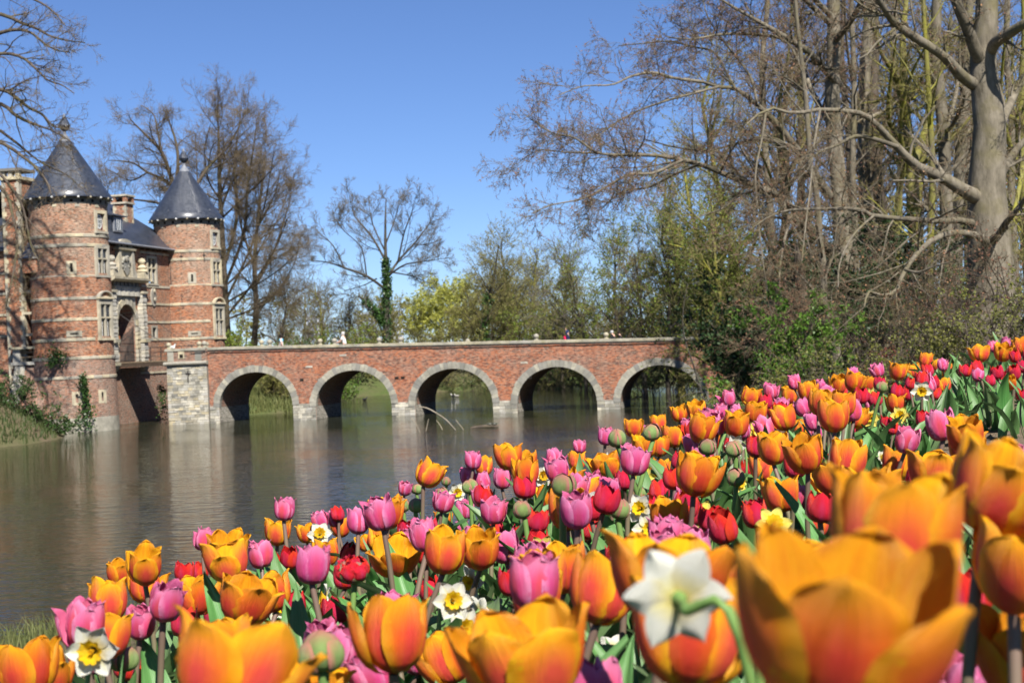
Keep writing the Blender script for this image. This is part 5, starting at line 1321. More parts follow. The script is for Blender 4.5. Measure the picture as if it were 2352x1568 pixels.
shrub('reddish berberis among the olive privets', 2045, 28, 2.2, 1.1, M_twig, cl(M_reddish, .05, 5.0), 'berberis_shrub', 12, 1.2, .004, group=GB)
shrub('olive privet right of the reddish berberis', 2110, 26, 3.0, 1.0, M_twiggrey, cl(M_privet, .055, 6.0), 'privet_shrub', 14, 1.2, .004, group=GB)
shrub('olive privet below the massive beech', 2210, 25, 3.0, 1.0, M_twiggrey, cl(M_privet, .055, 6.0), 'privet_shrub', 14, 1.2, .004, group=GB)
shrub('olive privet at the far corner beyond the tulips', 2320, 24, 3.0, 1.15, M_twiggrey, cl(M_privet, .055, 6.0), 'privet_shrub', 14, 1.2, .004, group=GB)
shrub('copper-leaved twiggy beech thicket right of the sweeping beech', 2010, 44, 4.5, 3.0, M_thicket, cl(M_deadleaf, .06, .6), 'thicket', 14, 1.2, .005, group=GB)
shrub('copper-leaved twiggy thicket below the crooked limb', 2110, 40, 4.5, 2.7, M_thicket, cl(M_deadleaf, .06, .6), 'thicket', 14, 1.2, .005, group=GB)
shrub('brown twiggy thicket at the foot of the massive beech', 2200, 37, 4.0, 2.4, M_thicket, cl(M_bud, .06, 1.2), 'thicket', 14, 1.2, .005, group=GB)
shrub('brown twiggy thicket at the edge beyond the massive beech', 2330, 36, 4.0, 2.8, M_thicket, cl(M_bud, .06, 1.2), 'thicket', 14, 1.2, .005, group=GB)
shrub('green undergrowth shrub behind the mossy tree', 2080, 60, 7, 3.4, M_twigolive, cl(M_ivy, .12, 2.0), 'shrub', 12, rmin=.008, group=GB)
shrub('brown twiggy shrub far back behind the dark trunk', 2180, 62, 7, 3.8, M_twig, cl(M_bud, .08, 1.0), 'shrub', 12, rmin=.008, group=GB)
shrub('brown twiggy shrub far back behind the massive beech', 2300, 64, 7, 4.0, M_twig, cl(M_bud, .08, 1.0), 'shrub', 12, rmin=.008, group=GB)
shrub('light green leafing shrub at the bridge end', 1745, 78, 6.0, 6.6, M_twigolive, cl(M_springleaf, .13, 4.0), 'shrub', 14, rmin=.008, group=GB)
shrub('dim leafing shrub trailing into the water by the bridge end', 1730, 84, 5, 4.6, M_twigolive, cl(M_ivy, .14, 4.0), 'shrub', 14, rmin=.008, group=GB)
# behind the bridge
GF = 'shrubs on the far bank'
far = [(515, 122, 7, 4.2, M_twigolive, M_springleaf, 1.6, 'bright green bush behind the far tower foot'), (560, 118, 6, 3.6, M_twigolive, M_springleaf, 1.4, 'green bush just left of the woman in blue'),
       (650, 128, 6, 4.0, M_twig, M_olive, .8, 'brown-olive bush just right of the woman in blue'), (700, 140, 8, 4.5, M_twig, M_ivy, 1.0, 'dark rounded bush left of the man in white'),
       (790, 146, 8, 5.5, M_twigolive, M_springleaf, 1.2, 'yellowish bush right of the man in white'), (850, 150, 8, 4.5, M_twigolive, M_olive, 1.2, 'olive bush left of the poplar trunk'),
       (930, 152, 9, 4.8, M_twigolive, M_olive, 1.2, 'olive bush right of the poplar trunk'), (1000, 158, 9, 5.8, M_twiggrey, M_olive, .9, 'grey-olive bush above the third arch'),
       (1070, 155, 9, 5.6, M_twiggrey, M_olive, .7, 'pale twiggy bush above the third pier'), (1140, 152, 9, 6.5, M_twigolive, M_olive, 1.2, 'tall olive bush below the slender ivy tree'),
       (1210, 150, 9, 6.2, M_twigolive, M_springleaf, 1.0, 'green-olive bush above the fourth arch'), (1290, 146, 9, 6.5, M_twigolive, M_olive, 1.2, 'olive bush behind the child on the bridge'),
       (1370, 140, 9, 6.5, M_twig, M_olive, 1.0, 'dark olive bush behind the two walkers at the bridge end'), (1450, 132, 9, 6.5, M_twigolive, M_springleaf, 1.4, 'fresh green bush above the last arch'),
       (1540, 124, 8, 6.0, M_twigolive, M_springleaf, 1.4, 'fresh green bush beyond the bridge end')]
for x, d, w, h, tw, lf, f, lb in far:
    shrub(lb, x, d, w*(1.25 if x > 900 else 1), h*(.8 if 920 < x < 1090 else 1.2 if x > 900 else 1), tw, cl(lf, .19, f*2.2), 'bush', 11, rmin=.011, group=GF)
for x, d, w, h, lf, f, lb in ((620, 113.5, 6.5, 2.6, M_olive, 3.0, 'olive waterside brush seen through the first arch'), (655, 116, 5, 2.4, M_privet, 3.0, 'grassy brush on the bank at the right of the first arch'), (785, 128, 3.6, 2.6, M_laurel, 3.5, 'bright green laurel at the water seen through the second arch'),
                           (660, 119, 4.5, 4.2, M_laurel, 3.0, 'light green laurel high in the first arch'), (840, 150, 10, 2.8, M_olive, 1.2, 'pale reedy brush at the far shore in the second arch'), (1000, 149, 10, 3.0, M_olive, 1.2, 'twiggy brush at the far shore in the third arch'),
                           (1090, 148, 10, 3.0, M_ivy, 1.6, 'dark brush at the far shore right in the third arch'), (1250, 138, 9, 3.4, M_olive, 1.5, 'pale branching brush hanging over the water in the fourth arch'), (1330, 134, 9, 3.4, M_ivy, 2.0, 'dark brush over the water in the fourth arch'),
                           (1480, 118, 9, 3.6, M_ivy, 2.4, 'dark leafy brush over the water in the last arch'), (1570, 108, 8, 3.6, M_ivy, 2.4, 'dark leafy brush behind the last pier')):
    b = P(x, 850, d); shrub(lb, x, d, w, h, M_twigolive, cl(lf, .13, f), 'bush', 12, 1.2, rmin=.009, group=GF)
# bank below the castle wing
for x, d, w, h, lb in ((20, 87, 4.0, 2.2, 'dark green bush on the bank below the castle wing'), (75, 88, 2.6, 1.3, 'low ivy mound at the bank beside the buttress'), (118, 88.5, 2.2, 1.2, 'dark leafy mound at the water by the near tower')):
    shrub(lb, x, d, w, h, M_twig, cl(M_ivy, .14, 4.0), 'bank_shrub', 12, rmin=.007, group='shrubs below the castle')

# ivy on castle walls
def wall_ivy(label, pts, n, size=.14):
    """pts: (x px, y px, depth, radius m)"""
    C = []
    for _ in range(n):
        i = RS.integers(0, len(pts) - 1); f = RS.random(); a, b = pts[i], pts[i + 1]
        q = P(a[0] + (b[0]-a[0])*f, a[1] + (b[1]-a[1])*f, a[2] + (b[2]-a[2])*f); r = a[3] + (b[3]-a[3])*f
        v = RS.normal(size=3)*r*.6; v[1] *= .25; C.append(q + v)
    C = np.array(C); c0 = C.mean(0); c0[2] = C[:, 2].min()
    e = empty('ivy', tuple(c0)); tag(e, label, 'ivy')
    o = link('ivy_leaves', np_mesh('ivy_leaves', *leaf_quads(RS, C - c0, size, .85), M_ivy, smooth=False), e); o['kind'] = 'stuff'
    st = np.array([[*(P(p[0], p[1], p[2]) - c0), .02] for p in pts]); a, r = resample(st, 14)
    link('ivy_stem', np_mesh('ivy_stem', *tubes(a[None], r[None], 5), M_darkbark), e)
wall_ivy('green ivy strip climbing the foot of the near tower', [(196, 985, 93.2, .7), (198, 950, 93.3, .5), (200, 915, 93.4, .22), (192, 885, 93.4, .25), (190, 862, 93.4, .15)], 900)
wall_ivy('ivy tuft hanging over the buttress beside the near tower', [(110, 812, 93.2, .5), (140, 815, 93.4, .4), (112, 840, 93.0, .15)], 420)
wall_ivy('dark ivy growing from the drawbridge wall beside the abutment', [(377, 950, 103.5, .5), (372, 915, 103.8, .35), (370, 885, 104, .2)], 360)

# far-off wood beyond the moat, one mass
RF = np.random.default_rng(9)
xs = RF.uniform(-260, 260, 230); ys = RF.uniform(232, 330, 230); hs = RF.uniform(9, 15, 230)*np.where(np.abs(xs - 10) < 60, .9, 1.2)
tr = []; Pts = np.zeros((230, 5, 3))
for j in range(5): Pts[:, j] = np.c_[xs + RF.normal(size=230)*.5, ys, 1.8 + hs*j/4]
R0 = np.linspace(.22, .03, 5)[None]*np.ones((230, 1))
b1 = spawn(RF, Pts, R0, 1.6, 8, .2, 1, (55, 14), .35, (1.5, 4.0), .5, 3, .15, .06, .03); b2 = spawn(RF, b1[0], b1[1], 1.6, 3, .1, 1, (45, 15), .6, (.8, 2.2), .6, 2, .15, .02, .022)
o = link('treeline', np_mesh('treeline', *join([tubes(Pts, R0, 4), tubes(*b1, 3), tubes(*b2, 3)]), M_twiggrey)); tag(o, 'hazy far-off belt of budding wood beyond the moat', 'treeline', kind='stuff')
i = RF.integers(0, len(b2[0]), 42000); C, _, _ = sample(b2[0], b2[1], i, RF.uniform(0, 1, 42000))
o = link('treeline_foliage', np_mesh('treeline_foliage', *leaf_quads(RF, C, .6, .7), M_olive, smooth=False)); tag(o, 'thin olive spring foliage of the far-off wood', 'foliage', kind='stuff')
# ------------------------------------------------------------------ tulips and daffodils
def petal_mesh(name, mat, prof, width, tip=1.6, ruffle=0.0, cup=1.0, seed=0, nu=11, nv=15, rib=0.02, notch=0.0, thick=0.006):
    """one petal of a cup flower, in units of the cup radius; prof: [(v, r, z)], width: [(v, half angle)].
    two skins a hair apart: outer uv u in 0..1, inner uv u in 1..2"""
    rg = np.random.default_rng(seed)
    v = 1 - (1 - np.linspace(0, 1, nv))**1.8; u = np.linspace(-1, 1, nu)
    pv, pr, pz = np.array(prof).T; wv, ww = np.array(width).T
    r = np.interp(v, pv, pr); z = np.interp(v, pv, pz); w = np.interp(v, wv, ww)
    for _ in range(2):
        r[1:-1] = (r[:-2] + 2*r[1:-1] + r[2:])/4
    ph = rg.uniform(0, 6.28, 4)
    V = np.zeros((nu, nv, 3)); Nn = np.zeros((nu, nv, 3))
    for j in range(nv):
        for i in range(nu):
            a = u[i]*w[j]
            e = abs(u[i])
            rr = r[j]*(1 - (1 - cup)*e**2) - rib*math.exp(-(u[i]/.16)**2)*math.sin(math.pi*min(1, v[j]*1.1)) + ruffle*v[j]**2*e**1.5*math.sin(7*v[j] + ph[0] + 3*u[i]) + .5*ruffle*math.sin(5*u[i] + ph[1])*v[j]**2 + .35*ruffle*e**2*math.sin(23*v[j] + ph[3] + 2*u[i])
            zz = z[j] - (.10*tip*(e**2.2) * max(0, v[j] - .7)/.3) + .4*ruffle*math.sin(6*u[i] + ph[2])*v[j]**4 + notch*math.exp(-(u[i]/.2)**2)*max(0, v[j] - .85)/.15
            V[i, j] = (rr*math.cos(a), rr*math.sin(a), zz); Nn[i, j] = (math.cos(a)*.9, math.sin(a)*.9, .1)
    outer = V; inner = V - Nn*thick
    idx = np.arange(nu*nv).reshape(nu, nv)
    q = np.stack((idx[:-1, :-1], idx[1:, :-1], idx[1:, 1:], idx[:-1, 1:]), -1).reshape(-1, 4)
    q2 = q[:, ::-1] + nu*nv
    uvg = np.stack(np.meshgrid((u + 1)/2, v, indexing='ij'), -1).reshape(-1, 2)
    uvi = uvg + np.array((1.0, 0))
    uv = np.concatenate((uvg[q].reshape(-1, 2), uvi[q[:, ::-1]].reshape(-1, 2)))
    return np_mesh(name, np.concatenate((outer.reshape(-1, 3), inner.reshape(-1, 3))), np.concatenate((q, q2)), mat, True, uv)

def petal_mat(name, edge, body, flame, inner, base, flame_w=0.2, trans=0.24, rough=0.46, stripes=0.45, bw=.16):
    t = NT(name)
    uvn = t.n('ShaderNodeTexCoord').outputs['UV']; sp = t.n('ShaderNodeSeparateXYZ'); t.l(uvn, sp.inputs[0])
    uu, vv = sp.outputs[0], sp.outputs[1]
    isin = t.math('GREATER_THAN', uu, 1.0)
    c = t.math('ABSOLUTE', t.math('SUBTRACT', t.math('FRACT', uu), 0.5))                         # 0 mid rib .. 0.5 rim
    nz = t.noise(t.coord('UV', (13.0, 0.7, 1)), 2.6, 6, 0.7)                                     # fine streaks along the petal
    c2 = t.math('ADD', c, t.math('MULTIPLY', t.math('SUBTRACT', nz, 0.5), 0.30))
    rim = t.ramp(c2, [(0.24, 0.0), (0.46, 1.0)])
    tipf = t.ramp(vv, [(0.55, 0.0), (1.0, 1.0)])
    col = t.mix(t.math('MAXIMUM', rim, tipf), body, edge)
    fl = t.math('MULTIPLY', t.ramp(c2, [(0.03, 1.0), (flame_w, 0.0)]), t.ramp(vv, [(0.05, 1.0), (0.55, 0.9), (0.9, 0.0)]))
    flr = t.math('MULTIPLY', fl, t.math('ADD', t.math('MULTIPLY', t.rand(), 0.8), 0.6), True)
    col = t.mix(flr, col, flame)
    col = t.mix(t.ramp(vv, [(0.0, 1.0), (bw, 0.0)]), col, base)
    inn = t.mix(t.ramp(vv, [(0.0, 1.0), (max(.25, bw), 0.0)]), inner, base)
    inn = t.mix(t.math('MULTIPLY', t.ramp(nz, [(0.45, 0.0), (0.7, 0.5)]), 1.0), inn, body)
    col = t.mix(isin, col, inn)
    col = t.mix(t.ramp(nz, [(0.55, 0.0), (0.75, stripes)]), col, tuple(x*.72 for x in body))
    col = t.hsv(col, t.math('ADD', t.math('MULTIPLY', t.rand(), 0.022), 0.489), 1.0, t.math('ADD', t.math('MULTIPLY', t.rand(), 0.28), 0.84))
    bp = t.bump(nz, 0.6, 0.02)
    return t.done(t.leafy(col, trans, rough, 0.35, bp))
MP = {
 'orange': petal_mat('orange_petal', (0.97, 0.43, 0.014), (0.94, 0.215, 0.008), (0.78, 0.05, 0.050), (0.97, 0.48, 0.010), (0.60, 0.12, 0.02), .36),
 'pink': petal_mat('pink_petal', (0.90, 0.30, 0.52), (0.80, 0.07, 0.25), (0.74, 0.08, 0.15), (0.84, 0.18, 0.36), (0.52, 0.10, 0.22), .22),
 'red': petal_mat('red_petal', (0.78, 0.020, 0.026), (0.72, 0.016, 0.036), (0.66, 0.035, 0.10), (0.72, 0.015, 0.015), (0.55, 0.12, 0.10), .2),
 'bud': petal_mat('green_bud_petal', (0.50, 0.19, 0.15), (0.17, 0.27, 0.075), (0.25, 0.34, 0.11), (0.30, 0.25, 0.12), (0.14, 0.2, 0.06), .3, .12, .5),
 'white': petal_mat('white_tepal', (0.80, 0.79, 0.70), (0.80, 0.79, 0.68), (0.80, 0.76, 0.45), (0.80, 0.79, 0.70), (0.76, 0.62, 0.10), .1, .3, .55, .12, .5),
 'yellow': petal_mat('yellow_tepal', (0.80, 0.70, 0.18), (0.80, 0.68, 0.13), (0.8, 0.66, 0.08), (0.80, 0.70, 0.16), (0.78, 0.60, 0.03), .15, .3, .5, .12),
 'corona': petal_mat('corona_yellow', (0.85, 0.50, 0.01), (0.86, 0.56, 0.012), (0.86, 0.54, 0.01), (0.84, 0.48, 0.008), (0.8, 0.5, 0.02), .3, .3, .45, .3)}
def stem_mat(name, a, b):
    t = NT(name); sp = t.n('ShaderNodeSeparateXYZ'); t.l(t.n('ShaderNodeTexCoord').outputs['Generated'], sp.inputs[0])
    c = t.mix(sp.outputs[2], a, b); return t.done(t.pbr(t.hsv(c, .5, 1, t.math('ADD', t.math('MULTIPLY', t.rand(), .4), .8)), .5, .3))
M_stemP = stem_mat('purple_stem', (0.12, 0.16, 0.06), (0.15, 0.095, 0.075)); M_stemG = stem_mat('green_stem', (0.08, 0.15, 0.04), (0.125, 0.21, 0.055))
t = NT('tulip_leaf')
nz = t.noise(t.coord('UV', (14, 0.7, 1)), 2.0, 4, .6)
col = t.mix(t.ramp(nz, [(.35, 0.0), (.65, 1.0)]), (0.065, 0.15, 0.045), (0.14, 0.25, 0.085))
col = t.hsv(col, t.math('ADD', t.math('MULTIPLY', t.rand(), .05), .475), t.math('ADD', t.math('MULTIPLY', t.rand(), .3), .85), t.math('ADD', t.math('MULTIPLY', t.rand(), .5), .75))
M_tleaf = t.done(t.leafy(col, .22, .42, .4, t.bump(nz, .25, .004)))

# cup shapes, unit radius
PM = {}
def outline(base, mx, v0=.55, pw=2.0, sharp=.5):
    """half angle of the petal along its length: grows to mx, then a rounded tip"""
    vs = np.linspace(0, 1, 41); out = []
    for v in vs:
        a = base + (mx - base)*math.sin(min(1, v/v0)*math.pi/2)**.8
        out.append((v, a if v < v0 else max(.02, mx*max(0, 1 - ((v - v0)/(1 - v0))**pw)**sharp)))
    return out
wid = outline(.38, .86, .5, 2.0, .52); wid_in = outline(.38, .80, .5, 2.0, .55); widr = outline(.4, .88, .5, 1.7, .62)
PM['orange'] = [petal_mesh('petal', MP['orange'], [(0, .10, 0), (.10, .50, .06), (.25, .82, .34), (.45, .98, .82), (.7, 1.01, 1.42), (.88, .96, 1.82), (1, .90 + .12*k, 2.06)], wid, .3, .06, .92, k) for k in range(3)]
PM['orange_open'] = [petal_mesh('petal', MP['orange'], [(0, .10, 0), (.10, .50, .05), (.25, .84, .30), (.45, 1.02, .74), (.7, 1.08, 1.27), (.88, 1.09, 1.62), (1, 1.08 + .10*k, 1.84)], wid, .3, .075, .92, k + 9) for k in range(3)]
widp = outline(.42, .92, .55, 2.2, .55)
PM['pink'] = [petal_mesh('petal', MP['pink'], [(0, .12, 0), (.10, .58, .06), (.25, .90, .38), (.45, 1.0, .95), (.7, .95, 1.6), (.88, .84, 2.05), (1, .76 + .12*k, 2.32)], widp, 1.2, .07, .96, k + 20, rib=.05) for k in range(3)]
PM['red'] = [petal_mesh('petal', MP['red'], [(0, .12, 0), (.10, .58, .05), (.25, .92, .34), (.45, 1.0, .85), (.7, .94, 1.45), (.88, .82, 1.85), (1, .70 + .1*k, 2.12)], widr, .8, .035, .96, k + 30) for k in range(2)]
PM['bud'] = [petal_mesh('petal', MP['bud'], [(0, .14, 0), (.10, .62, .08), (.25, .93, .38), (.45, 1.0, .85), (.65, .9, 1.3), (.82, .60, 1.62), (1, .18, 1.82)], [(0, .5), (.2, .8), (.5, .95), (.75, 1.0), (.92, .9), (1, .6)], .3, .03, .97, k + 40) for k in range(2)]
PM['double'] = [petal_mesh('petal', MP['red'], [(0, .1, 0), (.10, .55, .1), (.3, .9, .45), (.55, .98, .9), (.8, .8, 1.25), (1, .55 + .2*k, 1.4)], [(0, .3), (.3, .5), (.7, .55), (.9, .5), (1, .3)], .4, .14, .9, k + 50) for k in range(3)]
def tepal(name, mat, L=1.0, w=.36, seed=0, pinch=1.0):
    rg = np.random.default_rng(seed); nu, nv = 7, 11
    v = np.linspace(0, 1, nv); u = np.linspace(-1, 1, nu); hw = w*np.sin(np.pi*np.clip(v, .06, 1)**.85)**.75*(1 - .15*v); hw[-1] = .012
    V = np.zeros((nu, nv, 3)); bend = rg.uniform(-.12, .12); tw = rg.uniform(-.3, .3)
    for j in range(nv):
        for i in range(nu):
            x = .12 + v[j]*L; y = u[i]*hw[j]; zz = .10*u[i]**2*(.5 + v[j]) + bend*v[j]**2 - .03*math.exp(-(u[i]/.2)**2) + .025*math.sin(5*v[j] + 3*u[i] + seed)
            V[i, j] = (x, y*math.cos(tw*v[j]), zz + y*math.sin(tw*v[j]))
    inner = V - np.array((0, 0, .012)); idx = np.arange(nu*nv).reshape(nu, nv)
    q = np.stack((idx[:-1, :-1], idx[1:, :-1], idx[1:, 1:], idx[:-1, 1:]), -1).reshape(-1, 4); q2 = q[:, ::-1] + nu*nv
    uvg = np.stack(np.meshgrid((u + 1)/2, v, indexing='ij'), -1).reshape(-1, 2); uv = np.concatenate((uvg[q].reshape(-1, 2), (uvg + (1, 0))[q2 - nu*nv].reshape(-1, 2)))
    return np_mesh(name, np.concatenate((V.reshape(-1, 3), inner.reshape(-1, 3))), np.concatenate((q, q2)), mat, True, uv)
PM['white'] = [tepal('tepal', MP['white'], 1.0, .44, k) for k in range(3)]; PM['yellow'] = [tepal('tepal', MP['yellow'], 1.0, .40, k + 5) for k in range(3)]
def corona_mesh():
    n, m = 36, 7; V = []
    for j in range(m):
        f = j/(m - 1)
        for i in range(n):
            a = 2*math.pi*i/n; fr = 1 + (.10*math.sin(a*9) + .05*math.sin(a*17 + 1))*f**3; r = (.15 + .22*f**.8 + .10*f**4)*fr; V.append((r*math.cos(a), r*math.sin(a), .02 + .42*f))
    idx = np.arange(n*m).reshape(m, n); nx = np.roll(idx, -1, 1); q = np.stack((idx[:-1], nx[:-1], nx[1:], idx[1:]), -1).reshape(-1, 4)
    V = np.array(V); uvv = np.repeat(np.linspace(0, 1, m), n); uv = np.stack((np.tile(np.linspace(0, .999, n), m), uvv), -1)
    return np_mesh('corona', V, q, MP['corona'], True, uv[q].reshape(-1, 2))
CORONA = corona_mesh()
STAMEN = MB()
for k in range(6):
    a = k*math.pi/3; STAMEN.tube([(.05*math.cos(a), .05*math.sin(a), .05), (.08*math.cos(a), .08*math.sin(a), .4)], .025, 5)
STAMEN = STAMEN.mesh('stamens', MP['corona'])
DTUBE = MB().lathe([(.06, -.74), (.105, -.62), (.10, -.48), (.075, -.36), (.095, -.15), (.19, .04)], 12).mesh('flower_tube', M_stemG, True, True)
M_dark_st = simple('dark_anther', (0.03, 0.02, 0.03), .7)
PIST = MB().lathe([(.11, .05), (.13, .5), (.16, .62), (.05, .7), (0, .7)], 8)
for k in range(6):
    a = k*math.pi/3; PIST.tube([(.15*math.cos(a), .15*math.sin(a), .05), (.26*math.cos(a), .26*math.sin(a), .62)], .045, 5)
PIST = PIST.mesh('pistil', M_dark_st)
def stem_mesh(mat, seed):
    rg = np.random.default_rng(seed); k = 8; t_ = np.linspace(0, 1, k); b = rg.uniform(-.05, .05, 2)
    pts = np.c_[b[0]*np.sin(np.pi*t_), b[1]*np.sin(np.pi*t_), t_]
    V, Q = tubes(pts[None], np.array([[.0]*k]) + 1.0, 8)
    V[:, :2] = pts.repeat(8, 0)[:, :2] + (V[:, :2] - pts.repeat(8, 0)[:, :2])*.0062; V[:, 2] = pts.repeat(8, 0)[:, 2]
    return np_mesh('stem', V, Q, mat)
STEMS = {'P': [stem_mesh(M_stemP, k) for k in range(3)], 'G': [stem_mesh(M_stemG, k + 5) for k in range(3)]}
def leaf_mesh(seed, L, w, arch, fold, nu=7, nv=12):
    rg = np.random.default_rng(seed); v = np.linspace(0, 1, nv); u = np.linspace(-1, 1, nu)
    hw = w*np.clip(np.sin(np.pi*(.12 + .88*v)**.8), 0, 1)**.8; hw[-1] = .001
    V = np.zeros((nu, nv, 3)); a = 1.42; x = z = 0; ph = rg.uniform(0, 6.28)
    for j in range(nv):
        if j: x += math.cos(a)*L/(nv-1); z += math.sin(a)*L/(nv-1); a -= arch/(nv-1)*(.4 + 1.4*v[j])
        for i in range(nu):
            y = u[i]*hw[j]; V[i, j] = (x - fold*abs(u[i])*hw[j]*math.sin(a)*1.0 + .006*math.sin(9*v[j] + ph)*u[i], y, z + fold*abs(u[i])*hw[j]*math.cos(a) + .008*math.sin(8*v[j] + 2*u[i] + ph)*abs(u[i]))
    idx = np.arange(nu*nv).reshape(nu, nv); q = np.stack((idx[:-1, :-1], idx[1:, :-1], idx[1:, 1:], idx[:-1, 1:]), -1).reshape(-1, 4)
    uvg = np.stack(np.meshgrid((u + 1)/2, v, indexing='ij'), -1).reshape(-1, 2)
    return np_mesh('leaf', V.reshape(-1, 3), q, M_tleaf, True, uvg[q].reshape(-1, 2))
LEAVES = [leaf_mesh(1, .33, .036, .75, .5), leaf_mesh(2, .30, .042, 1.25, .4), leaf_mesh(3, .36, .032, .5, .7), leaf_mesh(4, .27, .046, 1.7, .35), leaf_mesh(5, .34, .030, 1.0, .8)]
STRAPS = [leaf_mesh(11, .34, .010, .5, .3), leaf_mesh(12, .38, .009, .9, .3)]

FR = random.Random(42)
FLOWERS = []            # records for labels
CUPR = {'orange': .040, 'orange_open': .044, 'pink': .029, 'red': .0285, 'bud': .0245, 'double': .031, 'white': .035, 'yellow': .033}
HH = {'orange': 2.06, 'orange_open': 1.84, 'pink': 2.32, 'red': 2.08, 'bud': 1.82, 'double': 1.4}
def flower(kind, head, gzv, scale, tilt=None, face=None, extra_leaves=True, seen=None):
    """head: world position of the cup's middle; gzv: ground height beneath"""
    daff = kind in ('white', 'yellow')
    R = CUPR[kind]*scale
    mid = 0.0 if daff else HH[kind]*R*.5
    if tilt is None: tilt = (FR.gauss(0, .15), FR.gauss(0, .15))
    Hd = Vector(head)
    if daff:
        fv = Vector(face if face is not None else (FR.gauss(0, .5), -1, FR.uniform(-.1, .35))).normalized()
        rot = fv.to_track_quat('Z', 'Y').to_matrix().to_4x4()
        back = Hd - fv*R*.72
        top = back + Vector((0, 0, -.01))
    else:
        rot = Euler((tilt[0], tilt[1], 0)).to_matrix().to_4x4()
        top = Hd - rot.to_3x3() @ Vector((0, 0, mid))
    basexy = Vector((top.x + (FR.gauss(0, .018) if not daff else 0), top.y + FR.gauss(0, .018), 0))
    root = empty({'white': 'daffodil', 'yellow': 'daffodil', 'pink': 'pink_tulip', 'red': 'red_tulip', 'double': 'red_tulip', 'bud': 'tulip_bud'}.get(kind, 'orange_tulip'), (basexy.x, basexy.y, gzv + .01))
    off = Vector(root.location)
    petals = PM[kind]
    place = lambda m: (m.to_translation(), m.to_euler())
    if daff:
        for k in range(6):
            m = Matrix.Translation(Hd - off) @ rot @ Matrix.Rotation(k*math.pi/3 + FR.uniform(-.08, .08), 4, 'Z') @ Matrix.Rotation(FR.uniform(-.16, .10), 4, 'Y') @ Matrix.Translation((0, 0, .012*(k % 2)*R))
            lo, eu = place(m); link('tepal', FR.choice(petals), root, lo, eu, (R, R, R))
        lo, eu = place(Matrix.Translation(Hd - off) @ rot)
        c = link('corona', CORONA, root, lo, eu, (R, R, R)); link('stamens', STAMEN, c)
        link('flower_tube', DTUBE, root, lo, eu, (R, R, R))
    else:
        def ring(n, r0, tlt, sc, mats, ph):
            for k in range(n):
                m = Matrix.Translation(top - off) @ rot @ Matrix.Rotation(2*math.pi*k/n + ph + FR.uniform(-.09, .09), 4, 'Z') @ Matrix.Rotation(tlt + FR.gauss(0, .07) + (FR.uniform(.1, .35) if FR.random() < .035 else 0), 4, 'Y')
                lo, eu = place(m); s_ = sc*FR.uniform(.95, 1.05); link('petal', FR.choice(mats), root, lo, eu, (R*s_*r0, R*s_*r0, R*s_))
        p0 = FR.uniform(0, 6.28)
        if kind == 'double':
            for lay, (r0, tl, sc) in enumerate(((1.05, .12, 1.0), (.85, .02, 1.05), (.62, -.02, 1.05), (.38, -.03, 1.0))): ring(6 if lay < 3 else 4, r0, tl, sc, petals, p0 + lay*.5)
            ring(3, 1.12, .2, .8, PM['bud'], p0)
        else:
            opn = {'orange': .03, 'orange_open': .10, 'pink': .02, 'red': .0, 'bud': .0}[kind]
            opn += FR.uniform(-.04, .09); ring(3, 1.0, opn, FR.uniform(.93, 1.04), petals, p0); ring(3, .94, opn*.6, 1.02 if kind != 'pink' else 1.04, petals, p0 + math.pi/3)
            if kind.startswith('orange') or kind == 'red': link('pistil', PIST, root, *place(Matrix.Translation(top - off) @ rot), (R*1.0, R*1.0, R*1.0))
            if kind == 'pink': ring(3, .78, -.02, 1.02, petals, p0 + .5)
    # stem: from the ground to the flower
    vec = top - off; L = max(.05, vec.length)
    if daff:                                                # bent neck behind the flower
        back_ = Hd - off - fv*R*.70; sidev = Vector((FR.choice((-1, 1))*.022 if seen is None else seen, 0, 0))
        pth = [Vector((0, 0, 0)), vec*.5 + sidev*.6, vec*.86 + sidev + Vector((0, 0, -.005)), back_ - fv*R*.55 + sidev*.55 + Vector((0, 0, .004)), back_ - fv*R*.12, back_]
        q_, r_ = resample(np.array([(*p, .0036*min(1, scale + .1)) for p in pth]), 16); link('stem', np_mesh('stem', *tubes(q_[None], r_[None], 8), M_stemG), root)
    else:
        st = link('stem', FR.choice(STEMS['G' if kind in ('bud', 'double') else 'P']), root)
        st.rotation_euler = vec.to_track_quat('Z', 'Y').to_euler(); th = scale*(.92 if kind not in ('bud',) else 1.1); st.scale = (th, th, L)
    if extra_leaves:
        n = FR.choice((2, 3, 3)) if not daff else 3; a0 = FR.uniform(0, 6.28); far_ = 1 if head[1] < 6 else .8
        for k in range(n):
            a = a0 + k*2*math.pi/n + FR.uniform(-.5, .5); s_ = far_*FR.uniform(.75, 1.15)*min(1.1, max(.7, L/.38))
            link('leaf', FR.choice(STRAPS if daff else LEAVES), root, (.008*math.cos(a), .008*math.sin(a), FR.uniform(0, .04)), (FR.gauss(0, .08), FR.gauss(0, .10), a), (s_, s_*FR.uniform(.85, 1.15), s_))
    FLOWERS.append((root, kind, tuple(head), R))
    return root

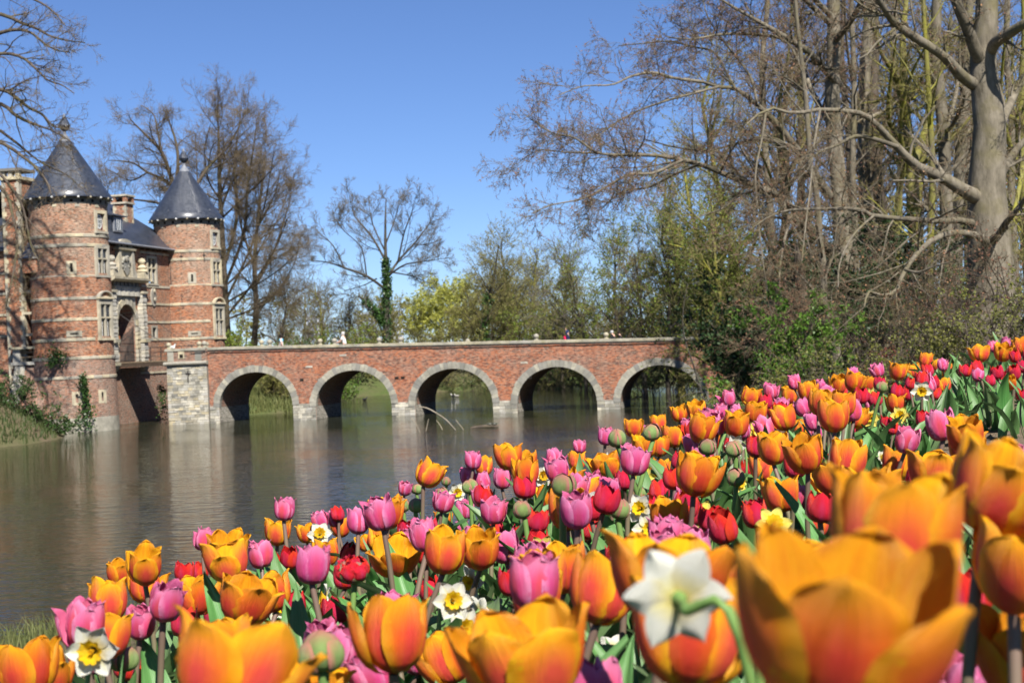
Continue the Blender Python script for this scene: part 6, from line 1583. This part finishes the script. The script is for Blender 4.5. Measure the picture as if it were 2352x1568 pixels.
# flowers followed one by one in the photograph: frame x, y of the cup's middle, width in frame units
OB_ = 'orange'; OO = 'orange_open'
HAND = [
 (OB_,60,1535,140),(OO,540,1540,300),(OO,1205,1510,292),(OO,1945,1440,520),(OB_,2050,1240,315),(OB_,2295,1120,235),(OB_,2345,1290,240),(OB_,2350,1500,230),(OO,1540,1325,272),(OB_,1585,1455,250),
 (OB_,1383,1358,160),(OB_,1020,1512,130),(OB_,250,1380,106),(OB_,275,1315,60),(OB_,334,1300,92),(OB_,332,1345,84),(OB_,450,1368,92),(OO,521,1290,122),(OO,565,1380,142),(OB_,622,1362,92),(OB_,638,1222,64),
 (OO,910,1278,113),(OB_,1022,1267,108),(OB_,1100,1262,96),(OB_,935,1332,66),(OB_,750,1268,70),(OB_,782,1210,50),(OB_,705,1225,46),(OB_,988,1088,68),(OB_,1167,1048,66),(OB_,1112,1070,48),(OB_,1205,1085,70),
 (OB_,1213,1055,42),(OB_,1325,1060,46),(OO,1392,1070,78),(OB_,1455,982,46),(OB_,1480,1025,60),(OB_,1512,972,40),(OB_,1600,944,48),(OB_,1614,985,70),(OB_,1547,1002,54),(OB_,1602,1092,102),(OB_,1775,1030,80),
 (OB_,1793,1133,90),(OO,1910,1098,102),(OB_,1946,1056,96),(OB_,1914,955,80),(OB_,1757,1075,68),(OB_,1725,912,48),(OB_,1812,908,44),(OB_,1856,899,48),(OB_,1925,884,46),(OB_,1962,876,50),(OB_,1990,880,40),(OB_,1800,960,62),
 (OB_,1692,975,64),(OB_,1735,950,54),(OB_,2063,1065,80),(OO,2150,1085,130),(OB_,2058,926,48),(OB_,2062,852,44),(OB_,2126,827,36),(OO,2250,813,50),(OB_,2303,810,44),(OB_,2345,796,40),(OB_,2098,852,34),(OB_,2152,840,32),
 (OB_,2172,850,34),(OO,2215,886,40),(OB_,2320,880,34),(OB_,2168,885,36),(OB_,870,1240,52),(OB_,840,1245,44),(OB_,1255,1140,62),(OB_,1515,1075,50),(OB_,1725,1232,48),(OB_,1870,1205,64),(OB_,700,1350,40),(OB_,1020,1190,40),(OB_,1640,1010,52),(OB_,1560,950,40),(OB_,1840,985,50),(OB_,1780,985,46),
 ('pink',192,1432,98),('pink',382,1382,84),('pink',470,1238,46),('pink',601,1272,56),('pink',655,1168,50),('pink',718,1297,80),('pink',823,1196,54),('pink',872,1180,70),('pink',1228,1335,116),('pink',1327,1172,76),('pink',1132,1172,56),
 ('pink',1086,1057,38),('pink',1075,1093,38),('pink',1108,1106,38),('pink',1153,1099,44),('pink',930,1122,30),('pink',1331,1025,28),('pink',1272,1050,36),('pink',1280,1078,54),('pink',1458,1058,60),('pink',1393,1002,38),
 ('pink',1655,947,36),('pink',1673,915,34),('pink',1703,985,44),('pink',1755,982,44),('pink',1770,898,34),('pink',1842,936,36),('pink',1866,968,40),('pink',1872,995,34),('pink',1850,1140,52),('pink',1972,1096,44),('pink',955,1512,66),('pink',856,1548,104),
 ('pink',2233,948,22),('pink',1824,878,32),('pink',1886,884,24),('pink',2000,932,28),('pink',1960,858,24),('pink',2015,850,30),('pink',2165,838,26),('pink',2245,862,26),('pink',1068,1170,40),('pink',1060,1215,36),('pink',735,1195,40),('pink',770,1190,36),('pink',1440,1040,40),('pink',1690,945,30),('pink',2280,795,24),('pink',2310,788,24),('pink',2190,900,24),
 ('red',425,1312,48),('double',811,1311,80),('red',770,1402,64),('red',985,1354,58),('red',601,1440,52),('red',1391,1147,66),('red',1195,1232,50),('red',1352,1212,52),('red',1203,1120,50),('red',1660,1212,74),('red',1885,1165,70),('red',1711,1077,40),
 ('red',1955,985,36),('red',2124,962,40),('red',1978,910,36),('red',340,1555,74),('red',2222,1365,120),('red',460,1312,40),('red',775,1180,34),('red',695,1452,30),('red',2010,916,36),('red',2060,898,34),('red',2085,905,30),('red',2150,905,28),('red',2196,912,24),('red',2215,850,30),('red',2245,845,30),('red',2290,855,32),('red',2330,855,34),('red',2345,905,28),('red',2275,875,26),('red',2035,968,28),('red',2050,985,26),('red',1935,900,28),('red',780,1555,60),
 ('bud',1295,1113,60),('bud',1078,1117,36),('bud',1199,1170,46),('bud',1497,993,42),('bud',1418,1007,44),('bud',1425,1170,52),('bud',1463,1132,42),('bud',1625,1026,42),('bud',1685,1031,42),('bud',1690,1096,44),('bud',740,1497,102),('bud',631,1293,36),('bud',672,1318,42),('bud',926,1160,34),('bud',956,1160,38),('bud',958,1123,26),('bud',1025,1105,24),('bud',690,1345,34),
 ('white',215,1492,132,1.98),('white',735,1226,60),('white',1085,1336,84),('white',1560,1375,255,.98),('yellow',1776,1206,92),('white',2117,898,52),('yellow',2000,960,48),('yellow',2068,954,48),('white',1050,1130,46),('white',1652,1100,60),('white',2024,1050,36),('white',750,1375,74),('white',1410,1492,82),('white',1100,1402,74),('white',165,1552,56),('white',1272,1225,28),('white',1385,1055,40),('white',2120,935,26),('white',1700,1075,40)]
WID = {'orange': .086, 'orange_open': .106, 'pink': .061, 'red': .059, 'bud': .049, 'double': .066, 'white': .078, 'yellow': .074}
hand_px = []
for kind, x, y, w, *dp in HAND:
    wm = WID[kind]; d = wm*FPX/w; fx = dp[0]/d if dp else None
    lo, hi = (.22, .60)
    best = None
    for k in np.linspace(0, .6, 61):
        for sg in (1, -1):
            f = math.exp(sg*k); p = P(x, y, d*f); g = gz(p[0], p[1]); h = p[2] - g
            if lo <= h <= hi: best = (f, p, g); break
        if best: break
    if best is None:
        p = P(x, y, d); best = (1.0, p, min(gz(p[0], p[1]), p[2] - .2))
    if fx: p = P(x, y, d*fx); best = (fx, p, min(gz(p[0], p[1]), p[2] - .25))
    f, p, g = best
    face = None
    if kind in ('white', 'yellow'):
        face = {(1560, 1375): (-.10, 1, .12), (1410, 1492): (-.3, .8, -.3), (215, 1492): (-.10, -1, -.05), (1085, 1336): (-.75, -.6, .0), (1776, 1206): (.1, -.75, .55), (735, 1226): (.05, -.9, .4), (750, 1375): (-.9, -.2, .2), (1100, 1402): (.6, .5, .2)}.get((x, y))
    fl = flower(kind, p, g, f, face=face, seen=.04 if (x, y) == (1560, 1375) else None)
    hand_px.append((x, y, w*.5, p[1]))
N_HAND = len(FLOWERS)
# the rest of the bed, between them
HP = np.array(hand_px); spots = np.array([(f[2][0], f[2][1]) for f in FLOWERS])
tries = 0
_cr = np.random.default_rng(15); _cy = np.where(_cr.random(40000) < .45, 1/_cr.uniform(1/10.8, 1/1.3, 40000), 2.2 + 8.8*_cr.random(40000)**.75); _cx = _cr.uniform(-1.2, 5.2, 40000); _k = seg_dist(_cx, _cy, BED) > .04
CAND = np.c_[_cx[_k], _cy[_k], ground_z(_cx[_k], _cy[_k])]
LIMIT = 430
ENVX, ENVY = np.array([(0, 1500), (150, 1400), (280, 1300), (470, 1240), (650, 1170), (800, 1165), (960, 1085), (1160, 1045), (1330, 1035), (1450, 985), (1600, 950), (1670, 915), (1770, 895), (1900, 882), (2060, 852), (2130, 832), (2250, 812), (2352, 788), (2450, 770)]).T
while len(FLOWERS) < LIMIT and tries < len(CAND):
    tries += 1
    # spread evenly over the picture of the bed: depth by inverse square
    X, Y, g = CAND[tries - 1]
    if ((spots - (X, Y))**2).sum(1).min() < (.075 if Y < 5 else .085)**2: continue
    kind = FR.choices(('orange', 'red', 'pink', 'bud', 'white', 'yellow'), (.34, .28, .27, .03, .05, .03) if Y < 6 else (.32, .32, .28, .02, .04, .02))[0]
    h = {'orange': .40, 'red': .31, 'pink': .36, 'bud': .38, 'white': .33, 'yellow': .30}[kind] + FR.gauss(0, .03)
    p = np.array((X, Y, g + h)); q = proj(p)
    if not (-60 < q[0] < 2410 and 700 < q[1] < 1600) or q[1] - .035*FPX/Y < np.interp(q[0], ENVX, ENVY): continue
    dd = np.hypot(HP[:, 0] - q[0], HP[:, 1] - q[1])
    if (dd < HP[:, 2]*.85 + .018*FPX/Y)[HP[:, 3] > Y - .2].any(): continue          # keep what stands behind in view
    if FR.random() < np.interp(Y, [0, 2.2, 3.4, 4.5], [.95, .9, .68, .1]): continue
    flower(kind, p, g, FR.uniform(.85, 1.05)); spots = np.vstack((spots, (X, Y)))
print('flowers', len(FLOWERS), N_HAND, 'tries', tries)

# leaves that fill the bed between the stems: nobody could count them
RL = np.random.default_rng(77)
V_, Q_, U_ = [], [], []; o_ = 0
lm = []
for me in [leaf_mesh(1, .33, .036, .75, .5, 3, 7), leaf_mesh(2, .30, .042, 1.25, .4, 3, 7), leaf_mesh(3, .36, .032, .5, .7, 3, 7), leaf_mesh(4, .27, .046, 1.7, .35, 3, 7), leaf_mesh(5, .34, .030, 1.0, .8, 3, 7), leaf_mesh(11, .34, .010, .5, .3, 3, 6)]:
    v = np.empty(len(me.vertices)*3); me.vertices.foreach_get('co', v); q = np.array([p.vertices[:] for p in me.polygons]); uvs = np.empty(len(me.loops)*2); me.uv_layers[0].data.foreach_get('uv', uvs)
    lm.append((v.reshape(-1, 3), q, uvs.reshape(-1, 2)))
CX = RL.uniform(-1.2, 5.3, 40000); CY = np.where(RL.random(40000) < .6, 1/RL.uniform(1/11.0, 1/.8, 40000), RL.uniform(.8, 11, 40000))
k_ = seg_dist(CX, CY, BED) > 0; CX, CY = CX[k_][:2600], CY[k_][:2600]; CZ = ground_z(CX, CY)
for X, Y, Z in zip(CX, CY, CZ):
    v, q, uvs = lm[RL.integers(0, len(lm))]; s = RL.uniform(.65, 1.1)*(1 if Y < 5.5 else .72); a = RL.uniform(0, 6.28); tl = RL.normal(0, .18)
    w = v*s; w = np.c_[w[:, 0]*math.cos(tl) + w[:, 2]*math.sin(tl), w[:, 1], -w[:, 0]*math.sin(tl) + w[:, 2]*math.cos(tl)]
    w = np.c_[w[:, 0]*math.cos(a) - w[:, 1]*math.sin(a), w[:, 0]*math.sin(a) + w[:, 1]*math.cos(a), w[:, 2]] + (X, Y, Z)
    V_.append(w); Q_.append(q + o_); U_.append(uvs); o_ += len(w)
o = link('bed_foliage', np_mesh('bed_foliage', np.concatenate(V_), np.concatenate(Q_), M_tleaf, True, np.concatenate(U_)))
tag(o, 'mass of blue-green tulip leaves filling the flower bed', 'foliage', kind='stuff')
# ------------------------------------------------------------------ people on the bridge
M_skin = simple('skin', (0.50, 0.30, 0.22), .6, .3, .08)
def cloth(name, c): return simple(name, c, .85, .15, .18, 12)
def skinned(name, verts, edges, mat, parent, sub=2, root=0):
    me = bpy.data.meshes.new(name); me.from_pydata([v[:3] for v in verts], edges, [])
    o = link(name, me, parent); m = o.modifiers.new('skin', 'SKIN'); m.use_smooth_shade = True
    for i, v in enumerate(verts):
        r = v[3] if isinstance(v[3], tuple) else (v[3], v[3]); me.skin_vertices[0].data[i].radius = r
        me.skin_vertices[0].data[i].use_root = (i == root)
    s = o.modifiers.new('sub', 'SUBSURF'); s.levels = s.render_levels = sub
    me.materials.append(mat); return o
def person(label, t, y, h, rz, shirt, trousers, hair, hair_len=.0, arm='rest', lean=0.0, hat=None, sleeve=.5, extra=None, stride=.18):
    k = h/1.72; z0 = ztop(t) - .95
    root = empty('person', bworld(t, y, z0), BA + rz); tag(root, label, 'person', 'people on the bridge'); root.scale = (k, k, k)
    L = lambda z: lean*max(0, z - .9)
    # joints: +x is forward
    sh, hp = .19, .09
    V = [(0, 0, .95, .135), (L(1.15), 0, 1.15, .12), (L(1.36), 0, 1.36, .13), (L(1.46), 0, 1.47, .055), (L(1.56) + .015, 0, 1.57, .085), (L(1.66) + .02, 0, 1.66, .088), (L(1.6) + .11, 0, 1.585, .018)]
    E = [(0, 1), (1, 2), (2, 3), (3, 4), (4, 5), (4, 6)]
    sx = {1: stride, -1: -stride}
    for s in (1, -1):
        b = len(V)
        V += [(0, s*hp, .88, .085), (sx[s]*.5, s*.1, .50, .058), (sx[s] - .03, s*.1, .09, .04), (sx[s] + .12, s*.1, .04, .035)]; E += [(0, b), (b, b+1), (b+1, b+2), (b+2, b+3)]
    arms = {'rest': lambda s: [(.02, s*.27, 1.14, .04), (.12, s*.24, .92, .032)], 'fold': lambda s: [(.03, s*.27, 1.15, .04), (.24, s*.10, 1.14, .033)],
            'reach': lambda s: [(.16, s*.25, 1.18, .04), (.42, s*.2, 1.08, .03)], 'raise': lambda s: [(-.08, s*.26, 1.52, .04), (-.10, s*.24, 1.78, .03)] if s < 0 else [(.02, s*.27, 1.14, .04), (.12, s*.24, .92, .032)]}[arm]
    A = {}
    for s in (1, -1):
        b = len(V); e, w = arms(s); e = (e[0] + L(1.3), *e[1:]); w = (w[0] + L(1.3), *w[1:])
        V += [(L(1.4), s*sh, 1.40, .055), e, w]; E += [(2, b), (b, b+1), (b+1, b+2)]
        d = np.array(w[:3]) - np.array(e[:3]); d /= np.linalg.norm(d); p = np.array(w[:3]) + d*.07
        V.append((*p, .03)); E.append((b+2, b+3)); hb = len(V) - 1
        for f in range(5):                                     # fingers and thumb
            side = np.array((0, (f - 1.5)*.018, 0)) if f < 4 else np.array((.02, -.03*s, 0)); ln = (.07, .08, .075, .06, .045)[f]
            V.append((*(p + side + d*(ln if f < 4 else .0)), .009)); E.append((hb, len(V) - 1))
        A[s] = (e, w)
    skinned('body', V, E, M_skin, root)
    S = [(0, 0, .93, .15), (L(1.15), 0, 1.15, .14), (L(1.36), 0, 1.37, .145), (L(1.45), 0, 1.445, .075)]; SE = [(0, 1), (1, 2), (2, 3)]
    for s in (1, -1):
        e, w = A[s]; b = len(S); el = np.array(e[:3]); sp_ = np.array((L(1.4), s*sh, 1.40)); wr = np.array(w[:3])
        S += [(*sp_, .072)]; SE += [(2, b)]
        if sleeve <= .5: S += [(*(sp_ + (el - sp_)*.75), .062)]; SE += [(b, b+1)]
        else: S += [(*el, .058), (*(el + (wr - el)*.9), .046)]; SE += [(b, b+1), (b+1, b+2)]
    skinned('shirt', S, SE, shirt, root, root=1)
    T = [(0, 0, .98, .145)]; TE = []
    for s in (1, -1):
        b = len(T); T += [(0, s*hp, .86, .1), (sx[s]*.5, s*.1, .50, .075), (sx[s] - .03, s*.1, .12, .062)]; TE += [(0, b), (b, b+1), (b+1, b+2)]
    skinned('trousers', T, TE, trousers, root)
    hx = L(1.66)
    cap = MB().lathe([(.10, -.10 - hair_len), (.118, -.04), (.118, .02), (.10, .075), (.06, .11), (0, .122)], 14)
    o = cap.build('hat' if hat else 'hair', hat or hair, root, smooth=True, weld=True, loc=(hx - .012, 0, 1.655), scale=(1.0, .95, 1)); o.rotation_euler = (0, -.35 if not hat else -.12, 0)
    for s in (1, -1): MB().lathe([(0, -.03), (.014, -.01), (.012, .02), (0, .03)], 8).build('ear', M_skin, root, loc=(hx + .01, s*.088, 1.6))
    for s in (1, -1): MB().lathe([(0, -.008), (.009, 0), (0, .008)], 6).build('eye', M_dark, root, loc=(hx + .092, s*.032, 1.625))
    MB().box(-.004, .004, -.025, .025, -.005, .005).build('mouth', M_redwood, root, loc=(hx + .098, 0, 1.545))
    if extra: extra(root)
    return root
M_hairdark, M_hairgrey = cloth('dark_hair', (0.02, 0.015, 0.012)), cloth('grey_hair', (0.42, 0.41, 0.40))
M_white_cl, M_navy, M_jean, M_black_cl, M_cyan, M_redc = cloth('white_cotton', (.75, .75, .73)), cloth('navy_jacket', (.02, .03, .08)), cloth('jeans', (.06, .09, .16)), cloth('black_jacket', (.02, .02, .022)), cloth('cyan_cotton', (.06, .42, .62)), cloth('red_nylon', (.55, .02, .08))
def yoke(root): MB().lathe([(.15, 1.30), (.165, 1.36), (.13, 1.44), (.08, 1.47)], 16).build('blue_yoke', M_cyan, root, smooth=True, weld=True, scale=(.95, 1.25, 1))
def backpack(root): MB().lathe([(0, 1.0), (.13, 1.02), (.15, 1.15), (.13, 1.32), (.06, 1.38), (0, 1.39)], 12).build('backpack', M_redc, root, smooth=True, weld=True, loc=(-.2, 0, 0), scale=(.75, 1.05, 1))
person('woman with curly black hair in white and blue top walking over the bridge', bt(614, 790), 2.6, 1.66, .3, M_white_cl, M_jean, M_hairdark, .05, 'rest', extra=yoke)
person('grey-haired man in white shirt with his arm stretched forward on the bridge', bt(767, 785), 2.2, 1.74, math.pi, M_white_cl, M_jean, M_hairgrey, 0, 'reach', .12)
person('child in navy cap and jacket with red backpack raising one arm', bt(1291, 778), 2.2, 1.52, .1, M_navy, M_jean, M_hairdark, 0, 'raise', sleeve=.9, hat=M_navy, extra=backpack)
person('white-haired walker in dark jacket stooping near the bridge end', bt(1403, 775), 2.0, 1.44, math.pi - .4, M_black_cl, M_black_cl, M_hairgrey, 0, 'fold', .35, sleeve=.9)
person('dark-haired walker in dark jacket close behind the white-haired one', bt(1417, 775), 2.4, 1.40, math.pi + .2, M_black_cl, M_jean, M_hairdark, 0, 'fold', .3, sleeve=.9)

# ------------------------------------------------------------------ things in the water
lp = atz(1112, 982, 0.0)
lg = empty('floating_log', (lp[0], lp[1], 0)); tag(lg, 'dark half-sunk log with two turtles on it in the moat', 'log')
a = np.array([(-.72, 0, .0, .05), (-.5, .02, .03, .08), (-.1, 0, .06, .10), (.3, -.02, .07, .10), (.62, 0, .05, .09), (.75, .01, .01, .05)]); q, r = resample(a, 12)
link('log', np_mesh('log', *tubes(q[None], r[None], 10), M_darkbark), lg)
link('snag', np_mesh('snag', *tubes(np.array([[(-.45, 0, .06), (-.5, .03, .14), (-.56, .03, .18)]]), np.array([[.03, .022, .012]]), 6), M_darkbark), lg)
M_turtle = simple('turtle_shell', (0.05, 0.05, 0.035), .4, .4)
for x, lb, rz in ((.28, 'turtle basking on the log, nearer its middle', 2.9), (.55, 'turtle basking on the end of the log', .3)):
    e = empty('turtle', (lp[0] + x, lp[1], .15), rz); tag(e, lb, 'turtle')
    MB().lathe([(.15, .0), (.155, .03), (.13, .08), (.07, .115), (0, .125)], 14).build('shell', M_turtle, e, smooth=True, weld=True, scale=(1.1, .85, .9))
    skinned('body', [(0, 0, .01, .07), (.12, 0, .03, .03), (.19, 0, .07, .024), (.23, 0, .075, .016), (.08, .12, -.01, .024), (.08, -.12, -.01, .024), (-.09, .11, -.01, .022), (-.09, -.11, -.01, .022), (-.19, 0, 0, .008)], [(0, 1), (1, 2), (2, 3), (0, 4), (0, 5), (0, 6), (0, 7), (0, 8)], M_turtle, e, 1)
M_deadwood = bark('bleached_wood', (0.20, 0.17, 0.13), (0.38, 0.33, 0.26))
for lb, pl in (('long bleached branch arching out of the water before the third pier', [(963, 934, 3), (981, 937, 3.4), (1005, 950, 3.4), (1025, 964, 3.2), (1040, 980, 3), (1046, 987, 3)]), ('straight thin stick leaning out of the water left of the arching branch', [(943, 959, 1.8), (955, 972, 2), (962, 987, 2), (965, 993, 2)]),
               ('short stick under the middle of the arching branch', [(1002, 965, 1.4), (1008, 972, 1.8), (1013, 980, 2), (1016, 986, 2)]), ('short thick stick right of the arching branch', [(1047, 964, 2.4), (1053, 972, 2.2), (1060, 980, 2.2), (1064, 987, 2)]),
               ('small forked twig standing in the water', [(985, 962, 1), (982, 972, 1.4), (980, 983, 1.6), (978, 990, 1.6)]), ('twig lying flat on the water at the foot of the thin stick', [(918, 989, 1.2), (930, 986, 1.6), (945, 986, 1.6), (958, 988, 1.4)])):
    s = px_limb(pl, 77.5); b = s[-1][:3].copy(); e = empty('water_branch', tuple(b)); tag(e, lb, 'branch', 'dead branches in the moat')
    q, r = resample(np.c_[s[:, :3] - b, s[:, 3]], 16); link('branch', np_mesh('branch', *tubes(q[None], r[None], 6), M_deadwood), e)
    c = spawn(RS, q[None], r[None], 1.2, 2, .15, .8, (45, 10), .12, (.15, .6), .5, 5, .15, .05, .006); link('twig', np_mesh('twig', *tubes(c[0][:1], c[1][:1], 5), M_deadwood), e)
def bird(name, label, p, rz, s, cb, ch, cat='bird'):
    e = empty(name, tuple(p), rz); tag(e, label, cat); e.scale = (s, s, s)
    skinned('body', [(-.20, 0, .10, .02), (-.12, 0, .08, .07), (0, 0, .07, .10), (.10, 0, .09, .08), (.16, 0, .19, .04), (.18, 0, .25, .045), (.25, 0, .24, .015)], [(0, 1), (1, 2), (2, 3), (3, 4), (4, 5), (5, 6)], cb, e, 1, 2)
    for sd in (1, -1): MB().lathe([(0, -.02), (.13, -.01), (.12, .015), (0, .025)], 10).build('wing', ch, e, loc=(-.04, sd*.085, .11), rot=(sd*1.35, 0, 0), scale=(1.2, .5, 1))
M_coot, M_duck, M_dove = simple('black_feather', (.02, .02, .022)), simple('pale_feather', (.42, .40, .36)), simple('white_feather', (.75, .75, .74))
p = atz(838, 919, 0); bird('coot', 'small black coot swimming beyond the second arch', p, .4, 1.1, M_coot, M_coot)
p = atz(1041, 911, 0); bird('duck', 'pale duck swimming ahead beyond the third arch', p, 2.9, 1.1, M_duck, M_coot); p = atz(1049, 911, 0); bird('duck', 'pale duck swimming behind its mate beyond the third arch', p, 2.9, 1.0, M_duck, M_duck)
p = bworld(tA0 + .35, .05, ztop(tA1)); bird('dove', 'white dove resting on the corner of the bridge parapet', p, -.5, 1.15, M_dove, M_dove)

# ------------------------------------------------------------------ distant flats beyond the trees
def flats(label, x0, x1, ytop, d, wallm, floors, bays):
    a, b = P(x0, 780, d), P(x1, 780, d); w = b[0] - a[0]; h = P((x0+x1)/2, ytop, d)[2] - 1.5
    e = empty('apartment_block', (a[0], a[1], 1.5)); tag(e, label, 'building', 'distant apartment blocks')
    MB().box(0, w, 0, w, 0, h).build('wall', wallm, e); MB().box(-.3, w + .3, -.3, w + .3, h, h + .7).build('roof', M_conc, e)
    fh, bw = h/floors, w/bays
    wm = MB().box(.18*bw, .82*bw, -.06, .05, .3*fh, .82*fh).mesh('window', M_farglass); sm = MB().box(.1*bw, .9*bw, -.5, .0, .12*fh, .26*fh).mesh('balcony', M_conc)
    for i in range(floors):
        for j in range(bays): link('window', wm, e, (j*bw, 0, i*fh)); 
        if i % 1 == 0: link('balcony', sm, e, (0, 0, i*fh), (0, 0, 0), (bays, 1, 1))
M_conc, M_whitewall = simple('hazed_concrete', (.30, .34, .40)), simple('hazed_render', (.48, .50, .52))  # wall colours greyed and blued: distance haze is mixed into the paint
M_farglass = simple('hazed_window', (.20, .25, .32), .4)  # panes lightened towards the same painted haze
flats('blue-grey apartment block just left of the poplar trunk', 822, 862, 722, 640, M_conc, 7, 4)
flats('narrow white apartment tower just right of the poplar trunk', 897, 926, 716, 620, M_whitewall, 8, 3)
flats('pale block half hidden by bushes beside the woman in blue', 705, 742, 728, 660, M_whitewall, 6, 4)

# ------------------------------------------------------------------ grass
def blades(name, label, X, Y, h, mat, rng, w=.006, z=None):
    n = len(X); Z = ground_z(X, Y) if z is None else z; a = rng.uniform(0, 6.28, n); hh = h*rng.uniform(.5, 1.2, n); lx, ly = rng.normal(0, .3, n)*hh, rng.normal(0, .3, n)*hh
    c, s = np.cos(a)*w, np.sin(a)*w
    V = np.stack((np.c_[X - c, Y - s, Z - .02], np.c_[X + c, Y + s, Z - .02], np.c_[X + c*.6 + lx*.4, Y + s*.6 + ly*.4, Z + hh*.6], np.c_[X + lx, Y + ly, Z + hh], np.c_[X - c*.6 + lx*.4, Y - s*.6 + ly*.4, Z + hh*.6]), 1).reshape(-1, 3)
    i = np.arange(n)[:, None]*5; Q = np.concatenate((i + [0, 1, 2, 4], i + [4, 2, 3, 3]), 0)
    me = bpy.data.meshes.new(name); me.from_pydata(V.tolist(), [], [(q[0], q[1], q[2], q[3]) if q[2] != q[3] and q[3] != q[2] else (q[0], q[1], q[2]) for q in Q.tolist()]); me.materials.append(mat)
    tag(link(name, me), label, 'grass', kind='stuff')
RGs = np.random.default_rng(8)
M_grass = leafmat('lawn_blade', (0.06, 0.13, 0.02), (0.13, 0.22, 0.04), .3, .5, 4); M_sedge = leafmat('sedge_blade', (0.07, 0.10, 0.03), (0.19, 0.19, 0.07), .25, .6, 2)
n = 9000; X, Y = RGs.uniform(.95, 3.2, n), RGs.uniform(2.6, 6.6, n); sd_ = seg_dist(X, Y, BED); k = (sd_ < -.12)
blades('lawn_grass', 'short mown green grass beside the flower bed', X[k], Y[k], .045, M_grass, RGs, .003)
t_ = RGs.uniform(0, 1, 5200); ex = np.interp(t_, [0, .35, .6, 1], [-16, -9.5, -7.0, -2.5]); ey = np.interp(t_, [0, .35, .6, 1], [16.6, 20.5, 23, 30]); X = ex + RGs.normal(0, .5, 5200) + .5; Y = ey + RGs.normal(0, .45, 5200) - .5
blades('shore_sedge', 'tufts of green sedge along the near water edge', X, Y, .42, M_sedge, RGs, .010)
n = 5000; X = RGs.uniform(-5, 1, n); Y = RGs.uniform(4, 22, n); k = (seg_dist(X, Y, UPPER) < -.2) & (seg_dist(X, Y, NEAR) > 0)
blades('bank_grass', 'rough grass on the slope between flower bed and water', X[k], Y[k], .16, M_sedge, RGs, .008)
M_bankg = leafmat('bank_blade', (0.03, 0.055, 0.014), (0.085, 0.10, 0.035), .2, .6, 1)
n = 4200; X = RGs.uniform(-34, -25.5, n); Y = RGs.uniform(77, 95, n); k = seg_dist(X, Y, BANK) > .1
blades('castle_bank_grass', 'rough green growth on the bank below the castle', X[k], Y[k], .4, M_bankg, RGs, .04)
n = 6000; X = RGs.uniform(-20, -14, n); Y = RGs.uniform(110, 128, n); k = seg_dist(X, Y, FAR) > .1
blades('far_bank_grass', 'pale rough grass on the bank seen through the first arch', X[k], Y[k], .7, M_sedge, RGs, .05)

# ------------------------------------------------------------------ labels of the single flowers: by colour, column of the view and order from the top
ORD = 'topmost second third fourth fifth sixth seventh eighth ninth tenth eleventh twelfth thirteenth fourteenth fifteenth sixteenth seventeenth eighteenth nineteenth twentieth'.split()
COLS = [(330, 'near castle tower'), (500, 'far castle tower'), (700, 'first bridge arch'), (920, 'second bridge arch'), (1040, 'left half of third arch'), (1155, 'right half of third arch'), (1277, 'left half of fourth arch'), (1395, 'right half of fourth arch'),
        (1520, 'left half of last arch'), (1650, 'right half of last arch'), (1760, 'dark evergreens'), (1890, 'broken trunk'), (2000, 'sweeping beech'), (2110, 'mossy forked tree'), (2220, 'dark trunk beside the massive beech'), (9999, 'massive beech trunk')]
CN = {'orange': 'orange tulip', 'orange_open': 'orange tulip', 'pink': 'pink tulip', 'red': 'red tulip', 'bud': 'green tulip bud', 'double': 'frilled double red tulip', 'white': 'white daffodil', 'yellow': 'pale yellow daffodil'}
GRP = {'orange': 'orange tulips', 'orange_open': 'orange tulips', 'pink': 'pink tulips', 'red': 'red tulips', 'bud': 'green double tulip buds', 'double': 'red tulips', 'white': 'white daffodils', 'yellow': 'yellow daffodils'}
buck = {}
for root, kind, head, R in FLOWERS:
    q = proj(np.array(head)); col_ = next(c for lim, c in COLS if q[0] < lim); buck.setdefault((CN[kind], col_), []).append((q[1], root, kind, R/head[1]*FPX*2))
for (cn, col_), L_ in buck.items():
    L_.sort(key=lambda r: r[0])
    for i, (y_, root, kind, w_) in enumerate(L_):
        size = 'huge blurred ' if w_ > 190 else ('large ' if w_ > 95 else ('small ' if w_ < 36 else ''))
        opn = 'wide-open ' if kind == 'orange_open' else ''
        lab = f'{size}{opn}{cn}, ' + (('topmost' if i == 0 else ORD[i] + ' down') + ' of those' if len(L_) > 1 else 'the only one') + f' below the {col_}'
        tag(root, lab, 'daffodil' if 'daffodil' in cn else 'tulip', GRP[kind])
